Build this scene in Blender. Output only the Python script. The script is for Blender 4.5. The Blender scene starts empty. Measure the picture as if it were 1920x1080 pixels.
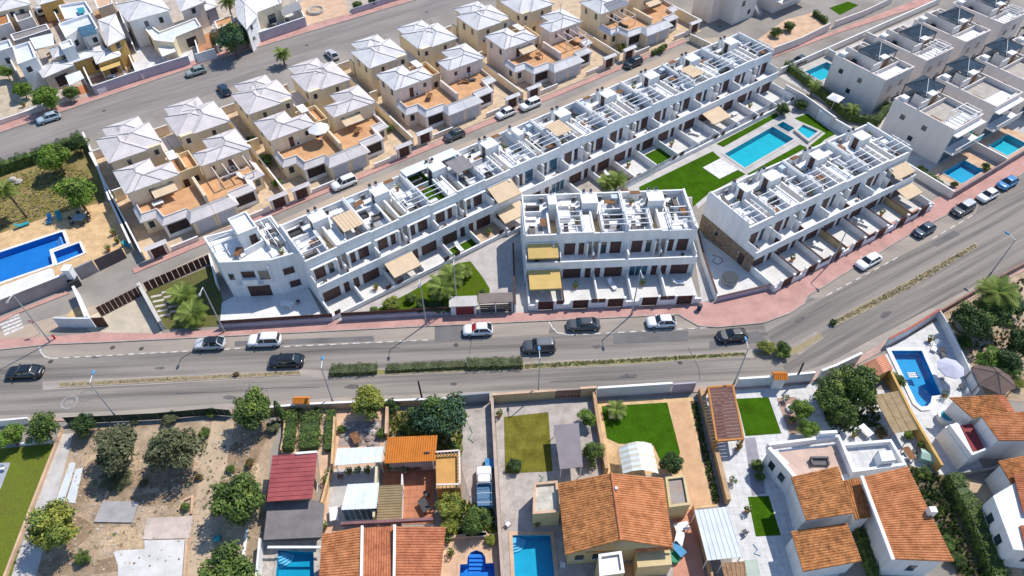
import bpy, bmesh, math, random
from mathutils import Vector, Matrix
from mathutils.geometry import tessellate_polygon
R = math.radians
S = bpy.context.scene
C = S.collection
random.seed(7)
# ---------------------------------------------------------------- camera, sky, sun, exposure
CAMH, PITCH, FPX = 74.0, 47.5, 1300.0            # drone height (m), tilt below the horizon, focal length for a 1920 px wide frame
cam = bpy.data.cameras.new('drone_camera'); cam.sensor_width = 36; cam.lens = 36 * FPX / 1920
cam.clip_start = 0.5; cam.clip_end = 3000
co = bpy.data.objects.new('drone_camera', cam); C.objects.link(co)
co.location = (0, 0, CAMH); co.rotation_euler = (R(90 - PITCH), 0, 0); S.camera = co
SUN_EL, SUN_AZ = 55.0, 45.0                       # the sun stands over +x +y
wd = bpy.data.worlds.new('World'); S.world = wd; wd.use_nodes = True
nt = wd.node_tree; bg = nt.nodes['Background']; sk = nt.nodes.new('ShaderNodeTexSky')
sk.sky_type = 'NISHITA'; sk.sun_disc = False; sk.sun_elevation = R(SUN_EL); sk.sun_rotation = R(90 - SUN_AZ)
sk.air_density = 1.0; sk.dust_density = 0.25; sk.ozone_density = 2.5
hs = nt.nodes.new('ShaderNodeHueSaturation'); hs.inputs['Saturation'].default_value = 1.08; nt.links.new(sk.outputs[0], hs.inputs['Color']); nt.links.new(hs.outputs[0], bg.inputs[0]); bg.inputs[1].default_value = 0.145
sl = bpy.data.lights.new('sun', 'SUN'); sl.energy = 4.0; sl.angle = R(0.6); sl.color = (1.0, 0.935, 0.84)
so = bpy.data.objects.new('sun', sl); C.objects.link(so)
sd = Vector((math.cos(R(SUN_EL)) * math.cos(R(SUN_AZ)), math.cos(R(SUN_EL)) * math.sin(R(SUN_AZ)), math.sin(R(SUN_EL))))
so.rotation_euler = (-sd).to_track_quat('-Z', 'Y').to_euler(); so.location = sd * 200
S.view_settings.view_transform = 'Standard'; S.view_settings.look = 'None'; S.view_settings.gamma = 1
S.view_settings.exposure = 0.2
S.render.engine = 'CYCLES'
# ---------------------------------------------------------------- survey: a point of the site plan read off at a known height
_s, _c = math.sin(R(PITCH)), math.cos(R(PITCH))
def W(px, py, z=0.0):
    u = (px - 960) / FPX; v = (py - 540) / FPX; k = (CAMH - z) / (_s + v * _c)
    return Vector((u * k, (_c - v * _s) * k, z))
def XY(pts, z=0.0): return [W(x, y, z).xy for x, y in pts]
class Frame:                                      # a plan grid turned by ang degrees
    def __init__(s, o, ang): s.o = Vector(o); s.a = R(ang)
    def w(s, x, y, z=0): c, n = math.cos(s.a), math.sin(s.a); return Vector((s.o[0] + x * c - y * n, s.o[1] + x * n + y * c, z))
    def xy(s, pts): return [s.w(x, y).xy for x, y in pts]
FA, FB, FC = Frame((-30, 62), 35.8), Frame((2, 69), 3.2), Frame((35, 71), 31)
FH, FK = Frame((-60, 80), 36), Frame((60, 90), 34)
# ---------------------------------------------------------------- materials
MATS = {}
def M(name, rgb=(.5, .5, .5), rough=.8, var=.12, sc=.8, bump=0., rgb2=None, spec=.12, metal=0., coat=0., stripe=None, fine=0., stretch=None, con=(.3, .62)):
    """procedural material: base colour broken up by two scales of noise in plan space"""
    if name in MATS: return MATS[name]
    m = bpy.data.materials.new(name); m.use_nodes = True; MATS[name] = m
    t = m.node_tree; n = t.nodes; l = t.links; b = n['Principled BSDF']
    b.inputs['Roughness'].default_value = rough; b.inputs['Metallic'].default_value = metal
    b.inputs['Specular IOR Level'].default_value = spec
    if coat: b.inputs['Coat Weight'].default_value = coat; b.inputs['Coat Roughness'].default_value = .06
    g = n.new('ShaderNodeNewGeometry')
    n1 = n.new('ShaderNodeTexNoise'); n1.inputs['Scale'].default_value = sc; n1.inputs['Detail'].default_value = 7; n1.inputs['Roughness'].default_value = .65
    if stretch:                                   # streaks along a carriageway: (angle, factor)
        v1 = n.new('ShaderNodeVectorRotate'); v1.rotation_type = 'Z_AXIS'; v1.inputs['Angle'].default_value = 0 if stretch == 'v' else -R(stretch[0]); l.new(g.outputs['Position'], v1.inputs['Vector'])
        v2 = n.new('ShaderNodeVectorMath'); v2.operation = 'MULTIPLY'; v2.inputs[1].default_value = (1.6, 1.6, .22) if stretch == 'v' else (1 / stretch[1], 1, 1); l.new(v1.outputs[0], v2.inputs[0]); l.new(v2.outputs[0], n1.inputs['Vector'])
    else: l.new(g.outputs['Position'], n1.inputs['Vector'])
    r = n.new('ShaderNodeValToRGB'); l.new(n1.outputs[0], r.inputs[0])
    d = rgb2 or tuple(c * (1 - 2.2 * var) for c in rgb); u = tuple(min(.92, c * (1 + var)) for c in rgb)
    r.color_ramp.elements[0].position = con[0]; r.color_ramp.elements[0].color = (*d, 1)
    r.color_ramp.elements[1].position = con[1]; r.color_ramp.elements[1].color = (*u, 1)
    out = r.outputs[0]
    if fine:
        n2 = n.new('ShaderNodeTexNoise'); n2.inputs['Scale'].default_value = 9; n2.inputs['Detail'].default_value = 4
        l.new(g.outputs['Position'], n2.inputs['Vector'])
        mp = n.new('ShaderNodeMapRange'); mp.inputs[1].default_value = .3; mp.inputs[2].default_value = .7; mp.inputs[3].default_value = 1 - fine; mp.inputs[4].default_value = 1 + fine
        l.new(n2.outputs[0], mp.inputs[0])
        mx = n.new('ShaderNodeVectorMath'); mx.operation = 'SCALE'; l.new(out, mx.inputs[0]); l.new(mp.outputs[0], mx.inputs['Scale']); out = mx.outputs[0]
    if stripe:                                    # joints too fine to build: ('x'|'y'|'xy', angle, pitch, darkness)
        ax, ang, pitch, dk = stripe
        vr = n.new('ShaderNodeVectorRotate'); vr.rotation_type = 'Z_AXIS'; vr.inputs['Angle'].default_value = -R(ang); l.new(g.outputs['Position'], vr.inputs['Vector'])
        for a in ax:
            sp = n.new('ShaderNodeSeparateXYZ'); l.new(vr.outputs[0], sp.inputs[0])
            ma = n.new('ShaderNodeMath'); ma.operation = 'PINGPONG'; ma.inputs[1].default_value = pitch / 2; l.new(sp.outputs['XYZ'.index(a.upper())], ma.inputs[0])
            mr = n.new('ShaderNodeMapRange'); mr.inputs[1].default_value = 0; mr.inputs[2].default_value = pitch * .18; mr.inputs[3].default_value = 1 - dk; mr.inputs[4].default_value = 1; l.new(ma.outputs[0], mr.inputs[0])
            mx = n.new('ShaderNodeVectorMath'); mx.operation = 'SCALE'; l.new(out, mx.inputs[0]); l.new(mr.outputs[0], mx.inputs['Scale']); out = mx.outputs[0]
    l.new(out, b.inputs['Base Color'])
    if bump:
        bp = n.new('ShaderNodeBump'); bp.inputs['Strength'].default_value = bump; bp.inputs['Distance'].default_value = .05
        n3 = n.new('ShaderNodeTexNoise'); n3.inputs['Scale'].default_value = 6; n3.inputs['Detail'].default_value = 5; l.new(g.outputs['Position'], n3.inputs['Vector'])
        l.new(n3.outputs[0], bp.inputs['Height']); l.new(bp.outputs[0], b.inputs['Normal'])
    return m
WH = M('white_render', (.80, .795, .785), .75, .055, .6, fine=.05, stretch='v')
WHR = M('white_roof_screed', (.76, .755, .745), .8, .09, .9, fine=.08)
GREYV = M('warm_grey_render', (.735, .68, .635), .8, .035, .6, fine=.05, stretch='v')
CREAM = M('cream_render', (.80, .675, .475), .8, .06, .9, fine=.05, stretch='v')
PINKR = M('pale_pink_render', (.76, .655, .575), .8, .06, .9, fine=.05, stretch='v')
OCHRE = M('ochre_render', (.60, .38, .13), .8, .08, .6, fine=.04)
BROWN = M('brown_shutter', (.085, .042, .036), .55, .2, 2, spec=.4, stripe=('z', 0, .12, .35))
BROWNP = M('brown_slat', (.10, .052, .044), .6, .2, 2)
GLASS = M('dark_glass', (.03, .045, .055), .06, .3, .6, spec=.8)
GLASSB = M('blue_glass', (.05, .12, .17), .05, .3, .6, spec=.8)
CONC = M('pale_concrete', (.50, .475, .45), .9, .1, .5, fine=.08)
PATIO = M('white_patio', (.66, .645, .62), .85, .06, .6, fine=.05, stripe=('xy', 35.8, .6, .08))
PATB = M('white_patio_square', (.66, .645, .62), .85, .06, .6, fine=.05, stripe=('xy', 3, .6, .08))
ASPH = M('asphalt', (.268, .24, .21), .9, .08, .62, fine=.2, stretch=(3.2, 30), rgb2=(.145, .134, .124), con=(.36, .58))
ASPHC = M('asphalt_curve', (.268, .24, .21), .9, .08, .62, fine=.2, stretch=(30, 30), rgb2=(.145, .134, .124), con=(.36, .58))
ASPH2 = M('old_asphalt', (.27, .245, .225), .9, .1, .4, fine=.12, stretch=(36, 8), rgb2=(.18, .165, .155))
LANE = M('parking_lane_asphalt', (.345, .295, .25), .9, .1, .35, fine=.14, stretch=(3.2, 5), rgb2=(.26, .225, .195))
GROUND = M('tan_street', (.30, .272, .242), .9, .12, .12, fine=.1)
PINK = M('pink_paving', (.52, .30, .26), .85, .1, .45, fine=.1, stripe=('xy', 5, .4, .1))
KERB = M('kerb_stone', (.40, .345, .305), .9, .12, 1.2)
PAINT = M('worn_white_paint', (.62, .60, .57), .8, .2, 2.5, rgb2=(.34, .32, .3))
DIRT = M('dry_dirt', (.48, .36, .255), .95, .08, .28, bump=.6, rgb2=(.20, .15, .095), fine=.3)
DIRTP = M('pale_dirt', (.50, .385, .27), .95, .1, .5, fine=.15)
GRAVEL = M('purple_gravel', (.33, .265, .245), .95, .15, 1.5, fine=.3)
DRYG = M('dry_verge', (.24, .2, .105), .95, .3, 1.2, rgb2=(.32, .25, .16), fine=.25)
LAWN = M('lawn', (.060, .112, .007), .95, .15, .7, fine=.32, spec=0., rgb2=(.085, .105, .014))
LAWN2 = M('olive_lawn', (.165, .15, .027), .95, .18, .6, fine=.25, spec=0.)
TURF = M('artificial_turf', (.044, .112, .006), .95, .12, .5, fine=.25, spec=0., rgb2=(.034, .075, .005))
DEADL = M('dry_lawn', (.245, .19, .085), .95, .2, .3, rgb2=(.13, .12, .03), fine=.25, spec=0.)
ORFL = M('orange_terrace_tile', (.60, .34, .175), .8, .1, .6, fine=.06, stripe=('xy', 36, .45, .1))
SAND = M('sandstone_paving', (.63, .43, .235), .85, .13, .7, fine=.12)
SAND2 = M('pink_sand_paving', (.60, .41, .28), .85, .1, .6, fine=.08)
PAVER = M('grey_pavers', (.43, .385, .35), .85, .12, .6, fine=.16, rgb2=(.30, .265, .24))
MARB = M('white_marble_paving', (.60, .60, .60), .6, .08, .9, fine=.1, stripe=('xy', 0, .8, .09))
HIPT = M('grey_white_tile', (.69, .675, .675), .8, .07, .5, fine=.05, stripe=('xy', 36, .42, .12))
HIPP = M('pinkish_white_tile', (.66, .61, .595), .8, .07, .5, fine=.05, stripe=('xy', 36, .42, .12))
RIDGE = M('ridge_tile', (.42, .40, .41), .85, .1, 1)
TO = M('orange_roof_tile', (.54, .235, .105), .8, .12, 1.1, fine=.3, rgb2=(.33, .12, .045))
TO2 = M('red_orange_roof_tile', (.46, .18, .09), .8, .12, 1.1, fine=.28, rgb2=(.31, .105, .055))
TOB = M('weathered_roof_tile', (.47, .21, .08), .85, .15, 1.5, fine=.38, rgb2=(.20, .085, .035))
TBR = M('bright_orange_tile', (.62, .215, .04), .75, .06, .8, fine=.12)
REDM = M('red_metal_roof', (.34, .088, .09), .55, .1, .7, fine=.06)
GRYM = M('grey_felt_roof', (.20, .185, .185), .85, .12, .5, fine=.1)
TANM = M('tan_roof_sheet', (.30, .225, .125), .85, .1, .8, fine=.1)
WHM = M('white_metal_sheet', (.60, .64, .66), .45, .05, .6)
POLY = M('pale_translucent_sheet', (.72, .77, .77), .35, .06, .7)
CANV = M('tan_awning_cloth', (.66, .51, .345), .85, .05, .8)
YCAN = M('yellow_awning_cloth', (.60, .42, .155), .85, .05, .8)
WCLO = M('white_cloth', (.76, .755, .76), .85, .04, .8)
LILAC = M('pale_lilac_cloth', (.52, .52, .62), .85, .05, .8)
DGRY = M('dark_grey_metal', (.075, .075, .08), .5, .15, 2)
MGRY = M('mid_grey_metal', (.28, .28, .29), .5, .1, 2)
WMET = M('white_painted_metal', (.77, .77, .77), .4, .04, 2)
RATT = M('grey_rattan', (.16, .15, .15), .8, .25, 5)
WOOD = M('brown_wood', (.22, .11, .055), .7, .2, 2.5)
STONE = M('stone_cladding', (.30, .22, .15), .9, .2, 2.2, bump=.6, rgb2=(.16, .115, .08), fine=.25)
STON2 = M('pale_stone', (.45, .41, .37), .9, .15, 1.5, fine=.15)
PYRA = M('slate_blue_gazebo', (.045, .075, .11), .75, .2, .7, stripe=('xy', 34, .35, .25))
BARK = M('bark', (.15, .105, .07), .95, .25, 4)
DRYF = M('dry_frond', (.33, .245, .105), .9, .2, 3)
RUB = M('tyre_rubber', (.02, .02, .022), .8, .2, 5)
RIM = M('alloy_rim', (.45, .45, .46), .35, .1, 5, metal=.8)
RED = M('red_plastic', (.5, .03, .03), .5, .1, 3)
BLUEP = M('blue_plastic', (.07, .27, .5), .5, .1, 3)
TEALP = M('teal_plastic', (.04, .30, .36), .5, .1, 3)
GREENP = M('green_plastic', (.04, .25, .15), .5, .1, 3)
SOLAR = M('solar_cell', (.03, .05, .11), .15, .2, 2, spec=.7)
TERRA = M('terracotta', (.50, .20, .10), .8, .1, 2)
LIGHT = M('lamp_lens', (.75, .74, .7), .2, .02, 2)
def leafmat(name, rgb):
    m = M(name, tuple(c * 1.55 for c in rgb), .6, .18, 1.3, spec=.25); b = m.node_tree.nodes['Principled BSDF']
    b.inputs['Transmission Weight'].default_value = 0
    return m
def watermat(name, tint, dens=.8):
    if name in MATS: return MATS[name]
    m = bpy.data.materials.new(name); m.use_nodes = True; MATS[name] = m; t = m.node_tree; n = t.nodes; l = t.links
    n.remove(n['Principled BSDF']); tr = n.new('ShaderNodeBsdfTransparent'); tr.inputs[0].default_value = (*tint, 1)
    gl = n.new('ShaderNodeBsdfGlossy'); gl.inputs['Roughness'].default_value = .08
    fr = n.new('ShaderNodeFresnel'); fr.inputs[0].default_value = 1.33; mx = n.new('ShaderNodeMixShader')
    nz = n.new('ShaderNodeTexNoise'); nz.inputs['Scale'].default_value = 2.2; nz.inputs['Detail'].default_value = 3
    g = n.new('ShaderNodeNewGeometry'); l.new(g.outputs['Position'], nz.inputs['Vector'])
    bp = n.new('ShaderNodeBump'); bp.inputs['Strength'].default_value = .25; bp.inputs['Distance'].default_value = .08; l.new(nz.outputs[0], bp.inputs['Height'])
    l.new(bp.outputs[0], gl.inputs['Normal']); l.new(bp.outputs[0], fr.inputs['Normal'])
    l.new(fr.outputs[0], mx.inputs[0]); l.new(tr.outputs[0], mx.inputs[1]); l.new(gl.outputs[0], mx.inputs[2]); l.new(mx.outputs[0], n['Material Output'].inputs[0])
    return m
# ---------------------------------------------------------------- mesh building
def ccw(p):
    a = sum(p[i - 1][0] * p[i][1] - p[i][0] * p[i - 1][1] for i in range(len(p)))
    return list(p) if a > 0 else list(reversed(p))
def inset(poly, d):                               # mitred offset of a ccw polygon, d > 0 inwards
    p = [Vector(q[:2]) for q in poly]; n = len(p); out = []
    for i in range(n):
        a, b, c = p[i - 1], p[i], p[(i + 1) % n]
        e, f = (b - a).normalized(), (c - b).normalized()
        n1, n2 = Vector((-e.y, e.x)), Vector((-f.y, f.x)); k = 1 + n1.dot(n2)
        out.append(b + (n1 + n2) * (d / max(k, .25)))
    return out
class MB:
    def __init__(s): s.v = []; s.f = []; s.m = []; s.sm = []
    def add(s, vs, fs, mi=0, sm=False):
        o = len(s.v); s.v += [tuple(v) for v in vs]
        for f in fs: s.f.append([o + i for i in f]); s.m.append(mi); s.sm.append(sm)
        return s
    def box(s, x0, x1, y0, y1, z0, z1, mi=0):
        x0, x1 = min(x0, x1), max(x0, x1)
        return s.add([(x0, y0, z0), (x1, y0, z0), (x1, y1, z0), (x0, y1, z0), (x0, y0, z1), (x1, y0, z1), (x1, y1, z1), (x0, y1, z1)],
                     [(3, 2, 1, 0), (4, 5, 6, 7), (0, 1, 5, 4), (1, 2, 6, 5), (2, 3, 7, 6), (3, 0, 4, 7)], mi)
    def prism(s, poly, z0, z1, mi=0, top=None):
        p = ccw(poly); n = len(p)
        s.add([(q[0], q[1], z0) for q in p] + [(q[0], q[1], z1) for q in p], [(i, (i + 1) % n, n + (i + 1) % n, n + i) for i in range(n)], mi)
        s.add([(q[0], q[1], z1) for q in p], [list(range(n))], mi if top is None else top)
        return s
    def rim(s, poly, t, z0, z1, mi=0):            # a wall of thickness t standing inside the outline
        p = ccw(poly); q = inset(p, t); n = len(p)
        vs = [(a[0], a[1], z) for z in (z0, z1) for r in (p, q) for a in r]
        fs = []
        for i in range(n):
            j = (i + 1) % n
            fs += [(i, j, 2 * n + j, 2 * n + i), (n + j, n + i, 3 * n + i, 3 * n + j), (2 * n + i, 2 * n + j, 3 * n + j, 3 * n + i)]
        return s.add(vs, fs, mi)
    def line(s, pts, t, z0, z1, mi=0):            # open polyline wall
        p = [Vector(q[:2]) for q in pts]; n = len(p); L, Rr = [], []
        for i in range(n):
            e = (p[i] - p[i - 1]).normalized() if i else (p[1] - p[0]).normalized()
            f = (p[i + 1] - p[i]).normalized() if i < n - 1 else e
            n1, n2 = Vector((-e.y, e.x)), Vector((-f.y, f.x)); d = (n1 + n2) * (t / 2 / max(1 + n1.dot(n2), .3))
            L.append(p[i] + d); Rr.append(p[i] - d)
        return s.prism(L + Rr[::-1], z0, z1, mi)
    def quad(s, *p, mi=0): return s.add(p, [list(range(len(p)))], mi)
    def tube(s, p, q, r0, r1=None, n=8, mi=0):
        p, q = Vector(p), Vector(q); r1 = r0 if r1 is None else r1; d = (q - p).normalized()
        a = d.orthogonal().normalized(); b = d.cross(a)
        vs = [p + (a * math.cos(6.2832 * i / n) + b * math.sin(6.2832 * i / n)) * r0 for i in range(n)] + [q + (a * math.cos(6.2832 * i / n) + b * math.sin(6.2832 * i / n)) * r1 for i in range(n)]
        return s.add(vs, [(i, (i + 1) % n, n + (i + 1) % n, n + i) for i in range(n)], mi, n > 5).add(vs, [list(range(n))[::-1], list(range(n, 2 * n))], mi)
    def bar(s, p, q, w, h, mi=0):                 # a beam of section w x h between two points
        p, q = Vector(p), Vector(q); d = (q - p).normalized(); a = Vector((-d.y, d.x, 0))
        a = a.normalized() if a.length > 1e-4 else Vector((1, 0, 0)); b = d.cross(a).normalized() if abs(d.z) > .99 else Vector((0, 0, 1))
        vs = [r + a * (w / 2 * i) + b * (h / 2 * j) for r in (p, q) for i, j in ((-1, -1), (1, -1), (1, 1), (-1, 1))]
        return s.add(vs, [(0, 1, 2, 3), (7, 6, 5, 4), (0, 4, 5, 1), (1, 5, 6, 2), (2, 6, 7, 3), (3, 7, 4, 0)], mi)
    def rings(s, rings, cap=True, mi=0, sm=True):
        n = len(rings[0]); vs = [p for r in rings for p in r]
        fs = [(k * n + i, k * n + (i + 1) % n, (k + 1) * n + (i + 1) % n, (k + 1) * n + i) for k in range(len(rings) - 1) for i in range(n)]
        s.add(vs, fs, mi, sm)
        if cap: s.add(rings[-1], [list(range(n))], mi); s.add(rings[0], [list(range(n))[::-1]], mi)
        return s
    def mesh(s, name, mats, off=None):
        me = bpy.data.meshes.new(name)
        vs = [(v[0] - off[0], v[1] - off[1], v[2] - off[2]) for v in s.v] if off is not None else s.v
        me.from_pydata(vs, [], s.f)
        for m in (mats if isinstance(mats, (list, tuple)) else [mats]): me.materials.append(m)
        me.polygons.foreach_set('material_index', s.m); me.polygons.foreach_set('use_smooth', s.sm); me.update()
        return me
    def build(s, name, mats, parent=None, local=False, **kw):
        """link as one object; world coordinates unless local, then in the parent's own frame"""
        off = None
        if parent is not None and not local: off = wloc(parent)
        elif parent is None and s.v:
            xs = [v[0] for v in s.v]; ys = [v[1] for v in s.v]; off = Vector(((min(xs) + max(xs)) / 2, (min(ys) + max(ys)) / 2, min(v[2] for v in s.v)))
        o = bpy.data.objects.new(name, s.mesh(name, mats, off)); C.objects.link(o)
        if parent is not None: o.parent = parent
        elif off is not None: o.location = off
        for k, v in kw.items(): o[k] = v
        return o
def wloc(o):
    l = Vector(o.location)
    while o.parent: o = o.parent; l += Vector(o.location)
    return l
def inst(name, me, parent=None, loc=(0, 0, 0), rz=0, sc=None, **kw):
    o = bpy.data.objects.new(name, me); C.objects.link(o); o.location = loc; o.rotation_euler = (0, 0, rz) if not isinstance(rz, tuple) else rz
    if sc: o.scale = sc if isinstance(sc, tuple) else (sc, sc, sc)
    if parent is not None: o.parent = parent
    for k, v in kw.items(): o[k] = v
    return o
def T(name, label, cat, loc=(0, 0, 0), rz=0., group=None):
    o = bpy.data.objects.new(name, None); o.empty_display_size = .3; C.objects.link(o)
    o.location = loc; o.rotation_euler = (0, 0, rz); o['label'] = label; o['category'] = cat
    if group: o['group'] = group
    return o
def tag(o, label, cat, group=None):
    o['label'] = label; o['category'] = cat
    if group: o['group'] = group
    return o
HOLES = []                                        # pool outlines cut out of every ground sheet they fall in
def inside(p, poly):
    r = False; j = len(poly) - 1
    for i in range(len(poly)):
        a, b = poly[i], poly[j]
        if (a[1] > p[1]) != (b[1] > p[1]) and p[0] < (b[0] - a[0]) * (p[1] - a[1]) / (b[1] - a[1]) + a[0]: r = not r
        j = i
    return r
def sheet(name, poly, z, mat, kind='structure', depth=0., holes=True, parent=None):
    """a paved or planted surface: polygon at height z, pools cut out, edge skirt of depth"""
    p = [Vector((q[0], q[1])) for q in ccw(poly)]; mb = MB()
    hs = [h for h in HOLES if all(inside(q, p) for q in h)] if holes else []
    loops = [[Vector((q.x, q.y, 0)) for q in p]] + [[Vector((q[0], q[1], 0)) for q in h] for h in hs]
    flat = [q for lp in loops for q in lp]
    mb.add([(q.x, q.y, z) for q in flat], [t[::-1] for t in tessellate_polygon(loops)])
    if depth:
        n = len(p); mb.add([(q.x, q.y, z) for q in p] + [(q.x, q.y, z - depth) for q in p], [(i + n, (i + 1) % n + n, (i + 1) % n, i) for i in range(n)])
    me_kw = {'kind': kind} if parent is None and kind else {}
    o = mb.build(name, mat, parent, **me_kw)
    bm = bmesh.new(); bm.from_mesh(o.data); bmesh.ops.recalc_face_normals(bm, faces=bm.faces)
    if sum(f.normal.z * f.calc_area() for f in bm.faces) < 0: bmesh.ops.reverse_faces(bm, faces=bm.faces)
    bm.to_mesh(o.data); bm.free()
    return o
def pxsheet(name, px, z, mat, **k): return sheet(name, XY(px), z, mat, **k)
def wall(name, pts, h, t, mat, label, cat='wall', z0=0., px=True, cap=None, group=None, zr=0.):
    """free-standing boundary wall; px points are read at height zr"""
    p = XY(pts, zr) if px else pts
    r = MB().line(p, t, z0, z0 + h).build(name, mat); tag(r, label, cat, group)
    if cap: MB().line(p, t + .06, z0 + h, z0 + h + .05).build('coping', cap, r)
    return r
ORD = ['first', 'second', 'third', 'fourth', 'fifth', 'sixth', 'seventh', 'eighth', 'ninth', 'tenth', 'eleventh', 'twelfth', 'thirteenth', 'fourteenth', 'fifteenth', 'sixteenth', 'seventeenth', 'eighteenth', 'nineteenth', 'twentieth']
def tiles(name, E0, E1, R1, R0, mat, parent, pitch=.27, h=.07, thick=.14, local=False):
    """barrel-tile slope: rounded columns running from the eave E0-E1 up to the ridge R0-R1"""
    E0, E1, R1, R0 = map(Vector, (E0, E1, R1, R0)); n = max(2, round(max((E1 - E0).length, (R1 - R0).length) / pitch))
    nr = (E1 - E0).cross(R0 - E0).normalized()
    if nr.z < 0: nr = -nr
    mb = MB(); prof = ((0, 0), (.22, 1), (.5, 1.15), (.78, 1), (1, 0))
    vs = []
    for i in range(n):
        for u, k in prof[:-1] if i < n - 1 else prof:
            t = (i + u) / n; vs.append((E0.lerp(E1, t) + nr * h * k, R0.lerp(R1, t) + nr * h * k))
    m = len(vs); mb.add([a for a, b in vs] + [b for a, b in vs], [(i, i + 1, m + i + 1, m + i) for i in range(m - 1)], 0)
    d = nr * thick; b = [E0 - d, E1 - d, R1 - d, R0 - d]
    mb.quad(b[3], b[2], b[1], b[0]); mb.quad(E0, E1, b[1], b[0]); mb.quad(E1, R1, b[2], b[1]); mb.quad(R1, R0, b[3], b[2]); mb.quad(R0, E0, b[0], b[3])
    mb.add([vs[i][0] for i in range(m)] + [E0 - d * .1, E1 - d * .1], [list(range(m)) + [m + 1, m]])
    return mb.build(name, mat, parent, local=local)
def ribs(name, E0, E1, R1, R0, mat, parent, pitch=.6, w=.08, h=.05, thick=.06):
    """flat sheet roof with raised standing seams running up the slope"""
    E0, E1, R1, R0 = map(Vector, (E0, E1, R1, R0)); nr = (E1 - E0).cross(R0 - E0).normalized()
    if nr.z < 0: nr = -nr
    d = nr * thick; mb = MB(); a = [E0, E1, R1, R0]; b = [q - d for q in a]
    mb.quad(*a); mb.quad(*b[::-1])
    for i in range(4): mb.quad(a[i], b[i], b[(i + 1) % 4], a[(i + 1) % 4])
    o = mb.build(name, mat, parent)
    n = max(2, round((E1 - E0).length / pitch)); u = (E1 - E0).normalized() * w / 2
    me = MB()
    for i in range(n + 1):
        t = min(max(i / n, .01), .99); p, q = E0.lerp(E1, t), R0.lerp(R1, t)
        vs = [p - u, p + u, p + u + nr * h, p - u + nr * h, q - u, q + u, q + u + nr * h, q - u + nr * h]
        me.add(vs, [(0, 1, 2, 3), (7, 6, 5, 4), (3, 2, 6, 7), (0, 3, 7, 4), (1, 5, 6, 2)])
    me.build('standing_seams', mat, o)
    return o
# ---------------------------------------------------------------- pools (outlines first: the ground is cut around them)
def krect(x0, x1, y0, y1): return FK.xy([(x0, y0), (x1, y0), (x1, y1), (x0, y1)])
POOLS = [
 ('turquoise rectangular community pool beside the long lawn', XY([(1359, 289), (1449, 238), (1488, 261), (1396, 315)]), 'cy', .45, CONC, .05),
 ('small turquoise children pool at the head of the community pool', XY([(1456, 235.5), (1468, 228.5), (1490, 241), (1478, 248)]), 'cy', .25, CONC, .05),
 ('long blue pool on the sandstone terrace at the left edge', XY([(-70, 498), (0, 474), (117, 435), (125, 457), (93, 469), (99, 496), (0, 530), (-70, 553)]), 'bl', .45, WHR, .06),
 ('small blue wading pool with white rim beside the long left pool', XY([(101, 474), (149, 456.5), (157, 475), (109, 495)]), 'bl', .35, WHR, .12),
 ('turquoise pool in front of the nearest grey villa by the upper right street', krect(20.2, 27, 27.2, 31.2), 'cy', .3, CONC, .05),
 ('dark teal pool behind the second grey villa of the back row', krect(32.6, 39.4, 27.2, 31.2), 'te', .3, CONC, .05),
 ('dark teal pool behind the third grey villa of the back row', krect(45.2, 52, 27.2, 31.2), 'te', .3, CONC, .05),
 ('blue pool with planted borders before the nearest front grey villa', krect(13.7, 20, -7.4, -3.9), 'bb', .3, STON2, .05),
 ('bright turquoise pool before the second front grey villa', krect(27.4, 33.6, -7.4, -3.9), 'cy', .3, CONC, .05),
 ('white rimmed blue pool with rounded end in the lower right garden', XY([(1670, 659), (1727, 659), (1764, 742), (1746, 744), (1744, 756), (1737, 763), (1727, 764), (1718, 757)]), 'b2', .55, WHR, .16),
 ('blue rectangular pool beside the big orange tiled house', XY([(961, 1004), (1032, 1004), (1043, 1112), (967, 1112)]), 'b3', .42, SAND2, .06),
 ('deep blue pool with arched step end on the sand paving', XY([(863, 1059), (876, 1058), (877, 1045), (883, 1036), (893, 1032), (904, 1036), (910, 1045), (911, 1057), (926, 1056), (931, 1112), (860, 1112)]), 'bl', .35, SAND2, .06),
 ('turquoise pool under the grey roofed shed at the bottom', XY([(522, 1032), (588, 1035), (590, 1112), (514, 1112)]), 'b4', .25, STON2, .06),
]
for p in POOLS: HOLES.append([tuple(q) for q in ccw(p[1])])
sheet('ground', [(-420, -80), (420, -80), (420, 520), (-420, 520)], 0, GROUND)
PC = {'cy': ((.03, .47, .58), (.55, .95, .98)), 'bl': ((.05, .30, .60), (.55, .8, 1)), 'te': ((.02, .2, .22), (.6, .9, .9)), 'bb': ((.03, .42, .58), (.6, .9, 1)),
      'b2': ((.012, .36, .60), (.6, .88, 1)), 'b3': ((.03, .42, .58), (.6, .92, 1)), 'b4': ((.02, .38, .54), (.6, .92, 1))}
POOLOBJ = []
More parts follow.
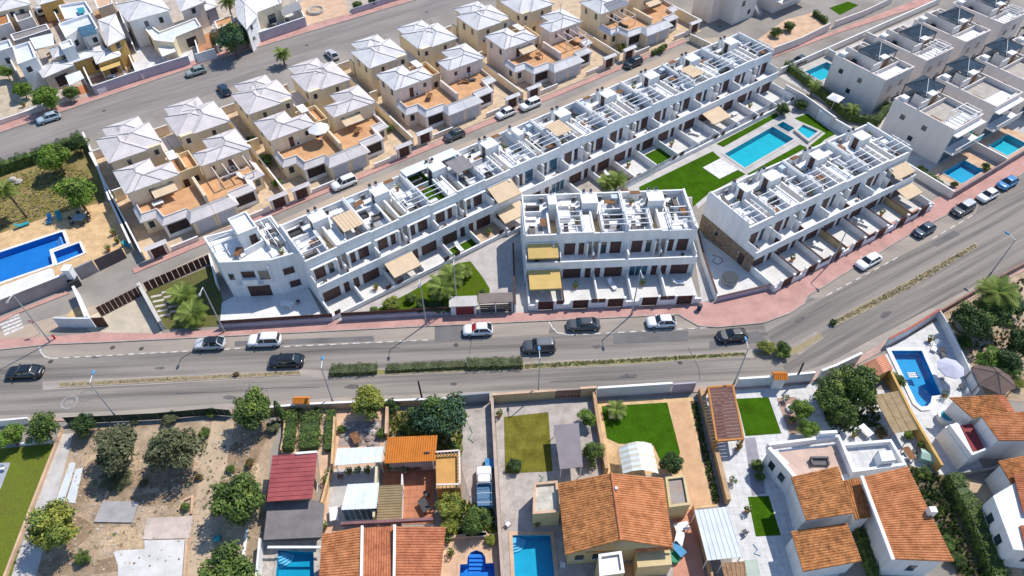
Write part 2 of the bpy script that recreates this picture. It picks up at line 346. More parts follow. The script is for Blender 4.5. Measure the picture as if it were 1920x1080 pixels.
for lab, poly, ck, cw, cm, ch in POOLS:
    poly = ccw(poly); cx = sum(q[0] for q in poly) / len(poly); cy = sum(q[1] for q in poly) / len(poly)
    t = T('swimming_pool', lab, 'pool', (cx, cy, -1.0)); POOLOBJ.append(t)
    base, tint = PC[ck]; n = len(poly)
    tl = M('pool_tile_' + ck, base, .5, .05, .6, fine=.04, stripe=('xy', 20, .5, .06))
    mb = MB(); mb.add([(q[0], q[1], ch - .01) for q in poly] + [(q[0], q[1], -1.0) for q in poly], [(i, (i + 1) % n, n + (i + 1) % n, n + i) for i in range(n)]); mb.build('basin_wall', tl, t)
    mb = MB(); mb.add([(q[0], q[1], -1.0) for q in poly], [list(range(n))]); mb.build('basin_floor', tl, t)
    mb = MB(); mb.add([(q[0], q[1], -.1) for q in poly], [list(range(n))]); mb.build('water_surface', watermat('pool_water_' + ck, tint), t)
    MB().rim(inset(poly, -cw), cw - .003, .002, .04 + ch).build('coping', cm, t)
def arcsteps(pool, c, a0, a1, r0, r1, k, mat):    # curved entry steps in a corner
    for i in range(k):
        r = r0 + (r1 - r0) * i / k; q = [(c[0], c[1])] + [(c[0] + r * math.cos(R(a0 + (a1 - a0) * j / 12)), c[1] + r * math.sin(R(a0 + (a1 - a0) * j / 12))) for j in range(13)]
        MB().prism(q, -.99, -.22 - .2 * i).build('step', mat, pool)
STEP = M('pool_step', (.42, .62, .78), .5, .04, 1)
arcsteps(POOLOBJ[10], W(961.4, 1004.6).xy, -88, -2, .75, 1.75, 4, STEP)
arcsteps(POOLOBJ[12], W(523, 1033).xy, -92, -2, .7, 1.8, 4, STEP)
a, b = W(877.5, 1058).xy, W(910.5, 1057).xy
for i in range(5):
    y1 = a.y + 1.15 - i * .36; MB().box(a.x + .05, b.x - .05, y1 - .36, y1, -.99, -.2 - .2 * i).build('step', M('pool_step_blue', (.09, .33, .68), .5, .05, 1), POOLOBJ[11])
a = FA.w(0, 0)
for i in range(4):                                 # bench steps at the end of the long blue pool
    p = [W(113 - 3.2 * i, 441.5 + 1.1 * i).xy, W(119 - 3.2 * i, 457 + 1.1 * i).xy, W(115.6 - 3.2 * i, 458.2 + 1.1 * i).xy, W(109.8 - 3.2 * i, 442.6 + 1.1 * i).xy]
    MB().prism(p, -.99, -.2 - .22 * i).build('step', M('pool_step_pale', (.30, .5, .72), .5, .05, 1), POOLOBJ[2])
# raised whirlpool tub
jo = XY([(1487, 247.5), (1502, 233), (1540, 250), (1515, 270)]); ji = XY([(1494, 248), (1503, 239.5), (1531, 251), (1514, 262)], .5)
t = T('whirlpool', 'square raised whirlpool with pale rim beside the community pool', 'whirlpool', (*W(1513, 251).xy, 0))
MB().rim(jo, .55, .02, .5).build('rim', CONC, t); MB().prism(inset(ccw(jo), .5), .02, .12).build('basin_floor', MATS['pool_tile_cy'], t)
q = inset(ccw(jo), .54); MB().add([(p[0], p[1], .42) for p in q], [list(range(4))]).build('water_surface', MATS['pool_water_cy'], t)
# inflatable ring in the lower right pool
t = T('pool_float', 'white and blue inflatable lounger floating in the white rimmed pool', 'pool float', (*W(1710, 704, -.1).xy, -.1))
mb = MB()
for i in range(3): mb.tube((-.6, -.35 + .3 * i, .08), (.6, -.3 + .3 * i, .08), .12)
mb.build('tubes', WCLO, t, local=True); MB().tube((.7, -.45, .14), (.7, .45, .14), .16).build('pillow', BLUEP, t, local=True)
# ---------------------------------------------------------------- streets
NK = [(-80, 660), (0, 656), (95, 646), (200, 642), (480, 628), (800, 612), (1000, 603), (1190, 594), (1272, 590), (1310, 612), (1345, 614), (1430, 606), (1480, 588), (1508, 570), (1513, 556), (1540, 540), (1600, 503), (1700, 443), (1840, 368), (1920, 325), (2000, 284)]
SK = [(2000, 460), (1920, 499), (1860, 527), (1750, 587), (1640, 650), (1565, 690), (1480, 713), (1370, 723), (1200, 734), (930, 745), (620, 757), (430, 769), (215, 780), (0, 786), (-80, 788)]
road = pxsheet('main_road', [q for q in NK if q[0] <= 1430] + [q for q in SK if q[0] < 1420 or q[0] == 1480][0 if 1 else 0:], .004, ASPH)
pxsheet('main_road', [q for q in NK if q[0] >= 1430] + [q for q in SK if q[0] >= 1480], .004, ASPHC)
DUST = M('dusty_asphalt', (.37, .32, .275), .9, .1, .5, fine=.12, stretch=(3.2, 4), rgb2=(.27, .24, .215))
pxsheet('dusty_edge', [(0, 786), (215, 780), (430, 769), (620, 757), (930, 745), (1200, 734), (1370, 723), (1480, 713), (1480, 705), (1370, 714), (1200, 724), (930, 733), (620, 746), (430, 757), (215, 771), (0, 779)], .0065, DUST)
pxsheet('dusty_edge', [(1480, 713), (1565, 690), (1640, 650), (1750, 587), (1860, 527), (1860, 520), (1745, 578), (1628, 640), (1555, 680), (1480, 705)], .0065, DUST)
pxsheet('dusty_edge', [(80, 731), (300, 720), (560, 706), (618, 710), (720, 705), (985, 695), (1200, 684), (1396, 670), (1420, 672), (1500, 664), (1545, 634), (1530, 622), (1490, 646), (1396, 657), (1200, 669), (985, 679), (720, 690), (618, 696), (560, 692), (300, 705), (80, 715)], .0065, DUST)
pxsheet('street', [(-80, 330), (0, 303), (130, 262), (430, 165), (560, 118), (890, 5), (1010, -34), (830, -34), (720, 17), (400, 113), (0, 248), (-80, 275)], .004, ASPH2)
pxsheet('lane', [(-40, 640), (60, 640), (170, 598), (310, 545), (400, 486), (540, 428), (830, 303), (960, 262), (1330, 100), (1394, 66), (1318, 72), (1000, 214), (900, 257), (690, 340), (560, 398), (390, 472), (190, 570), (0, 622)], .004, M('worn_concrete_lane', (.41, .325, .25), .9, .12, .3, fine=.1, stretch=(36, 4), rgb2=(.30, .255, .215)))
pxsheet('parking_lane', [(72, 648), (82, 668), (95, 672), (280, 663), (460, 653), (640, 646), (812, 637), (985, 629), (1028, 627), (1034, 603), (800, 613), (480, 629), (200, 643)], .008, LANE)
pxsheet('parking_lane', [(1032, 603), (1040, 617), (1052, 626), (1068, 628), (1230, 620), (1330, 614), (1309, 613), (1271, 591), (1190, 595)], .008, LANE)
pxsheet('parking_lane', [(1514, 557), (1530, 560), (1545, 557), (1600, 527), (1700, 474), (1800, 420), (1830, 400), (1838, 371), (1700, 444), (1600, 504), (1541, 541)], .008, LANE)
def pave(pts, w_in, name='pavement', mat=PINK, z=.12):
    o = pxsheet(name, pts, z, mat, depth=z + .01)
    return o
pave(NK[:-1][::1] + [(1920, 284), (1790, 354), (1700, 402), (1600, 457), (1510, 505), (1442, 543), (1340, 567), (1130, 579), (860, 593), (640, 602), (300, 626), (180, 624), (100, 632), (0, 636), (-80, 640)], 0)
pave([(0, 786), (215, 781), (430, 770), (620, 758), (930, 746), (1200, 735), (1370, 724), (1480, 714), (1566, 691), (1641, 651), (1751, 588), (1861, 528), (1920, 500), (1920, 509), (1861, 538), (1752, 600), (1645, 664), (1570, 703), (1482, 724), (1370, 732), (1200, 742), (930, 753), (620, 765), (430, 777), (215, 788), (0, 793)], 0, mat=M('pale_pink_paving', (.47, .33, .275), .9, .1, .5, fine=.1))
pave([(-80, 275), (0, 249), (400, 114), (720, 18), (780, 0), (755, 0), (714, 9), (395, 104), (0, 236), (-80, 262)], 0)
sheet('pavement', FH.xy([(-2, -10.1), (114, -9.2), (114, -8.1), (47, -8.4), (-2, -9)]), .12, PINK, depth=.13)
pave([(1440, 104), (1560, 60), (1745, -10), (1770, -10), (1775, -4), (1570, 63), (1445, 110)], 0)
pave([(0, 606), (30, 590), (130, 551), (126, 546), (0, 597)], 0)
def kerb(pts, label):
    o = MB().line(XY(pts), .16, .0, .135).build('kerb', KERB, kind='structure')
kerb(NK, '')
kerb(SK, '')
kerb([(-80, 275), (0, 249), (400, 114), (720, 18), (780, 0)], '')
# dashes of the parking bays, arrows and discs
def dashes(a, b, n, w=.16, frac=.55):
    A, B = W(*a), W(*b); d = (B - A) / n; ang = math.atan2(d.y, d.x)
    me = MB().box(0, d.length * frac, -w / 2, w / 2, 0, .003).mesh('lane_dash', PAINT)
    for i in range(n):
        p = A + d * i; inst('lane_dash', me, road, (p.x - road.location.x, p.y - road.location.y, .0125 - road.location.z), ang)
dashes((98, 672), (362, 658), 13); dashes((420, 655), (460, 652.5), 2); dashes((532, 650), (812, 637), 13); dashes((1070, 628), (1335, 614), 12); dashes((1550, 554), (1690, 479), 8); dashes((1748, 448), (1830, 400), 5)
def arc(pts, w=.16): MB().line(XY(pts), w, .0125, .0155).build('bay_marking', PAINT, road)
arc([(74, 650), (77, 661), (84, 669), (97, 672)]); arc([(1032, 606), (1036, 615), (1046, 624), (1068, 628)]); arc([(1030, 607), (1030, 600)])
for cx, cy, r in ((130, 754, 1.0), (162, 742, .95)):
    o = W(cx, cy); mb = MB(); rr = []
    for k in range(24):
        a0, a1 = k * math.pi / 12, (k + 1) * math.pi / 12
        mb.quad(*[(o.x + q * math.cos(a), o.y + q * math.sin(a), .0125) for q, a in ((r, a0), (r, a1), (r - .16, a1), (r - .16, a0))])
    for k, (dx, dy) in enumerate(((-.35, 0), (.12, 0))):   # a two-digit speed limit
        mb.box(o.x + dx, o.x + dx + .1, o.y - .3, o.y + .3, .0125, .014); mb.box(o.x + dx + .12, o.x + dx + .3, o.y - .3 + .25 * k, o.y - .2 + .25 * k, .0125, .014); mb.box(o.x + dx + .12, o.x + dx + .3, o.y + .2, o.y + .3, .0125, .014)
    mb.build('speed_marking', M('faded_paint', (.36, .345, .335) , .9, .2, 2, rgb2=(.2, .19, .185)) if cx < 140 else M('very_faded_paint', (.215, .20, .195), .9, .1, 2), road)
for k in range(5):                                 # zebra bars at the lane mouth
    a, b = W(2 + 2.5 * k - 4, 603 + 6.2 * k), W(36 + 2 * k, 589 + 6 * k); MB().line([a.xy, b.xy], .45, .0135, .016).build('crossing_bar', PAINT, road)
for x, y in [(211, 652), (265, 654), (855, 647), (195, 208), (575, 85), (800, 23), (1150, 100), (1055, 171), (1275, 680), (95, 678), (700, 95), (1350, 50)]:
    MB().prism([(W(x, y).x + .33 * math.cos(i * .5236), W(x, y).y + .33 * math.sin(i * .5236)) for i in range(12)], .0135, .018).build('manhole_cover', M('iron_cover', (.09, .085, .08), .7, .2, 5), road)
for p in ([(440, 640), (700, 630), (702, 640), (440, 650)], [(1330, 640), (1420, 620), (1440, 640), (1330, 655)], [(815, 612), (905, 607), (905, 640), (815, 640)], [(1150, 625), (1290, 620), (1290, 640), (1150, 645)], [(1745, 455), (1790, 432), (1800, 440), (1756, 463)]):
    pxsheet('asphalt_patch', p, .0095, M('patched_asphalt', (.165, .158, .155), .9, .1, .3, fine=.12))
# ---------------------------------------------------------------- central reservation
def median(pts, mat=DRYG):
    o = pxsheet('median_strip', pts, .05, mat, depth=.06)
    p = ccw(XY(pts)); MB().rim(inset(p, -.12), .12, .0, .058).build('kerb', M('dusty_kerb', (.37, .31, .25), .9, .15, 1.5), kind='structure')
median([(112, 719), (300, 709), (560, 696.5), (562, 702), (300, 716), (114, 725)])
median([(618, 700), (720, 694), (985, 683), (1200, 673), (1396, 661), (1396, 667), (1200, 681), (985, 692), (720, 702), (618, 706)], M('green_verge', (.17, .175, .06), .95, .3, 1.2, rgb2=(.30, .245, .14), fine=.3))
median([(1416, 661), (1490, 652), (1536, 626), (1541, 632), (1494, 662), (1417, 669)])
median([(1565, 600), (1620, 570), (1700, 529), (1828, 457), (1833, 463), (1706, 540), (1625, 582), (1569, 609)])

for k, (x, y, l, w, a) in enumerate([(300, 690, 1.4, .5, 3), (660, 725, 2.2, .7, 3), (1120, 650, 1.6, .6, 4), (1180, 705, 2.6, .8, 4), (430, 745, 1.8, .6, 3), (1500, 600, 2.0, .7, 27), (1660, 590, 2.4, .8, 30), (850, 720, 1.2, .5, 3), (180, 670, 1.1, .5, 3)]):
    o = W(x, y); r_ = random.Random(k); MB().prism([(o.x + math.cos(R(a)) * l * .5 * math.cos(i * .628) * r_.uniform(.7, 1.1) - math.sin(R(a)) * w * .5 * math.sin(i * .628), o.y + math.sin(R(a)) * l * .5 * math.cos(i * .628) + math.cos(R(a)) * w * .5 * math.sin(i * .628) * r_.uniform(.7, 1.2)) for i in range(10)], .0098, .0102).build('oil_stain', M('oil_stain', (.135, .128, .126), .85, .2, 1.5), road)
for k, pts in enumerate([[(330, 738), (420, 735), (520, 727), (600, 726)], [(1030, 716), (1120, 712), (1190, 708)], [(560, 660), (660, 655), (750, 652)], [(1290, 652), (1310, 690), (1312, 712)], [(880, 612), (884, 640), (880, 664)]]):
    MB().line(XY(pts), .07, .0099, .0103).build('sealed_crack', M('bitumen_seal', (.07, .068, .07), .8, .2, 2), road)
# ---------------------------------------------------------------- white terraced houses
MCACHE = {}
def shared(key, fn, mats):
    if key not in MCACHE: MCACHE[key] = fn().mesh(key[0] if isinstance(key, tuple) else key, mats)
    return MCACHE[key]
BEIGE = M('beige_step', (.50, .38, .24), .85, .12, 2)
LEDGE = M('pale_coping', (.80, .79, .775), .7, .04, 1)
def part(t, name, key, mats, fn, **kw):
    return inst(name, shared((name,) + key, fn, mats), t, **kw)
def terrace_house(F, x0, w, mir, lab, i, st, gd, group):
    o = F.w(x0, 0); t = T('terraced_house', lab, 'house', (o.x, o.y, 0), F.a, group)
    X = (lambda a: w - a) if mir else (lambda a: a)        # stairs side is at x = w before mirroring
    K = (round(w, 2), mir)
    def B(*boxes):
        def f():
            mb = MB()
            for b in boxes: mb.box(X(b[0]), X(b[1]), *b[2:6], *(b[6:] or (0,)))
            return mb
        return f
    e = .003
    sx = w - 1.3                                            # inner face of the stair strip
    part(t, 'ground_floor_wall', K, WH, B((0, w, .45, 11, 0, 2.75)))
    part(t, 'upper_floor_wall', K, WH, B((0, w, 2.3, 11, 2.75, 5.0), (0, sx, 2.3, 11, 5, 6.2), (sx, w, 7.35, 11, 5, 6.2), (sx, w, 2.3, 2.55, 5, 6.2)))
    part(t, 'roof_deck', K + (st.get('deck', 0),), {0: WHR, 1: TURF, 2: M('grey_deck_tile', (.42, .41, .41), .8, .1, 1, stripe=('xy', 35.8, .6, .1))}[st.get('deck', 0)], B((.2, sx - .002, 2.52, 10.78, 6.2, 6.215)))
    dz = .22 if i % 2 else 0
    part(t, 'front_parapet', K + (dz,), [WH, LEDGE], B((0, w, 2.3, 2.5, 6.2, 7.0 + dz), (0, w, 2.27, 2.53, 7.0 + dz, 7.05 + dz, 1)))
    part(t, 'rear_parapet', K, [WH, LEDGE], B((0, w, 10.8, 11, 6.2, 7.15), (0, w, 10.77, 11.03, 7.15, 7.2, 1)))
    part(t, 'dividing_wall', K, [WH, LEDGE], B((0, .18, 2.5, 10.8, 6.2, 7.5 + .1 * (not mir)), (-.01 if not mir else .0, .2, 2.55, 10.75, 7.5 + .1 * (not mir), 7.55 + .1 * (not mir), 1)))
    part(t, 'stair_side_wall', K, [WH, LEDGE], B((sx - .2, sx, 2.55, 7.35, 6.2, 7.15), (sx - .24, sx + .04, 2.56, 7.34, 7.15, 7.22, 1), (w - .1, w, 2.55, 7.35, 5, 7.15), (w - .15, w, 2.56, 7.34, 7.15, 7.22, 1)))
    if i % 3 == 1: part(t, 'stair_cover', K, WHR, B((sx + .045, w - .155, 2.6, 6.2, 6.95, 7.1)))
    else:
        for k in range(9): part(t, 'stair_step', K, BEIGE, B((sx + .005, w - .105, 0, .53, 0, .2)), loc=(0, 2.56 + .53 * k, 5.95 - .12 * k))
    part(t, 'stair_head', K, [WH, LEDGE], B((w - 1.15, w, 7.36, 9.25, 6.2, 8.25), (w - 1.2, w, 7.3, 9.3, 8.25, 8.36, 1)))
    part(t, 'stair_head_door', K, BROWN, B((w - 1.19, w - 1.155, 7.8, 8.7, 6.22, 8.15)))
    part(t, 'chimney', K, [WH, DGRY], B((w - .75, w - .3, 10.2, 10.65, 6.2, 8.0), (w - .7, w - .35, 10.25, 10.6, 8.0, 8.3, 1)))
    part(t, 'air_conditioner', K, [MGRY, DGRY], B((w - 2.3, w - 1.5, 10.2, 10.55, 6.3, 7.0), (w - 2.2, w - 1.75, 10.17, 10.2, 6.38, 6.92, 1)))
    # low roof partitions, matting and water tank differ from house to house
    if i % 2 == 0: part(t, 'roof_partition', K, [WH, LEDGE], B((.2, sx - .9, 7.2, 7.32, 6.2, 7.1), (.2, sx - .88, 7.18, 7.34, 7.1, 7.14, 1)))
    if i % 3 != 1: part(t, 'floor_mat', K + (i % 2,), M(('grey_mat', 'dark_mat')[i % 2], ((.34, .34, .35), (.12, .12, .13))[i % 2], .9, .1, 2), B((.5 + .3 * (i % 2), 2.6, 2.9, 5.0 - .6 * (i % 2), 6.216, 6.235)))
    if i % 3 == 2: part(t, 'water_tank', K, M('pale_blue_tank', (.50, .58, .63), .5, .06, 2), B((.4, 1.3, 9.4, 10.3, 6.22, 7.3)))
    if i % 4 == 3: part(t, 'storage_cabinet', K, [WMET, WOOD], B((1.6, 3.0, 10.1, 10.7, 6.22, 7.4), (1.55, 3.05, 10.05, 10.75, 7.4, 7.46, 1)))
    # balcony
    part(t, 'balcony_slab', K, WHR, B((0, w, 0, 2.3, 2.76, 3.0)))
    part(t, 'balcony_front', K, [WH, LEDGE], B((0, w, -.16, -.002, 2.55, 3.95), (0, w, -.19, .03, 3.95, 4.02, 1)))
    part(t, 'balcony_divider', K, [WH, BROWNP], B((0, .1, .04, 2.3, 3.0, 4.75)))
    part(t, 'balcony_screen', K, [WH, BROWNP], B((w - .1, w, .9, 2.3, 3.0, 4.4), (w - .1, w, .04, .9, 3.0, 3.9, 1)))
    if st.get('canopy'): part(t, 'door_canopy', K, LEDGE, B((.3, w - .9, 1.75, 2.3, 5.45, 5.58)))
    glaz = st.get('glass', 0)
    part(t, 'patio_door', K + (glaz,), [GLASSB if glaz else BROWN, WMET], B((.75, 2.35, 2.24, 2.3, 3.03, 5.25), (.68, .75, 2.2, 2.3, 3.0, 5.32, 1), (2.35, 2.42, 2.2, 2.3, 3.0, 5.32, 1)))
    part(t, 'narrow_window', K + ((i + mir) % 3 > 0,), [BROWN if (i + mir) % 3 else GLASS, WMET], B((2.85, 3.65, 2.24, 2.3, 3.03, 5.25), (2.79, 2.85, 2.2, 2.3, 3.0, 5.32, 1), (3.65, 3.71, 2.2, 2.3, 3.0, 5.32, 1)))
    part(t, 'wall_fin', K, WH, B((w - .95, w - .75, 1.5, 2.3, 3.0, 5.6)))
    part(t, 'recess_panel', K, M('recess_cladding', (.33, .29, .25), .8, .1, 2), B((w - .74, w - .11, 2.27, 2.3, 3.02, 5.4)))
    # ground floor openings
    g2 = st.get('gglass', 0)
    part(t, 'terrace_door', K + (g2,), [GLASSB if g2 else BROWN, WMET], B((.55, 3.15, .39, .45, .05, 2.4), (.48, .55, .35, .45, 0, 2.46, 1), (3.15, 3.22, .35, .45, 0, 2.46, 1)) if not g2 else
         B((.55, 3.15, .39, .45, .05, 2.4), (.48, .55, .35, .45, 0, 2.46, 1), (3.15, 3.22, .35, .45, 0, 2.46, 1), (1.38, 1.44, .35, .39, .05, 2.4, 1), (2.25, 2.31, .35, .39, .05, 2.4, 1)))
    part(t, 'front_door', K, [BROWN, WMET], B((3.75, 4.6, .39, .45, .05, 2.3), (3.69, 3.75, .35, .45, 0, 2.36, 1), (4.6, 4.66, .35, .45, 0, 2.36, 1)))
    # garden
    y0 = -gd
    pm = {0: PATIO, 1: TURF, 2: PAVER, 3: DIRTP}[st.get('patio', 0)]
    part(t, 'patio', K + (gd, st.get('patio', 0)), pm, B((.02, w - .02, y0 + .2, .449, .02, .05)))
    if st.get('patio', 0) == 1: part(t, 'patio_edge', K, PATIO, B((.02, w - .02, -.8, .34, .05, .065)))
    fc = st.get('fence', 0); part(t, 'garden_divider', (gd, fc), [WH if fc < 2 else M('yellowish_inner_wall', (.42, .34, .2), .85, .1, .8), BROWNP if fc else LEDGE], lambda: MB().box(.003, .1, y0 + .2, .35, 0, 1.3).box(.003, .2, y0 + .2, .35, 1.3, 1.45 if fc else 1.36, 1))
    if st.get('gate', 0):
        part(t, 'front_wall', K + (gd, 1), [WH, LEDGE], B((0, 1.0, y0, y0 + .2, 0, 1.1), (0, 1.0, y0 - .02, y0 + .22, 1.1, 1.15, 1))); part(t, 'front_wall', K + (gd, 2), [WH, LEDGE], B((3.6, w, y0, y0 + .2, 0, 1.1), (3.6, w, y0 - .02, y0 + .22, 1.1, 1.15, 1)))
        for xa in (1.0, 3.5): part(t, 'gate_pillar', K + (gd, xa), [WH, LEDGE], B((xa, xa + .32, y0 - .06, y0 + .26, 0, 1.9), (xa - .03, xa + .35, y0 - .09, y0 + .29, 1.9, 1.97, 1)))
        for k in range(6):
            part(t, 'gate_slat', K, BROWNP, B((1.32, 3.48, 0, .06, 0, .24)), loc=(0, y0 + .05, .12 + .28 * k))
        for k in range(3): part(t, 'fence_slat', K, BROWNP, B((3.87, w - .02, 0, .05, 0, .2)), loc=(0, y0 + .06, 1.17 + .25 * k))
    else:
        part(t, 'front_wall', K + (gd,), [WH, LEDGE], B((0, w, y0, y0 + .2, 0, .75), (0, w, y0 - .03, y0 + .23, .75, .8, 1)))
        part(t, 'garden_gate', K + (gd,), BROWNP, B((.5, 1.4, y0 + .05, y0 + .1, .8, 1.5)))
    # pergola rails over the roof terrace
    if st.get('perg', 1):
        for k, y in enumerate((2.9, 3.9, 4.9, 5.9)[:4 if i % 2 else 3]): part(t, 'pergola_rail', K, WMET, B((.05, sx - .05, 0, .09, 0, .1)), loc=(0, y, 8.0))
        for x in (.05, sx - .15): part(t, 'pergola_beam', K + (x,), WMET, B((x, x + .1, 2.7, 6.2, 7.88, 8.0)))
        for k, (x, y) in enumerate(((.05, 2.9), (.05, 5.9), (sx - .15, 2.9), (sx - .15, 5.9))): part(t, 'pergola_post', K + (x,), WMET, B((x, x + .1, 0, .1, 7.2, 7.88)), loc=(0, y, 0))
    return t, X, w, F, lab
def loc3(u, x, y, z): t, X, w, F, lab = u; o = t.location; p = Frame((o.x, o.y), math.degrees(F.a)).w(X(x), y); return (p.x, p.y, z)
# furniture prototypes, small
def m_sofa():
    mb = MB(); mb.box(-1, 1, -.4, .4, 0, .35); mb.box(-1, 1, .25, .45, .35, .7); mb.box(-1, -.82, -.4, .25, .35, .55); mb.box(.82, 1, -.4, .25, .35, .55); return mb
def m_table():
    mb = MB(); mb.box(-.8, .8, -.45, .45, .7, .75)
    for x in (-.7, .7):
        for y in (-.35, .35): mb.box(x - .04, x + .04, y - .04, y + .04, 0, .7)
    return mb
def m_chair():
    mb = MB(); mb.box(-.25, .25, -.25, .25, .4, .46); mb.box(-.25, .25, .2, .26, .46, .9)
    for x in (-.22, .22):
        for y in (-.22, .22): mb.box(x - .025, x + .025, y - .025, y + .025, 0, .4)
    return mb
def m_lounger():
    mb = MB(); mb.box(-.33, .33, -.95, .35, .28, .36); mb.add([(-.33, .35, .28), (.33, .35, .28), (.33, .95, .75), (-.33, .95, .75), (-.33, .35, .36), (.33, .35, .36), (.33, .93, .83), (-.33, .93, .83)], [(0, 1, 2, 3), (7, 6, 5, 4), (0, 4, 5, 1), (1, 5, 6, 2), (2, 6, 7, 3), (3, 7, 4, 0)])
    for x in (-.28, .28):
        for y in (-.85, .3): mb.box(x - .03, x + .03, y - .03, y + .03, 0, .28)
    return mb
def m_pot():
    mb = MB(); mb.rings([[(r * math.cos(i * .785), r * math.sin(i * .785), z) for i in range(8)] for z, r in ((0, .2), (.45, .28))]); return mb
FURN = {'sofa': (m_sofa, 'sofa'), 'table': (m_table, 'table'), 'chair': (m_chair, 'chair'), 'lounger': (m_lounger, 'sun_lounger'), 'pot': (m_pot, 'plant_pot')}
FCOL = {'grey': RATT, 'white': WMET, 'brown': WOOD, 'dark': DGRY, 'blue': BLUEP, 'teal': TEALP, 'terracotta': TERRA}
def furn(kind, col, pos, rz, where, group=None):
    fn, nm = FURN[kind]; me = shared((nm, col), fn, FCOL[col])
    o = inst(nm, me, None, pos, rz); tag(o, f'{col} {nm.replace("_", " ")} {where}', nm.replace('_', ' '), group)
    if kind == 'pot': inst('shrub', shared(('shrub', 1), lambda: leafball(70, .45, .16, 3), [LF['mid'], LF['dark'], LF['lite']]), o, (0, 0, .75))
    return o
# ---- leaf meshes
LF = {k: leafmat('leaf_' + k, c) for k, c in {'lite': (.125, .165, .032), 'mid': (.062, .100, .020), 'dark': (.028, .052, .015), 'olive': (.088, .095, .046), 'olived': (.05, .062, .028), 'yel': (.20, .205, .035), 'pine': (.035, .075, .04), 'rust': (.17, .10, .035), 'brite': (.092, .165, .018)}.items()}
def leafquad(mb, p, nrm, s, rnd, mi):
    u = nrm.orthogonal().normalized(); v = nrm.cross(u); a = rnd.uniform(0, 6.28); c, n = math.cos(a), math.sin(a); d = u * c + v * n; e = v * c - u * n
    mb.add([p - d * s, p + e * s * .45 + nrm * s * .1, p + d * s, p - e * s * .45 + nrm * s * .1], [(0, 1, 2, 3)], mi)
def leafball(n, r, s, seed, sq=1.0):
    rnd = random.Random(seed); mb = MB()
    for i in range(n):
        d = Vector((rnd.gauss(0, 1), rnd.gauss(0, 1), rnd.gauss(0, 1))).normalized(); p = d * r * rnd.uniform(.6, 1.05); p.z *= sq
        nn = (d + Vector((rnd.gauss(0, .5), rnd.gauss(0, .5), rnd.gauss(0, .5) + .3))).normalized()
        leafquad(mb, p, nn, s * rnd.uniform(.7, 1.3), rnd, rnd.choice((0, 0, 0, 1, 2)))
    return mb
rnd = random.Random(5)
UNITS = {'A': [], 'B': [], 'C': []}
ax = [4.0, 8.95, 13.9, 18.8, 23.7, 28.65, 33.6, 38.55, 43.5, 48.4, 53.35, 58.3, 63.45, 68.6, 73.75, 78.9, 84.05, 89.2, 94.5, 99.8]
amir = [0, 1] * 4 + [1] + [0, 1] * 5
feat = {0: 'dark loungers on top', 1: 'striped roof pergola', 4: 'green turf roof', 5: 'grey roof gazebo', 6: 'tan balcony awning', 9: 'beige slatted roof pergola', 15: 'tan garden awning', 18: 'blank side wall'}
for i in range(19):
    st = dict(perg=0 if i in (1, 2, 5) else 1, canopy=i < 6, deck={4: 1, 5: 2}.get(i, 0), patio={4: 1, 5: 3, 10: 3, 12: 1, 9: 2}.get(i, 0), glass=i in (7, 8), gglass=i in (8,))
    gd = 3.3 if i < 6 else (3.7 if i < 9 else 5.4)
    lab = f'{ORD[i]} house from the left in the long white terrace' + (', ' + feat[i] if i in feat else '')
    UNITS['A'].append(terrace_house(FA, ax[i], ax[i + 1] - ax[i], amir[i], lab, i, st, gd, 'white houses of the long terrace'))
for i in range(5):
    st = dict(perg=0 if i == 0 else 1, gate=1, patio=0, gglass=i == 3, glass=0, fence=i in (1,))
    UNITS['B'].append(terrace_house(FB, i * 4.87, 4.87, (0, 0, 1, 0, 1)[i], f'{ORD[i]} house from the left in the short middle white terrace' + (', two yellow awnings' if i == 0 else ''), i, st, 5.6, 'white houses of the short middle terrace'))
for i in range(7):
    st = dict(gate=1, fence=(0, 1, 1, 2, 1, 1, 2)[i])
    UNITS['C'].append(terrace_house(FC, i * 4.98, 4.98, (0, 0, 1, 0, 1, 0, 1)[i], f'{ORD[i]} house from the stone gable in the right white terrace', i, st, 4.9, 'white houses of the right terrace'))
# end walls of the rows
for F, x, lab in ((FA, 99.8, 'long'), (FC, 34.86, 'right')):
    o = F.w(x, 0); t = T('end_wall', f'white end wall closing the {lab} terrace at its right end', 'wall', (o.x, o.y, 0), F.a)
    mb = MB(); mb.box(0, .2, 2.27, 11.03, 0, 7.45); mb.box(0, .2, -.16, 2.2, 2.55, 3.95); mb.box(0, .18, -4.9 if F is FC else -5.4, 1.2, 0, 1.4); mb.build('panel', WH, t, local=True)
# stone clad gable of the right row
o = FC.w(0, 0); t = T('stone_cladding', 'brown stone cladding on the ground floor side of the right terrace', 'cladding', (o.x, o.y, 0), FC.a)
rs = random.Random(3); z = 0
while z < 3.0:
    h = rs.uniform(.22, .38); h = min(h, 3.05 - z); y = -.1
    while y < 10.9:
        L = min(rs.uniform(.35, .9), 11 - y)
        if not (1.4 < y + L / 2 < 2.6 and z < 2.1) and not (7.0 < y + L / 2 < 7.8 and 1.2 < z < 2.1): MB().box(-.1 - rs.uniform(0, .05), -.004, y, y + L - .015, z, z + h - .015).build('stone', STONE, t, local=True)
        y += L
    z += h
MB().box(-.1, -.004, 1.42, 2.55, .02, 2.1).build('side_door', BROWN, t, local=True); MB().box(-.09, -.004, 7.05, 7.75, 1.22, 2.1).build('side_window', GLASS, t, local=True)
MB().box(-.1, .45, .2, .446, 0, 2.74).build('return_wall', STONE, t, local=True)
o = FB.w(0, 0); t = T('side_wall', 'white side wall at the left end of the middle terrace', 'wall', (o.x, o.y, 0), FB.a)
MB().box(-.2, -.003, -.16, 9.0, 0, 2.7).box(-.2, -.003, 2.27, 9.0, 2.7, 7.4).build('panel', WH, t, local=True)
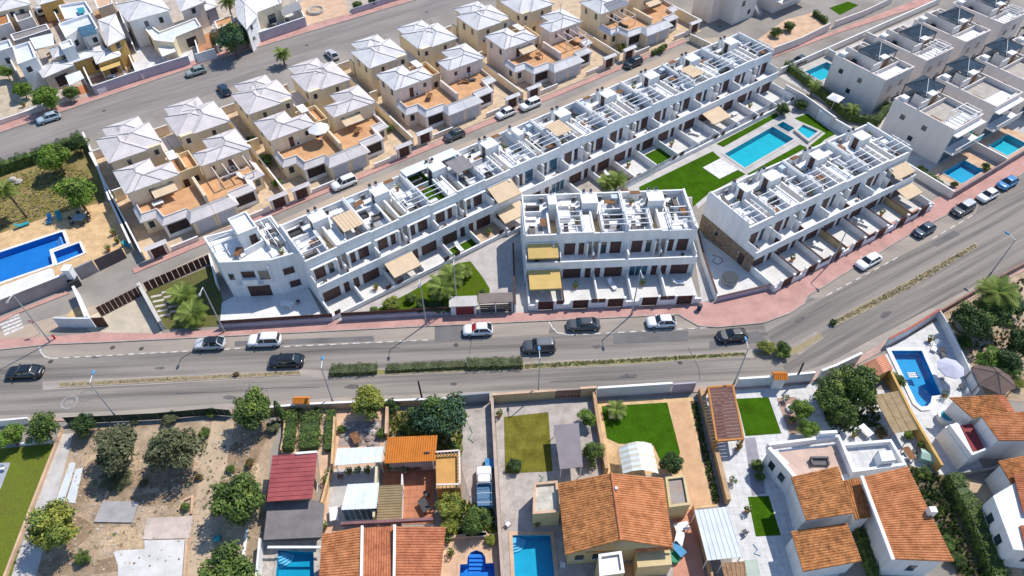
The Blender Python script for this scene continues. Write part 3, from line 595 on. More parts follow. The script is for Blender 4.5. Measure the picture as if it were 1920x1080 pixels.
o = FB.w(24.35, 0); t = T('side_wall', 'white side wall at the right end of the middle terrace', 'wall', (o.x, o.y, 0), FB.a)
MB().box(.003, .2, -.16, 1.2, 0, 4.0).box(.003, .2, 2.27, 11, 2.7, 7.4).build('panel', WH, t, local=True)
# awnings
def awning(u, x0, x1, y0, y1, z0, z1, mat, lab):
    t, X, w, F, _ = u; o = t.location; a = T('awning', lab, 'awning', (o.x, o.y, 0), F.a)
    p = [(X(x0), y0, z0), (X(x1), y0, z0), (X(x1), y1, z1), (X(x0), y1, z1)]
    mb = MB(); mb.quad(*p); mb.quad(*[(q[0], q[1], q[2] - .03) for q in p[::-1]]); mb.quad(p[2], p[3], (p[3][0], p[3][1], z1 - .22), (p[2][0], p[2][1], z1 - .22)); mb.build('cloth', mat, a, local=True)
    MB().tube((X(x0), y0 - .06, z0 + .06), (X(x1), y0 - .06, z0 + .06), .09).build('roller', WMET, a, local=True)
    for x in (x0 + .1, x1 - .1): MB().bar((X(x), y0, z0 - .08), (X(x), y1, z1 - .08), .05, .05).build('arm', WMET, a, local=True)
A_, B_, C_ = UNITS['A'], UNITS['B'], UNITS['C']
awning(A_[2], .2, 4.7, -.2, -3.1, 2.75, 2.2, CANV, 'large pale tan awning over a garden near the left lawn')
awning(A_[6], .2, 4.6, 2.2, -.9, 5.6, 4.6, CANV, 'upper tan awning over a balcony of the long terrace')
awning(A_[6], .0, 4.7, -.2, -2.9, 2.7, 2.1, CANV, 'lower tan awning over a garden left of the middle terrace')
awning(A_[15], .3, 4.7, -.2, -3.4, 2.75, 2.2, CANV, 'pale tan awning over a garden by the community pool')
awning(B_[0], .3, 4.6, 2.2, -.1, 5.6, 4.9, YCAN, 'upper yellow awning at the left end of the middle terrace')
awning(B_[0], .3, 4.8, -.2, -3.6, 2.75, 2.3, YCAN, 'lower yellow awning at the left end of the middle terrace')
awning(C_[6], .4, 4.6, 2.2, -.0, 5.6, 4.8, CANV, 'upper tan awning at the right end of the right terrace')
awning(C_[6], .3, 4.0, -.2, -2.6, 2.75, 2.3, CANV, 'lower tan awning at the right end of the right terrace')
# roof covers
def rcover(u, x0, x1, y0, y1, z, mat, lab, slats=0):
    t, X, w, F, _ = u; o = t.location; a = T('roof_pergola', lab, 'pergola', (o.x, o.y, 6.2), F.a)
    for x in (x0 + .1, x1 - .1):
        for y in (y0 + .1, y1 - .1): MB().box(X(x) - .06, X(x) + .06, y - .06, y + .06, 0, z - .1).build('post', WMET, a, local=True)
    if slats:
        n = slats; d = (x1 - x0) / n
        for k in range(n): MB().box(X(x0 + k * d), X(x0 + (k + .93) * d), y0, y1, z, z + .05).build('cloth_panel', [CANV, M('brown_stripe_cloth', (.42, .30, .2), .85, .06, 1)][0 if k % 2 else 0], a, local=True); MB().box(X(x0 + (k + .93) * d), X(x0 + (k + 1) * d), y0, y1, z + .002, z + .06).build('batten', WOOD, a, local=True)
    else: MB().box(X(x0), X(x1), y0, y1, z, z + .08).build('cover', mat, a, local=True)
rcover(A_[1], .3, 3.4, 3.2, 7.0, 2.0, CANV, 'striped tan cloth pergola on a roof near the left end', 6)
rcover(A_[5], .3, 3.5, 4.6, 8.0, 2.3, M('grey_cloth', (.24, .225, .23), .85, .08, 1), 'grey cloth gazebo on a roof of the long terrace')
rcover(A_[9], .3, 3.3, 3.6, 7.2, 2.0, CANV, 'beige slatted pergola on a roof above the middle palm', 6)
rcover(A_[15], .4, 3.3, 3.4, 6.8, 2.0, CANV, 'pale tan slatted pergola on a roof near the upper end', 5)
rcover(A_[4], .2, 4.6, 9.3, 11.2, 1.6, POLY, 'pale corrugated canopy along the lane wall behind the turf roof')
rcover(A_[5], .2, 4.6, 9.3, 11.2, 1.7, POLY, 'pale corrugated canopy along the lane wall behind the gazebo')
# furniture on roofs and in gardens
sets = [('sofa', 'grey'), ('table', 'white'), ('lounger', 'white'), ('lounger', 'dark'), ('table', 'brown'), ('sofa', 'white'), ('chair', 'dark'), ('pot', 'terracotta'), ('sofa', 'dark'), ('lounger', 'grey')]
for row, nm in (('A', 'long'), ('B', 'short middle'), ('C', 'right')):
    for i, u in enumerate(UNITS[row]):
        side = 'from the left' if row != 'C' else 'from the stone end'
        F = u[3]; used = set()
        for k in range(5):
            kind, col = sets[(i * 3 + k * 4 + (row == 'C')) % len(sets)]
            if (kind, col) in used: continue
            used.add((kind, col))
            furn(kind, col, loc3(u, (1.0, 2.6, 1.5, .8, 2.4)[k] + .2 * rnd.random(), (3.5, 5.0, 8.9, 6.3, 7.6)[k] + .3 * rnd.random(), 6.22), F.a + rnd.choice((0, 1.57, 3.14)), f'on the {ORD[i]} roof {side} in the {nm} row')
        if (i + len(row)) % 3 != 1 or row == 'B':
            kind, col = sets[(i * 5 + 2) % len(sets)]
            furn(kind, col, loc3(u, 2.2, -1.6, .07), F.a + rnd.choice((0, .4, 1.57)), f'in the {ORD[i]} garden {side} of the {nm} row')
        if i % 4 == 0: furn('chair', 'dark', loc3(u, 1.6, 1.0, 3.02), F.a + 1.2, f'on the {ORD[i]} balcony {side} in the {nm} row')
# ---- end house of the long row with its stair tower
o = FA.w(0, 0); t = T('end_house', 'white end house with square stair tower at the left end of the long terrace', 'house', (o.x, o.y, 0), FA.a)
fp = [(-5.5, 15.2), (-5.5, 9.0), (-3.9, 7.95), (.3, 5.35), (3.4, 4.7), (3.99, 4.4), (3.99, 14.0), (-1, 14.2)]
MB().prism(fp, 0, 6.25, 0, 1).build('wall', [WH, WHR], t, local=True)
MB().rim(fp, .2, 6.255, 7.0).build('parapet', WH, t, local=True); MB().rim(inset(ccw(fp), -.03), .26, 7.0, 7.05).build('parapet_coping', LEDGE, t, local=True)
MB().box(-1.7, .9, 10.1, 14.0, 6.26, 9.0).build('stair_tower', WH, t, local=True); MB().rim([(-1.75, 10.05), (.95, 10.05), (.95, 14.05), (-1.75, 14.05)], .2, 9.0, 9.35).build('tower_parapet', LEDGE, t, local=True); MB().box(-1.5, .7, 10.3, 13.8, 9.0, 9.03).build('tower_roof', WHR, t, local=True)
MB().box(-.5, .5, 10.04, 10.1, 6.3, 8.3).build('tower_door', BROWN, t, local=True)
def onwall(t, a, b, u0, u1, z0, z1, name, mat, d=.06, fr=True):   # opening on a wall line a->b (local), u in metres from a
    a, b = Vector(a), Vector(b); e = (b - a).normalized(); n = Vector((e.y, -e.x))
    p = [a + e * u0, a + e * u1, a + e * u1 + n * d, a + e * u0 + n * d]
    ob = MB().prism(p, z0, z1).build(name, mat, t, local=True)
    if fr:
        q = [a + e * (u0 - .06), a + e * (u1 + .06), a + e * (u1 + .06) + n * (d + .06), a + e * (u0 - .06) + n * (d + .06)]
        MB().prism(q, z1, z1 + .07).build('lintel', LEDGE, ob, local=True); MB().prism(q, z0 - .06, z0).build('sill', LEDGE, ob, local=True)
    return ob
a, b = (-3.9, 7.95), (.3, 5.35)
onwall(t, a, b, .5, 3.6, .05, 2.3, 'garage_shutter', BROWN); onwall(t, a, b, .4, 2.2, 3.2, 5.2, 'balcony_door', BROWN); onwall(t, a, b, 2.7, 4.3, 3.4, 5.2, 'window', GLASS)
onwall(t, a, b, -.4, 3.0, 2.85, 3.0, 'ledge', LEDGE, .7, False); onwall(t, (.3, 5.35), (3.4, 4.7), 1.1, 2.6, 3.6, 4.9, 'window', BROWN); onwall(t, (.3, 5.35), (3.4, 4.7), 1.4, 2.9, .9, 2.2, 'window', BROWN)

onwall(t, a, b, .3, 2.4, 3.0, 3.9, 'balcony_panel', WH, .62, False); onwall(t, a, b, 4.35, 4.5, 3.0, 6.2, 'wall_fin', WH, .5, False); onwall(t, (-5.5, 9.0), (-3.9, 7.95), .5, 1.2, 3.6, 4.8, 'window', GLASS)
MB().line([(-1.9, 9.0), (.9, 9.4), (.9, 10.0)], .2, 6.26, 7.3).build('roof_partition', WH, t, local=True); MB().box(1.2, 1.4, 8.0, 13.6, 6.26, 7.25).build('roof_partition', WH, t, local=True)
for y in (11.2, 12.4): MB().box(-5.2, -1.75, y, y + .1, 8.1, 8.22).build('pergola_rail', WMET, t, local=True); MB().box(-5.2, -5.1, y, y + .1, 6.26, 8.1).build('pergola_post', WMET, t, local=True)
for x in (2.0, 3.2): MB().box(x, x + .1, 6.5, 12.5, 8.0, 8.1).build('pergola_rail', WMET, t, local=True)
for x in (2.0, 3.2):
    for y in (6.5, 12.4): MB().box(x, x + .1, y, y + .1, 6.26, 8.0).build('pergola_post', WMET, t, local=True)
MB().box(1.7, 2.6, 12.9, 13.4, 6.26, 7.0).build('air_conditioner', MGRY, t, local=True)
for k, (x, y, kd, c) in enumerate([(-3.4, 11.0, 'lounger', 'white'), (-2.6, 9.6, 'table', 'brown'), (2.5, 8.6, 'sofa', 'grey'), (2.8, 10.8, 'table', 'dark'), (2.2, 6.2, 'pot', 'terracotta')]): p = FA.w(x, y, 6.27); furn(kd, c, p, FA.a + k, 'on the roof of the tower end house')
# ---------------------------------------------------------------- cream houses with grey-white hipped roofs
def hip(t, x0, x1, y0, y1, z, sl, mat, name='roof', thick=.12, caps=True):
    w, d = x1 - x0, y1 - y0; r = min(w, d) / 2; h = r * sl; mb = MB()
    if w >= d: a, b = (x0 + r, y0 + r, z + h), (x1 - r, y0 + r, z + h)
    else: a, b = (x0 + r, y0 + r, z + h), (x0 + r, y1 - r, z + h)
    c = [(x0, y0, z), (x1, y0, z), (x1, y1, z), (x0, y1, z)]
    if w >= d: fs = [(c[0], c[1], b, a), (c[1], c[2], b), (c[2], c[3], a, b), (c[3], c[0], a)]; hp = [(c[0], a), (c[1], b), (c[2], b), (c[3], a)]
    else: fs = [(c[0], c[1], a), (c[1], c[2], b, a), (c[2], c[3], b), (c[3], c[0], a, b)]; hp = [(c[0], a), (c[1], a), (c[2], b), (c[3], b)]
    for f in fs: mb.quad(*f)
    for i in range(4): p, q = c[i], c[(i + 1) % 4]; mb.quad(p, (p[0], p[1], z - thick), (q[0], q[1], z - thick), q)
    mb.quad(*[(q[0], q[1], z - thick) for q in c[::-1]])
    o = mb.build(name, mat, t, local=True)
    if caps:
        for p, q in hp + ([(a, b)] if (Vector(a) - Vector(b)).length > .3 else []):
            MB().tube(Vector(p) + Vector((0, 0, .01)), Vector(q) + Vector((0, 0, .01)), .1, n=5).build('ridge_cap', RIDGE, o, local=True)
    return o
GARD = M('pale_garage_door', (.50, .52, .55), .5, .05, 1, stripe=('z', 0, .45, .12))
def hip_house(bx, by, mir, front, blk, tm, wm, extra):
    side = 'right' if mir else 'left'; X = (lambda a: 23.8 - a) if mir else (lambda a: a)
    o = FH.w(bx + X(2), by + (.9 if front else 10)); 
    lab = f'hip-roofed cream house, {"front" if front else "back"} {side} of the {ORD[blk]} block from the left' + extra
    t = T('hip_roofed_house', lab, 'house', (*FH.w(bx, by).xy, 0), FH.a, 'cream hip-roofed houses')
    def bx_(mb, x0, x1, *r): return mb.box(X(x0), X(x1), *r)
    def hp(x0, x1, y0, y1, z, sl, **k): a, b = sorted((X(x0), X(x1))); return hip(t, a, b, y0, y1, z, sl, tm, **k)
    def win(x, y, z, w=.8, h=1.1, ax='y', nm='window', mat=GLASS):
        if ax == 'y': ob = bx_(MB(), x, x + w, y - .05, y, z, z + h).build(nm, mat, t, local=True); bx_(MB(), x - .07, x + w + .07, y - .1, y, z - .08, z).build('sill', LEDGE, ob, local=True)
        else: xx = X(x); s = -1 if (ax == 'l') != bool(mir) else 1; ob = MB().box(xx, xx + s * .05, y, y + w, z, z + h).build(nm, mat, t, local=True); MB().box(xx, xx + s * .1, y - .07, y + w + .07, z - .08, z).build('sill', LEDGE, ob, local=True)
        return ob
    if front:
        P = [(2.3, .9), (2.3, -2.7), (4.5, -2.9), (4.8, -5.4), (8.3, -5.5), (8.4, -7.3), (11.88, -7.3), (11.88, .9)]
        PX = [(X(a), b) for a, b in P]
        MB().prism(PX, 0, 3.0).build('ground_floor_wall', wm, t, local=True)
        MB().prism(inset(ccw([(X(a), b) for a, b in [(2.45, .88), (2.45, -2.5), (4.75, -2.7), (5.05, -5.1), (8.55, -5.2), (8.6, -4.75), (11.7, -4.75), (11.7, .88)]]), .02), 3.001, 3.05).build('terrace_floor', ORFL, t, local=True)
        mb = MB(); bx_(mb, 2.3, 7.3, .9, 7.1, 2.95, 6.0); mb.build('upper_wall', wm, t, local=True)
        mb = MB(); bx_(mb, 7.3, 9.9, .905, 4.3, 0, 6.0); bx_(mb, 2.3, 7.3, .91, 7.1, 0, 2.95); mb.build('wing_wall', wm, t, local=True)
        hp(1.95, 7.65, .55, 7.45, 6.0, .36); hp(3.2, 10.25, .538, 4.65, 6.0, .36, name='wing_roof')
        # skirt roof round the ground floor
        out = [(1.9, .8), (1.9, -3.1), (4.15, -3.3), (4.45, -5.8), (8.0, -5.9), (8.05, -7.75), (11.88, -7.75)]
        inn = [(2.75, .8), (2.75, -2.2), (4.95, -2.4), (5.25, -4.9), (8.75, -5.0), (8.9, -6.45), (11.88, -6.45)]
        zo = [2.85] * 7; zi = [3.6, 3.6, 3.6, 3.6, 3.6, 3.75, 3.75]
        mb = MB()
        for k in range(6):
            q = [(X(out[k][0]), out[k][1], zo[k]), (X(out[k + 1][0]), out[k + 1][1], zo[k + 1]), (X(inn[k + 1][0]), inn[k + 1][1], zi[k + 1]), (X(inn[k][0]), inn[k][1], zi[k])]
            mb.quad(*q); mb.quad(*[(p[0], p[1], 3.04 if j > 1 else p[2] - .14) for j, p in enumerate(q)][::-1]); mb.quad(q[0], (q[0][0], q[0][1], 2.71), (q[1][0], q[1][1], 2.71), q[1]); mb.quad(q[3], q[2], (q[2][0], q[2][1], 3.04), (q[3][0], q[3][1], 3.04))
        mb.build('skirt_roof', tm, t, local=True)
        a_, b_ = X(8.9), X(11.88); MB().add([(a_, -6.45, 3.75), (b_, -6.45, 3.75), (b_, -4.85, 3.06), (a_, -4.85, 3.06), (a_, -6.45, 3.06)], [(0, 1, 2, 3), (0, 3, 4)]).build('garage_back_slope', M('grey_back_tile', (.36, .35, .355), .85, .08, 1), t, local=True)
        mb = MB()
        mb.line([(X(a), b) for a, b in inn[:5]], .16, 3.05, 3.75); mb.build('terrace_parapet', PINKR, t, local=True)
        mb = MB(); bx_(mb, 11.7, 11.88, -4.8, .9, 3.05, 4.5); mb.build('terrace_side_wall', wm, t, local=True)
        bx_(MB(), 5.0, 8.1, -5.56, -5.42, .4, 2.3).build('porch_shade_panel', M('porch_shade', (.06, .045, .04), .8, .2, 2), t, local=True); bx_(MB(), 4.6, 4.95, -5.7, -5.35, 0, 2.75).build('porch_column', WH, t, local=True); bx_(MB(), 4.95, 8.2, -5.68, -5.57, 0, .7).build('porch_balustrade', WH, t, local=True)  # dark flat panel paints the shade of the open porch; no recess behind it
        bx_(MB(), 8.9, 11.5, -7.36, -7.3, .05, 2.3).build('garage_door', GARD, t, local=True); bx_(MB(), 8.85, 11.55, -7.42, -7.3, 2.3, 2.4).build('lintel', LEDGE, t, local=True)
        win(2.9, -2.78, 1.0, 1.0, 1.2); win(5.2, .9, 3.2, .8, 1.9, nm='terrace_door', mat=BROWN); win(8.2, .9, 4.3, .6, .8)
        win(2.3, 1.8, 4.2, .7, 1.1, 'l'); win(2.3, 5.0, 4.2, .7, 1.1, 'l'); win(2.3, -1.6, 1.1, .8, 1.1, 'l')
    else:
        mb = MB(); bx_(mb, 2.3, 10.25, 10.3, 17.5, 0, 6.0); mb.build('wall', wm, t, local=True)
        mb = MB(); bx_(mb, 4.0, 9.4, 17.5, 20.9, 0, 5.7); mb.build('rear_wall', wm, t, local=True)
        mb = MB(); bx_(mb, 10.25, 11.85, 12.5, 16.5, 0, 3.0); mb.build('side_annexe', wm, t, local=True); mb = MB(); bx_(mb, 10.25, 11.86, 12.3, 16.7, 3.0, 3.12); mb.build('annexe_roof', tm, t, local=True)
        hp(1.95, 8.2, 9.95, 17.85, 6.0, .34); hp(3.4, 10.65, 10.9, 17.838, 6.0, .34, name='wing_roof'); hp(3.65, 9.75, 15.5, 21.25, 5.7, .34, name='rear_roof')
        win(4.6, 10.3, 4.2, .6, 1.0); win(8.9, 10.3, 4.4, .7, .9); win(2.3, 11.8, 4.2, .7, 1.1, 'l'); win(2.3, 14.8, 4.0, .8, 1.3, 'l'); win(10.25, 11.2, 4.2, .7, 1.0, 'r'); win(6.6, 10.3, 1.2, .8, 1.1)
        bx_(MB(), 2.6, 2.9, 19, 20.6, 0, 2.9).build('carport_pier', wm, t, local=True)
    n_ = blk * 4 + mir * 2 + front; xa = (3.3, 6.2, 4.6, 5.4)[n_ % 4]; yw = .9 if front else 10.3
    ac = bx_(MB(), xa, xa + .8, yw - .34, yw, 3.35 if front else 3.0, 3.95 if front else 3.6).build('air_conditioner', LEDGE, t, local=True); bx_(MB(), xa + .1, xa + .55, yw - .36, yw - .34, (3.42 if front else 3.07), (3.88 if front else 3.53)).build('grille', DGRY, ac, local=True)
    bx_(MB(), 2.42, 2.5, yw - .09, yw - .01, 3.06 if front else 0, 5.9).build('downpipe', LEDGE, t, local=True)
    ax_, ay_ = X(5.0 if front else 5.6), (4.2 if front else 14); MB().tube((ax_, ay_, 6.6), (ax_, ay_, 9.2), .03, n=5).build('aerial_mast', MGRY, t, local=True)
    for k in range(4): MB().tube((ax_ - .5 + .08 * k, ay_, 9.1 - .22 * k), (ax_ + .5 - .08 * k, ay_, 9.1 - .22 * k), .02, n=4).build('aerial_arm', MGRY, t, local=True)
    if front and n_ % 3 == 1:
        q = [(X(5.4), .85, 5.0), (X(9.0), .85, 5.0), (X(9.0), -1.1, 4.6), (X(5.4), -1.1, 4.6)]; MB().quad(*q).quad(*[(p[0], p[1], p[2] - .03) for p in q[::-1]]).build('awning', CANV if n_ % 2 else YCAN, t, local=True)
    if front and (blk, mir) in ((0, 1), (3, 1), (4, 0)):
        for k in range(4): bx_(MB(), 3.6 + k * 1.7, 3.72 + k * 1.7, -3.0, .88, 5.2, 5.34).build('pergola_beam', PINKR, t, local=True)
        bx_(MB(), 3.5, 9.0, -3.0, -2.86, 5.06, 5.2).build('pergola_beam', PINKR, t, local=True)
        for x in (3.5, 8.86): bx_(MB(), x, x + .14, -3.0, -2.86, 3.06, 5.06).build('pergola_post', PINKR, t, local=True)
    return t
YARD = M('brown_yard_paving', (.56, .43, .30), .9, .12, .8, fine=.1)
BLK = [(0, 0, HIPP, CREAM), (23.1, 0, HIPP, CREAM), (47.3, 1.3, HIPT, PINKR), (71.8, 1.55, HIPT, PINKR), (96.5, 1.6, HIPT, CREAM)]
for b, (bx, by, tm, wm) in enumerate(BLK):
    sheet('yard', FH.xy([(bx + .3, by - 8.3 - (by > 0)), (bx + 23.3, by - 8.3 - (by > 0)), (bx + 23.3, by + 22.2), (bx + .3, by + 22.2)]), .02, YARD)
    for mir in (0, 1):
        hip_house(bx, by, mir, True, b, tm, wm, ', solar panels' if (b, mir) == (4, 0) else ''); 
        if b < 4: hip_house(bx, by, mir, False, b, tm, CREAM, '')
    # low link wing between the halves, with its own terrace and white shade
    o = FH.w(bx, by); lk = T('link_wing', f'low cream link wing between the four houses of the {ORD[b]} block', 'annexe', (o.x, o.y, 0), FH.a, 'low link wings of the hip-roofed blocks')
    lp = [(9.95, 4.4), (13.85, 4.4), (13.85, 9.6), (9.95, 9.6)]; MB().prism(lp, 0, 2.9, 0, 1).build('wall', [CREAM, ORFL], lk, local=True); MB().rim(lp, .16, 2.901, 3.7).build('parapet', CREAM, lk, local=True); MB().box(11.8, 12.0, 4.6, 9.4, 2.91, 4.1).build('party_wall', CREAM, lk, local=True)
    MB().box(10.2, 11.6, 6.6, 9.2, 4.9, 5.0).build('shade_panel', LEDGE, lk, local=True)
    for q in ((10.3, 6.7), (11.45, 6.7), (10.3, 9.05), (11.45, 9.05)): MB().box(q[0], q[0] + .08, q[1], q[1] + .08, 2.91, 4.9).build('shade_post', WMET, lk, local=True)
    MB().box(10.6, 11.5, 4.34, 4.4, .1, 2.1).build('door', BROWN, lk, local=True); MB().box(12.4, 13.2, 4.34, 4.4, 1.0, 2.1).build('window', GLASS, lk, local=True)
    for k, x in enumerate((.5, 22.0)):
        o2 = FH.w(bx + x, by + 8.2); wg = T('side_gate_wall', f'ochre cross wall in the {("left", "right")[k]} side passage of the {ORD[b]} block', 'wall', (o2.x, o2.y, 0), FH.a, 'passage walls of the hip-roofed blocks'); MB().box(0, 1.5, 0, .2, 0, 2.2).build('panel', OCHRE if k else CREAM, wg, local=True); MB().box(-.03, 1.53, -.03, .23, 2.2, 2.27).build('coping', LEDGE, wg, local=True)
    # boundary walls and gates
    P = lambda x, y: FH.w(bx + x, by + y).xy
    wall('garden_wall', [P(.15, -8.2), P(.15, 22)], 1.7, .18, CREAM, f'cream boundary wall on the left side of the {ORD[b]} hip-roofed block', px=False, cap=LEDGE)
    wall('front_wall', [P(4.0, -8.7), P(8.2, -8.7)], .9, .18, PINKR, f'low street wall before the left porch of the {ORD[b]} hip-roofed block', px=False, cap=LEDGE)
    wall('front_wall', [P(15.6, -8.7), P(19.9, -8.7)], .9, .18, PINKR, f'low street wall before the right porch of the {ORD[b]} hip-roofed block', px=False, cap=LEDGE)
    for k, x in enumerate((.9, 20.1)):
        o = FH.w(bx + x, by - 8.7); g = T('gate', f'{("left", "right")[k]} street gate with small white tiled hood of the {ORD[b]} block', 'gate', (o.x, o.y, 0), FH.a, 'street gates of the hip-roofed blocks')
        for q in (0, 2.4): MB().box(q, q + .4, -.2, .2, 0, 2.3).build('pillar', PINKR, g, local=True)
        MB().box(.45, 2.35, -.04, .04, .1, 1.9).build('gate_leaf', BROWNP, g, local=True)
        MB().add([(-.25, -.55, 2.3), (3.05, -.55, 2.3), (3.05, 0, 2.65), (-.25, 0, 2.65), (-.25, .55, 2.3), (3.05, .55, 2.3)], [(0, 1, 2, 3), (3, 2, 5, 4), (0, 3, 4), (1, 5, 2), (0, 4, 5, 1)]).build('hood', tm, g, local=True)
    wall('rear_wall', [P(.3, 22.3), P(3.4, 22.3)], 1.6, .18, PINKR, f'rear street wall at the left of the {ORD[b]} hip-roofed block', px=False, cap=LEDGE)
    wall('rear_wall', [P(10.2, 22.3), P(13.6, 22.3)], 1.8, .18, PINKR, f'rear street wall in the middle of the {ORD[b]} hip-roofed block', px=False, cap=LEDGE)
wall('garden_wall', [FH.w(119.9, -6.8).xy, FH.w(119.9, 14).xy], 2.2, .2, CREAM, 'cream boundary wall at the closed end of the lane', px=False, cap=LEDGE)
wall('end_wall', [FH.w(114.5, -9.2).xy, FH.w(115, -15).xy], 1.6, .2, CREAM, 'low cream wall closing the end of the lane', px=False, cap=LEDGE)
# things on and round these houses
o = FH.w(96.5 + 4.5, 2.6 + 1.6); sp = T('solar_array', 'dark solar panels on the hipped roof at the top centre', 'solar panel', (o.x, o.y, 6.75), FH.a)
for i in range(6):
    for j in range(2): MB().add([(i * .95, j * 1.0 - 2, .36 * j - .72 + .1), (i * .95 + .9, j * 1.0 - 2, .36 * j - .72 + .1), (i * .95 + .9, j * 1.0 - 1.05, .36 * j - .38 + .1), (i * .95, j * 1.0 - 1.05, .36 * j - .38 + .1)], [(0, 1, 2, 3)]).build('panel', SOLAR, sp, local=True)
def parasol(px, py, z, r, h, mat, lab, n=8, base=0.):
    p = W(px, py, z); t = T('parasol', lab, 'parasol', (p.x, p.y, base)); top = z - base
    MB().tube((0, 0, 0), (0, 0, top + h), .04).build('pole', WMET, t, local=True)
    ring = [(r * math.cos(6.2832 * i / n), r * math.sin(6.2832 * i / n), top) for i in range(n)]
    for i in range(n): MB().add([ring[i], ring[(i + 1) % n], (0, 0, top + h), (ring[(i + 1) % n][0] * .98, ring[(i + 1) % n][1] * .98, top - .16), (ring[i][0] * .98, ring[i][1] * .98, top - .16)], [(0, 1, 2), (0, 4, 3, 1)]).build('canopy_panel', mat, t, local=True)
    MB().prism([(.3 * math.cos(i), .3 * math.sin(i)) for i in range(6)], 0, .12).build('foot', MGRY, t, local=True)
parasol(597, 241, 5.6, 1.9, .7, WCLO, 'white octagonal parasol on an orange terrace of the second block', base=3.06)
for i, (bx, x, y, kind, col, w_) in enumerate([(0, 5.5, -1.2, 'table', 'white', 'on the left orange terrace of the first block'), (0, 17, -.6, 'sofa', 'grey', 'on the right orange terrace of the first block'), (0, 18.6, -2.2, 'lounger', 'white', 'on the right orange terrace of the first block'),
      (23.1, 16.5, -2, 'table', 'brown', 'on the right orange terrace of the second block'), (47.3, 8, -1.4, 'table', 'brown', 'on the left orange terrace of the third block'), (47.3, 16.2, -.6, 'lounger', 'brown', 'at the back of the right orange terrace of the third block'), (47.3, 17.6, -.8, 'lounger', 'dark', 'on the right orange terrace of the third block'),
      (71.8, 9, -1.5, 'table', 'brown', 'on the left orange terrace of the fourth block'), (71.8, 18.3, -1.2, 'sofa', 'brown', 'on the right orange terrace of the fourth block'), (96.5, 6.5, -1.8, 'sofa', 'dark', 'on the left orange terrace of the fifth block')]):
    p = FH.w(bx + x, y + (1.4 if bx > 40 else 0), 3.06); furn(kind, col, p, FH.a + .2 * i, w_)
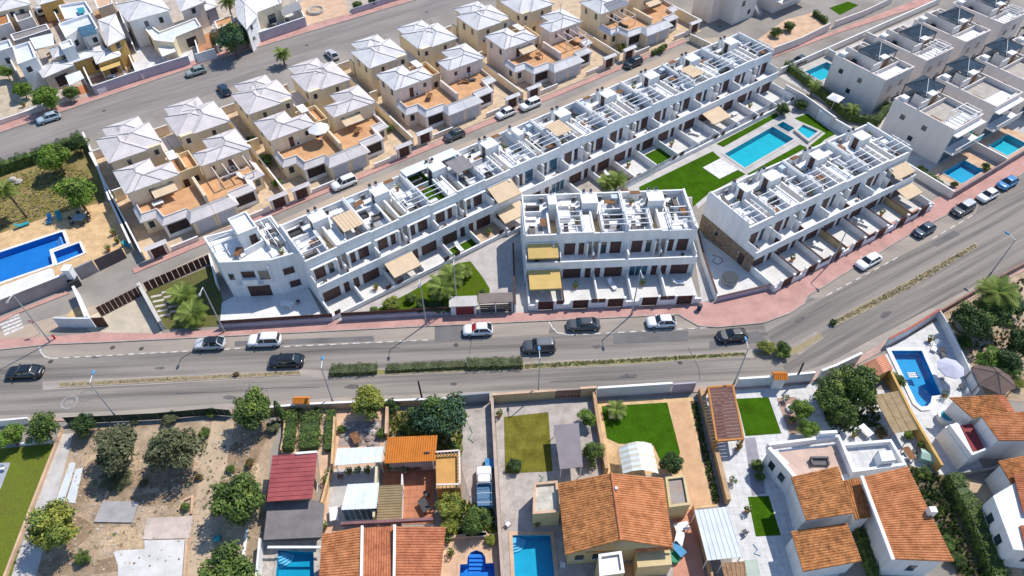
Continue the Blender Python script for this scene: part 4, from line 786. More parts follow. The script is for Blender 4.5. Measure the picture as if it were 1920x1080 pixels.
# ---------------------------------------------------------------- grey cube villas at the upper right
def grey_villa(x0, y0, w, d, lab, front, i):
    o = FK.w(x0, y0); t = T('cube_villa', lab, 'villa', (o.x, o.y, 0), FK.a, 'grey cube villas'); H = 6.1
    fp = [(0, 0), (w, 0), (w, d), (0, d)]
    MB().prism(fp, 0, H, 0, 1).build('wall', [GREYV, M('beige_roof_screed', (.44, .40, .36), .85, .1, .8, fine=.08)], t, local=True); MB().box(.4, w - .4, .35, 3.0, H + .004, H + .03).box(3.0, w - 3.2, d - 3.2, d - .4, H + .004, H + .03).build('white_floor', WHR, t, local=True)
    MB().rim(fp, .2, H + .005, 7.0).build('parapet', GREYV, t, local=True); MB().rim(inset(fp, -.04), .28, 7.0, 7.07).build('parapet_coping', M('pale_pink_coping', (.70, .62, .58), .8, .05, 1), t, local=True)
    ys = 3.3 if not front else 7.0
    MB().box(.22, 2.6, ys, ys + .2, H + .01, 8.3).box(2.6, 2.8, ys, d - .25 if not front else ys + 2.8, H + .01, 8.0).build('roof_screen_wall', GREYV, t, local=True)
    MB().box(3.3, 4.9, ys + .1, ys + 1.9, H + .01, 8.6).build('stair_head', GREYV, t, local=True); MB().box(3.35, 4.85, ys + .04, ys + .1, H + .05, 8.4).build('timber_cladding', WOOD, t, local=True); MB().box(3.25, 4.95, ys + .05, ys + 1.95, 8.6, 8.68).build('stair_head_roof', LEDGE, t, local=True)
    MB().box(.3, 2.5, ys + 1, ys + 3, H + .02, H + .05).build('roof_floor', WHR, t, local=True)
    MB().box(.25, w - .25, ys - .35, ys - .15, H + .01, 6.9).build('roof_kerb', GREYV, t, local=True); MB().box(w - 1.9, w - 1.7, ys, d - .3 if not front else ys + 3.4, H + .01, 7.3).build('roof_screen_wall', GREYV, t, local=True)
    for k in range(3): MB().box(5.2 + k * .9, 5.9 + k * .9, .4 + .05 * k, .8, H + .01, 6.75).build('air_conditioner', LEDGE, t, local=True)
    MB().box(.4, 1.6, d - 1.7, d - .5, H + .01, 7.6).build('water_tank_box', LEDGE, t, local=True); MB().box(.5, 2.3, 3.4 if front else 7.2, 5.4 if front else 9.4, H + .012, H + .04).build('decking', WOOD, t, local=True)
    # pyramid shelter
    gx, gy = (5.6, ys + 3.0); hw, hd = 2.9, 2.2
    g = T('roof_gazebo', f'slate blue pyramid shelter on the {lab.replace("grey cube villa, ", "")}', 'gazebo', (*FK.w(x0 + gx, y0 + gy).xy, H), FK.a, 'pyramid shelters on the grey villas')
    c = [(-hw, -hd, 2.3), (hw, -hd, 2.3), (hw, hd, 2.3), (-hw, hd, 2.3)]
    for k in range(4): MB().add([c[k], c[(k + 1) % 4], (0, 0, 3.7)], [(0, 1, 2)]).build('roof_slope', PYRA, g, local=True); MB().bar(Vector(c[k]) + Vector((0, 0, .03)), (0, 0, 3.74), .07, .06).build('hip_rib', LEDGE if k == 0 else DGRY, g, local=True); MB().box(c[k][0] * .93 - .07, c[k][0] * .93 + .07, c[k][1] * .93 - .07, c[k][1] * .93 + .07, .02, 2.35).build('post', DGRY, g, local=True)
    if i % 2:
        for k in range(5): MB().box(3.2 + k * 1.0, 3.32 + k * 1.0, .3, 3.0, 7.9, 8.02).build('pergola_slat', LEDGE, t, local=True)
        for yy in (.25, 3.0): MB().box(3.0, 7.6, yy, yy + .12, 7.78, 7.9).build('pergola_beam', LEDGE, t, local=True)
        for xx in (3.05, 7.4): 
            for yy in (.26, 3.0): MB().box(xx, xx + .1, yy, yy + .1, H + .01, 7.78).build('pergola_post', LEDGE, t, local=True)
    for xx, z, a in ((2.2, 4.0, 'f'), (5.4, 4.2, 'f'), (3.4, 1.4, 'f'), (6.2, 1.4, 'f'), (4.2, 4.3, 'l'), (8.4, 4.2, 'l'), (5.6, 1.4, 'l')):
        if a == 'f' and not front: ob = MB().box(xx, xx + .9, -.05, 0, z, z + 1.0).build('window', GLASS, t, local=True); MB().box(xx - .08, xx + .98, -.1, 0, z - .08, z).build('sill', LEDGE, ob, local=True)
        elif a == 'l': ob = MB().box(-.05, 0, xx, xx + .85, z, z + .9).build('window', GLASS, t, local=True); MB().box(-.1, 0, xx - .07, xx + .92, z - .08, z).build('sill', LEDGE, ob, local=True)
    if front:                                        # street side: two glazed storeys with balcony
        MB().box(.5, w - .5, -.05, 0, 3.4, 5.6).build('upper_glazing', GLASSB, t, local=True); MB().box(.5, w - .5, -.05, 0, .1, 2.5).build('lower_glazing', GLASSB, t, local=True)
        MB().box(0, w, -1.7, -.003, 2.75, 3.0).build('balcony_slab', LEDGE, t, local=True); MB().box(0, w, -1.72, -1.66, 3.0, 3.95).build('balcony_glass', M('pale_glass', (.30, .38, .42), .1, .1, 1, spec=.7), t, local=True); MB().box(0, w, -1.75, -1.63, 3.95, 4.02).build('handrail', WMET, t, local=True); MB().box(0, w, -1.0, -.003, 5.95, 6.1).build('roof_eave', LEDGE, t, local=True)
    p = FK.w(x0 + 1.4, y0 + 1.6, H + .03); furn('lounger', 'white', p, FK.a + .5, 'on the ' + lab.replace('grey cube villa, ', '').replace(' in the', ' villa roof,'))
    p = FK.w(x0 + 1.2, y0 + ys + 4.8, H + .03); furn('sofa', 'dark', p, FK.a, 'on the ' + lab.replace('grey cube villa, ', '').replace(' in the', ' villa roof,'))
rv = random.Random(11)
for i, x in enumerate((18.6, 30.9, 43.5, 56.6)): grey_villa(x, 14.2, 8.5, 11.2, f'grey cube villa, {ORD[i]} from the left in the back row', False, i)
for i, x in enumerate((14.9, 27.1, 39.5, 51.8)): grey_villa(x, -1.8, 8.3, 11.5, f'grey cube villa, {ORD[i]} from the left in the front row', True, i + 1)
sheet('garden', FK.xy([(14.5, 13.5), (66, 13.5), (66, 33), (14.5, 33)]), .02, CONC); sheet('garden', FK.xy([(9.4, -8.2), (60, -8.2), (60, 12.4), (9.4, 12.4)]), .02, CONC)
sheet('pool_deck', FK.xy([(12.0, -8.1), (23, -8.1), (23, -2.2), (12.0, -2.2)]), .03, SAND2); sheet('pool_deck', FK.xy([(24.6, -8.1), (36, -8.1), (36, -2.2), (24.6, -2.2)]), .03, SAND2)
sheet('lawn_strip', FK.xy([(9.6, -8), (11.2, -8), (11.2, 8), (9.6, 8)]), .035, LAWN)
wall('garden_wall', FK.xy([(8.6, -8.6), (9.2, 12.8)]), 1.5, .2, GREYV, 'grey wall between the right terrace and the front grey villas', px=False, cap=LEDGE)
wall('garden_wall', FK.xy([(24, -8.5), (24, 10)]), 1.6, .2, GREYV, 'grey wall between the two pools of the front grey villas', px=False, cap=LEDGE)
wall('street_wall', FK.xy([(9, -8.6), (62, -8.9)]), 1.3, .22, M('mauve_brown_wall', (.30, .235, .24), .85, .1, .8), 'mauve brown street wall before the front grey villas', px=False)
wall('street_wall', FK.xy([(15, 33.4), (70, 34)]), 1.4, .2, GREYV, 'grey street wall behind the back row of grey villas', px=False, cap=LEDGE)
wall('garden_wall', FK.xy([(29, 26), (29, 33)]), 1.6, .2, GREYV, 'grey wall between the first and second back villa pools', px=False, cap=LEDGE)
wall('garden_wall', FK.xy([(41.6, 26), (41.6, 33)]), 1.6, .2, GREYV, 'grey wall between the second and third back villa pools', px=False, cap=LEDGE)
wall('garden_wall', XY([(1468, 178), (1500, 196), (1560, 240)]), 2.2, .2, GREYV, 'grey wall between the pool garden and the grey villas', px=False, cap=LEDGE)
wall('garden_wall', XY([(1531, 222), (1600, 262)]), 1.8, .25, WH, 'white wall panel at the head of the pool garden', px=False, cap=LEDGE)
parasol(1567, 183, 2.6, 1.7, .5, WCLO, 'white parasol beside the nearest grey villa', 4)
# grey house beyond the end of the lane
o = W(1372, 47); t = T('tall_grey_house', 'tall grey house with outside stair beyond the end of the lane', 'house', (o.x, o.y, 0), FH.a)
MB().box(0, 7, 0, 9, 0, 6.4).build('wall', GREYV, t, local=True); MB().rim([(0, 0), (7, 0), (7, 9), (0, 9)], .2, 6.41, 7.1).build('parapet', LEDGE, t, local=True)
MB().box(-3.5, 0, 3.5, 9, 0, 6.0).build('side_wing', PINKR, t, local=True); MB().box(2, 2.9, -.05, 0, 3.6, 4.8).build('window', GLASS, t, local=True); MB().box(4.6, 5.4, -.05, 0, 1.2, 2.2).build('window', GLASS, t, local=True)
MB().add([(7.3, -1.2, 0), (8.6, -1.2, 0), (8.6, 8, 5.6), (7.3, 8, 5.6), (7.3, -1.2, .9), (8.6, -1.2, .9), (8.6, 8, 6.5), (7.3, 8, 6.5), (8.6, 8, 0), (7.3, 8, 0)], [(4, 5, 6, 7), (0, 4, 7, 9), (1, 8, 6, 5), (0, 1, 5, 4), (9, 7, 6, 8)]).build('outside_stair', M('grey_stair', (.36, .34, .34), .85, .08, 1), t, local=True)
o = W(1475, 14); t = T('grey_house', 'grey house with glazed balcony at the top right of the lane', 'house', (o.x, o.y, 0), FH.a)
MB().box(-5, 5, 0, 8, 0, 6.2).build('wall', GREYV, t, local=True); MB().box(-4.6, 4.6, -.06, 0, 3.3, 5.6).build('glazing', GLASSB, t, local=True); MB().box(-5, 5, -1.8, -.003, 2.7, 2.95).build('balcony_slab', LEDGE, t, local=True); MB().box(-5, 5, -1.8, -1.74, 2.95, 3.9).build('balcony_glass', MATS['pale_glass'], t, local=True); MB().rim([(-5, 0), (5, 0), (5, 8), (-5, 8)], .2, 6.205, 7).build('parapet', LEDGE, t, local=True)
pxsheet('garden', [(1420, 75), (1460, 97), (1560, 52), (1530, 22), (1470, 38)], .02, SAND2)
wall('street_wall', [(1448, 104), (1500, 84), (1552, 58)], 1.8, .25, GREYV, 'grey street wall at the top right of the lane')
wall('street_wall', [(1562, 52), (1620, 30), (1670, 6)], 1.5, .25, GREYV, 'second grey street wall at the top right corner')
pxsheet('lawn_strip', [(1555, 15), (1590, 3), (1610, 10), (1575, 28)], .04, TURF)
# ---------------------------------------------------------------- older white villas across the upper left street
def flat(name, px, z, lab, wm=WH, rm=None, par=.45, wins=(), cat='house', z0=0., cop=None, pyr=0.):
    p = ccw(XY(px, z)); cx = sum(q[0] for q in p) / len(p); cy = sum(q[1] for q in p) / len(p)
    t = T(name, lab, cat, (cx, cy, z0)); MB().prism(p, z0, z, 0, 1).build('wall', [wm, rm or WHR], t)
    if par: MB().rim(p, .22, z + .003, z + par).build('parapet', wm, t); MB().rim(inset(p, -.03), .28, z + par, z + par + .05).build('parapet_coping', cop or LEDGE, t)
    if pyr:
        e = inset(p, -.35); n_ = len(e); c_ = Vector((cx, cy, z + pyr + .05)); mb = MB()
        for i in range(n_): mb.add([(e[i].x, e[i].y, z + .05), (e[(i + 1) % n_].x, e[(i + 1) % n_].y, z + .05), c_, (e[i].x, e[i].y, z - .08), (e[(i + 1) % n_].x, e[(i + 1) % n_].y, z - .08)], [(0, 1, 2), (3, 4, 1, 0)])
        ro = mb.build('tiled_roof', rm or HIPT, t)
        for q in e: MB().tube((q.x, q.y, z + .07), (c_.x, c_.y, c_.z + .02), .07, n=5).build('ridge_cap', RIDGE, ro)
    n = len(p)
    for k, u, w, za, zb, m in wins:
        a, b = Vector(p[k % n]), Vector(p[(k + 1) % n]); e = (b - a).normalized(); nn = Vector((e.y, -e.x)); L = (b - a).length; q = a + e * (u * L - w / 2)
        ob = MB().prism([q, q + e * w, q + e * w + nn * .06, q + nn * .06], za, zb).build('window' if m is not BROWN else 'door', m, t); MB().prism([q - e * .08, q + e * (w + .08), q + e * (w + .08) + nn * .12, q - e * .08 + nn * .12], za - .08, za).build('sill', LEDGE, ob)
    return t
for y0, y1, m in ((-40, 0, 0),): pxsheet('plots', [(-60, -30), (760, -30), (712, 8), (395, 103), (0, 235), (-60, 255)], .018, M('mixed_paving', (.47, .40, .335), .9, .14, .5, fine=.15))
def GW(k, u, w=.9, za=3.9, zb=5.0, m=GLASS): return (k, u, w, za, zb, m)
BLU = M('bluish_white_roof', (.64, .67, .70), .8, .06, .6, fine=.04)
flat('villa', [(26, 92), (58, 82), (70, 112), (36, 125)], 5.6, 'white roofed villa wing with terrace left of the arched canopy', WH, BLU, .5, [GW(0, .4), GW(1, .5)])
flat('villa', [(72, 128), (125, 108), (135, 122), (83, 144)], 3.4, 'low villa porch with white tiled roof and round arch at the upper left', M('tan_render', (.55, .46, .35), .8, .06, .6), HIPT, 0, [(0, .5, 2.4, .4, 2.5, MATS['porch_shade']), (1, .5, 1.5, .4, 2.4, GLASS)], pyr=0.8)  # the wide dark panel is painted shade for the inside of the arch
flat('villa', [(120, 108), (190, 86), (196, 97), (126, 120)], 3.4, 'long low ochre wing with white tiled roof at the upper left', OCHRE, HIPT, 0, [(0, .7, 1.6, .4, 2.4, BROWN)], pyr=0.6)
flat('villa', [(112, 50), (170, 30), (186, 58), (160, 68), (150, 60), (126, 76)], 5.8, 'white villa with glazed roof terrace at the upper left', WH, BLU, .6, [GW(0, .5), GW(2, .5)])
flat('villa', [(186, 38), (214, 28), (232, 70), (204, 84)], 5.4, 'white sloped roof villa wing beside the ochre wall', OCHRE, HIPT, 0, [GW(0, .5), GW(1, .6)], pyr=0.9)
flat('villa', [(176, 100), (216, 86), (224, 104), (183, 118)], 3.4, 'small ochre porch with white roof near the street wall', OCHRE, WHR, 0, [(0, .5, 1.4, .3, 2.3, BROWN)], pyr=0.7)
flat('villa', [(-10, 5), (45, -10), (54, 8), (-5, 22)], 5.6, 'cream villa with white roof in the top left corner', CREAM, HIPT, 0, [GW(0, .4), GW(0, .7)], pyr=1.0)
flat('villa', [(26, 28), (56, 18), (62, 34), (34, 44)], 4.2, 'small grey pergola house near the top left corner', PINKR, GRYM, .3, [(0, .5, 2, .6, 2.4, GLASS)])
flat('villa', [(300, 62), (368, 36), (378, 52), (330, 72), (326, 82), (290, 78), (272, 55), (284, 50)], 3.4, 'low villa with arched porch and white roof behind the parked green car', CREAM, BLU, .3, [(1, .3, 1.6, .4, 2.4, MATS['porch_shade']), (4, .5, 2.2, .5, 2.4, MATS['porch_shade'])])  # both dark panels are shade put into colour for the porch arches
flat('villa', [(470, 2), (520, -14), (528, 8), (482, 26)], 3.6, 'white villa corner with grey awning by the round fountain', CREAM, WHR, .3, [(0, .5, 1.8, .3, 2.4, GLASS)])
flat('villa', [(330, -8), (370, -20), (380, 4), (340, 20)], 5.4, 'white villa behind the tall palms at the top', PINKR, HIPT, 0, [GW(0, .5)], pyr=1.0)
o = FH.w(22, 44); t = T('hip_roofed_house', 'white house with large grey hipped roof across the upper left street', 'house', (*W(215, 78).xy, 0), FH.a)
q = (W(238, 41, 6) - W(215, 78, 0)); 
o = W(239, 41, 6); t.location = (o.x, o.y, 0)
MB().box(.4, 8.4, .4, 9, 0, 6).build('wall', WH, t, local=True); hip(t, 0, 8.8, 0, 9.4, 6, .34, HIPT)
for x, y in ((3, .4), (6, .4)): MB().box(x, x + .8, y - .05, y, 3.8, 5).build('window', GLASS, t, local=True)
MB().box(.34, .4, 3, 4, 2.4, 4.6).build('window', GLASS, t, local=True); MB().box(5, 5.6, 5.2, 5.8, 7, 9).build('chimney', WH, t, local=True)
wall('street_wall', [(-20, 242), (60, 215), (110, 196), (150, 182)], 1.0, .2, PINKR, 'low mauve street wall at the far left of the upper street', cap=LEDGE)
wall('street_wall', [(181, 179), (250, 155), (310, 136), (358, 121)], 2.0, .22, M('mauve_wall', (.44, .41, .47), .85, .06, .8), 'mauve white street wall above the pink pavement', cap=LEDGE)
wall('street_wall', [(372, 120), (408, 109)], 2.2, .22, WH, 'white street wall beside the dark trees')
wall('street_wall', [(478, 83), (575, 50)], 2.2, .22, M('mauve_wall', (.44, .41, .47), .85, .06, .8), 'mauve white street wall with dark gate below the fountain villa', cap=LEDGE)
wall('street_wall', [(660, 28), (760, -4)], 1.4, .2, M('mauve_wall', (.44, .41, .47)), 'mauve street wall with shrubs at the top centre left')
wall('side_wall', [(181, 178), (168, 150), (158, 128)], 2.0, .2, WH, 'white side wall between the left villa and the ochre porch', cap=LEDGE)
wall('side_wall', [(262, 150), (245, 110), (232, 88)], 1.8, .2, WH, 'white side wall left of the arched porch villa', cap=LEDGE)
wall('side_wall', [(575, 49), (555, 8)], 2.2, .2, WH, 'white side wall beside the pink driveway', cap=LEDGE)
pxsheet('driveway', [(578, 47), (560, 5), (640, -20), (655, 26)], .03, SAND2)
pxsheet('driveway', [(150, 178), (170, 172), (160, 158), (144, 164)], .03, TERRA)
pxsheet('terrace', [(160, 150), (230, 125), (262, 148), (183, 176)], .03, M('brown_terrace', (.24, .16, .13), .85, .1, 1))
o = W(592, 22); t = T('fountain', 'round stone fountain planter on the pink driveway', 'planter', (o.x, o.y, 0))
MB().rings([[(r * math.cos(i * .3927), r * math.sin(i * .3927), z) for i in range(16)] for r, z in ((1.9, 0), (1.95, .6), (1.6, .62), (1.5, .3))], cap=False).build('basin', STON2, t, local=True); MB().prism([(1.52 * math.cos(i * .3927), 1.52 * math.sin(i * .3927)) for i in range(16)], 0, .35).build('soil', DIRT, t, local=True)
def canopy(px, z, mat, lab, name='canopy', posts=True, th=.08, cat='canopy'):
    p = ccw(XY(px, z)); cx = sum(q[0] for q in p) / len(p); cy = sum(q[1] for q in p) / len(p); t = T(name, lab, cat, (cx, cy, 0))
    MB().prism(p, z - th, z).build('cover', mat, t)
    if posts:
        for q in inset(p, .15): MB().tube((q[0], q[1], 0), (q[0], q[1], z - th), .05, n=6).build('post', WMET, t)
    return t
canopy([(184, 122), (222, 108), (226, 122), (190, 134)], 2.5, YCAN, 'yellow awning on posts before the ochre porch')
canopy([(524, 14), (560, 2), (566, 16), (530, 30)], 2.6, MGRY, 'grey awning beside the white villa corner at the top')
canopy([(122, 142), (150, 132), (158, 146), (130, 160)], 2.7, POLY, 'pale arched canopy over a car at the upper left')
canopy([(55, 72), (98, 62), (102, 84), (66, 92)], 4.2, POLY, 'pale green arched canopy at the upper left')
canopy([(145, 52), (174, 44), (182, 62), (154, 70)], 6.7, GLASSB, 'blue glazed canopy on the white villa roof at the upper left')

# more of the dense old villas at the upper left
flat('villa', [(20, 66), (88, 46), (94, 56), (27, 78)], 3.0, 'long grey roofed outbuilding behind the arched canopy', MGRY, M('grey_brown_roof', (.26, .24, .23), .85, .1, .8), .15)
flat('villa', [(112, 14), (162, 6), (176, 28), (150, 36), (124, 40)], 3.2, 'low white villa with small roof pool at the upper left', WH, BLU, .5)
flat('villa', [(96, 92), (126, 82), (132, 96), (102, 107)], 5.0, 'small tan walled villa block between the white roofs', M('tan_render', (.55, .46, .35)), HIPT, 0, [GW(0, .5)], pyr=0.8)
flat('villa', [(112, 84), (134, 76), (140, 88), (118, 96)], 6.0, 'white stair block between the upper left villas', WH, WHR, .3)
flat('villa', [(355, 8), (396, -6), (404, 12), (362, 28)], 3.4, 'mauve walled villa behind the arched porch roof', MATS['mauve_wall'], HIPT, 0, [GW(0, .5, za=1.2, zb=2.2)], pyr=0.8)
flat('villa', [(440, -14), (472, -26), (480, 30), (462, 52), (448, 34)], 5.4, 'pale blue white villa right of the tall palms', WH, HIPT, 0, [GW(0, .5), GW(1, .4)], pyr=0.9)
flat('villa', [(402, 42), (436, 30), (440, 42), (408, 56)], 3.0, 'low ochre roofed annexe behind the dark trees', OCHRE, ORFL, .2)
flat('villa', [(-30, 92), (20, 78), (26, 92), (-22, 108)], 3.4, 'white terrace house at the left edge of the upper street', WH, BLU, .5, [GW(0, .6, za=1, zb=2.2)])
flat('villa', [(-40, 40), (14, 26), (20, 44), (-30, 60)], 4.6, 'mauve house at the left edge below the corner villa', PINKR, TOB, .2, [GW(0, .5, za=1.4, zb=2.4)])
flat('villa', [(66, -8), (110, -20), (116, -4), (74, 8)], 4.2, 'ochre house at the very top beside the white car', OCHRE, HIPT, 0, [GW(0, .5, za=1.4, zb=2.4)], pyr=0.9)
flat('villa', [(176, -2), (206, -12), (212, 8), (184, 18)], 3.4, 'tan garage block behind the white villa at the top', M('tan_render', (.55, .46, .35)), SAND2, .2)
pxsheet('terrace', [(-20, 110), (28, 96), (44, 150), (70, 190), (20, 220), (-20, 225)], .03, M('sandy_yard', (.50, .42, .32), .9, .12, .8, rgb2=(.36, .29, .2), fine=.15))
pxsheet('terrace', [(60, 16), (110, 0), (128, 40), (80, 58)], .031, M('brown_terrace', (.24, .16, .13)))
pxsheet('terrace', [(176, 22), (208, 12), (236, 84), (206, 96)], .032, M('orange_yard', (.48, .27, .13), .85, .1, .8, fine=.1))
pxsheet('terrace', [(266, 150), (236, 92), (290, 86), (360, 60), (376, 118)], .03, MARB)
pxsheet('terrace', [(376, 112), (366, 70), (396, 60), (408, 104)], .033, M('terracotta_yard', (.42, .22, .13), .85, .1, .8, fine=.1))
pxsheet('terrace', [(486, 76), (478, 40), (552, 14), (572, 46)], .03, MARB)
for k, (p, h, l) in enumerate([([(104, 28), (122, 60), (138, 92)], 2.0, 'between the corner villas'), ([(30, 225), (62, 210), (90, 200)], .8, 'in the sandy yard at the far left'), ([(268, 150), (300, 134), (330, 126)], 1.2, 'inside the marble forecourt'), ([(366, 72), (378, 116)], 1.6, 'beside the terracotta yard'), ([(186, 178), (232, 160)], 1.1, 'behind the mauve street wall'), ([(0, 60), (24, 118), (40, 150)], 1.6, 'at the left edge of the villas'), ([(225, 20), (240, 60), (256, 100)], 2.0, 'left of the large grey hipped roof'), ([(412, 100), (404, 60)], 1.8, 'left of the dark trees'), ([(474, 82), (466, 50)], 1.8, 'right of the dark trees')]):
    wall('side_wall', p, h, .2, (WH, LEDGE, PINKR)[k % 3], 'pale garden wall ' + l, cap=LEDGE)
tag(MB().prism(XY([(184, 170), (226, 155), (228, 159), (187, 174)]), .04, .5).build('lap_pool', TEALP), 'narrow teal covered tank behind the mauve street wall', 'tank')
canopy([(143, 16), (156, 13), (160, 22), (148, 26)], 3.9, TEALP, 'small teal canopy on the low white villa')
canopy([(10, 84), (20, 81), (24, 100), (15, 104)], 2.2, TEALP, 'teal awning at the left edge')
canopy([(296, 90), (322, 80), (330, 96), (304, 106)], 2.5, LEDGE, 'white flat shade on the marble forecourt')
for k, (x, y, kd, c, l) in enumerate([(212, 148, 'table', 'white', 'below the yellow awning'), (236, 142, 'chair', 'white', 'right of the yellow awning'), (250, 132, 'pot', 'white', 'by the wall right of the ochre porch'), (285, 128, 'table', 'white', 'in the marble forecourt'), (318, 116, 'sofa', 'white', 'in the marble forecourt near the arched porch'), (345, 108, 'lounger', 'white', 'in the marble forecourt beside the wall'), (512, 50, 'sofa', 'dark', 'under the grey awning at the top'), (540, 42, 'pot', 'terracotta', 'right of the grey awning'), (46, 200, 'pot', 'terracotta', 'in the sandy yard'), (98, 105, 'table', 'brown', 'on the terrace beside the arched canopy')]): furn(kd, c, W(x, y, .06), .5 * k, l)
# ---------------------------------------------------------------- gardens and houses along the near side of the road
def WZ(q): return W(*q)
def body(t, px, z, mat, name='wall', z0=0., ins=.3):
    p = ccw(XY(px, z)); p = inset(p, ins) if ins else p; MB().prism(p, z0, z).build(name, mat, t); return p
def wins(t, p, lst):                                # openings on the edges of a ccw outline: (edge, u, width, z0, z1, material)
    n = len(p)
    for k, u, w, za, zb, m in lst:
        a, b = Vector(p[k % n]), Vector(p[(k + 1) % n]); e = (b - a).normalized(); nn = Vector((e.y, -e.x)); q = a + e * (u * (b - a).length - w / 2)
        ob = MB().prism([q, q + e * w, q + e * w + nn * .06, q + nn * .06], za, zb).build('door' if za < .3 else 'window', m, t); MB().prism([q - e * .08, q + e * (w + .08), q + e * (w + .08) + nn * .12, q - e * .08 + nn * .12], za - .08, za - .005).build('sill', LEDGE, ob)
def H(name, lab, cat, px, py): o = W(px, py); return T(name, lab, cat, (o.x, o.y, 0))
# far left plot
pxsheet('lawn', [(-60, 1128), (-60, 846), (40, 838), (104, 832), (97, 852), (48, 985), (8, 1128)], .03, M('mid_lawn', (.115, .15, .02), .95, .15, .6, fine=.28, spec=0., rgb2=(.135, .14, .03)))
pxsheet('terrace', [(-60, 1010), (-60, 866), (20, 868), (2, 915)], .04, M('blue_grey_terrace', (.36, .38, .42), .85, .06, .8))
pxsheet('path', [(117, 814), (138, 812), (104, 942), (56, 1128), (6, 1128), (64, 955)], .035, CONC)
wall('low_wall', [(119, 806), (62, 952), (2, 1110)], .5, .25, SAND2, 'low sandy wall along the path left of the dirt lot')
wall('low_wall', [(-20, 800), (18, 797), (60, 793)], 1.2, .2, WH, 'short white wall at the left end of the near pavement')
wall('low_wall', [(40, 834), (96, 828)], .4, .3, LEDGE, 'curved pale edging at the top of the left lawn')
# dirt lot
pxsheet('dirt_lot', [(138, 805), (300, 796), (482, 784), (520, 800), (508, 850), (498, 940), (495, 1128), (50, 1128), (104, 945)], .025, DIRT)
pxsheet('dirt_track', [(398, 792), (440, 789), (425, 870), (392, 950), (400, 1030), (372, 1128), (345, 1128), (362, 1000), (372, 900)], .03, DIRTP)
tag(MB().prism(XY([(177, 980), (194, 941), (262, 942), (249, 981)]), .02, .22).build('concrete_slab', M('bare_grey_slab', (.36, .345, .345), .9, .1, .6, fine=.1)), 'bare grey concrete slab lying in the dirt lot', 'slab')
tag(MB().prism(XY([(268, 1012), (276, 972), (362, 968), (356, 1010)]), .02, .12).build('concrete_slab', M('pink_slab', (.55, .46, .41), .9, .12, .5, fine=.12)), 'pinkish cracked floor slab in the dirt lot', 'slab')
tag(MB().prism(XY([(213, 1036), (220, 1033), (272, 1030), (271, 1014), (350, 1012), (346, 1030), (342, 1128), (222, 1128), (222, 1062)]), .02, .1).build('concrete_slab', M('pale_slab', (.62, .61, .59), .9, .08, .5, fine=.08)), 'pale old house foundation at the bottom of the dirt lot', 'slab')
for k, (p, l) in enumerate([([(106, 938), (132, 868), (143, 868), (121, 940)], 'long white board lying in the dirt lot nearest the path'), ([(124, 942), (143, 880), (156, 878), (141, 944)], 'second white board lying in the dirt lot beside the first')]):
    tag(MB().prism(XY(p), .02, .1).build('board', WHM), l, 'board')
MB().line(XY([(352, 1012), (344, 1128)]), .25, 0, .35).build('stub_wall', SAND2); tag(bpy.data.objects['stub_wall'], 'low stub wall at the right of the old foundation', 'wall')
wall('stub_wall', [(335, 958), (345, 940), (362, 932), (360, 965)], .3, .2, SAND2, 'curved remnant of a planting bed wall in the dirt lot')
wall('stub_wall', [(186, 965), (205, 920)], .2, .25, SAND2, 'short pale edging left of the grey slab')
wall('stub_wall', [(464, 993), (456, 1050)], .2, .3, LEDGE, 'thin pale kerb at the lower right of the dirt lot')
o = W(409, 1013); t = T('water_drum', 'teal plastic drum lying near the tree in the dirt lot', 'drum', (o.x, o.y, 0)); MB().tube((-.3, 0, .35), (.35, .1, .35), .35, n=14).build('shell', TEALP, t, local=True); MB().tube((.35, .1, .35), (.4, .11, .35), .22, n=12).build('lid', GREENP, t, local=True)
o = W(128, 794); t = T('mesh_fence', 'dark green mesh fence along the pavement before the dirt lot', 'fence', (o.x, o.y, 0))
fp_ = XY([(128, 795), (200, 792), (300, 787), (400, 778), (436, 781)]); MB().line(fp_, .03, .1, 1.5).build('mesh_panel', M('green_mesh', (.035, .06, .045), .8, .2, 2), t)
for k in range(13):
    u = k / 12 * 3.999; i = int(u); p = Vector(fp_[i]).lerp(Vector(fp_[i + 1]), u - i); MB().tube((p.x, p.y, 0), (p.x, p.y, 1.6), .035, n=6).build('post', MGRY, t)
# red shed plot
t = H('red_roofed_shed', 'shed with red ribbed metal roof beside the dirt lot', 'shed', 545, 930)
p = body(t, [(502, 938), (512, 857), (593, 852), (584, 934)], 2.9, SAND2); wins(t, p, [(0, .5, .9, .1, 2.1, BROWN)])
ribs('roof', W(500, 941, 3.0), W(511, 854, 3.0), W(595, 849, 3.15), W(585, 935, 3.15), REDM, t, pitch=.55)
MB().prism(XY([(555, 850), (595, 847), (595, 851), (555, 854)], 3.0), 2.4, 3.28).build('gutter_wall', WH, t)
t = H('grey_roofed_shed', 'shed with plain grey felt roof above the turquoise pool', 'shed', 550, 1010)
body(t, [(504, 944), (590, 938), (606, 948), (602, 1000), (497, 1004)], 1.75, STON2); MB().prism(XY([(502, 943), (590, 937), (608, 946), (604, 1007), (494, 1012)], 1.9), 1.75, 1.9).build('roof', GRYM, t)
MB().box(W(497, 1022, 2.4).x, W(600, 1022, 2.4).x, W(550, 1022, 2.4).y, W(550, 1022, 2.4).y + .25, 1.45, 1.6).build('gutter', WMET, t)
pxsheet('pool_deck', [(494, 1016), (606, 1012), (604, 1128), (486, 1128)], .03, STON2)
wall('side_wall', [(494, 1020), (486, 1110)], 1.6, .2, WH, 'white wall left of the turquoise pool at the bottom')
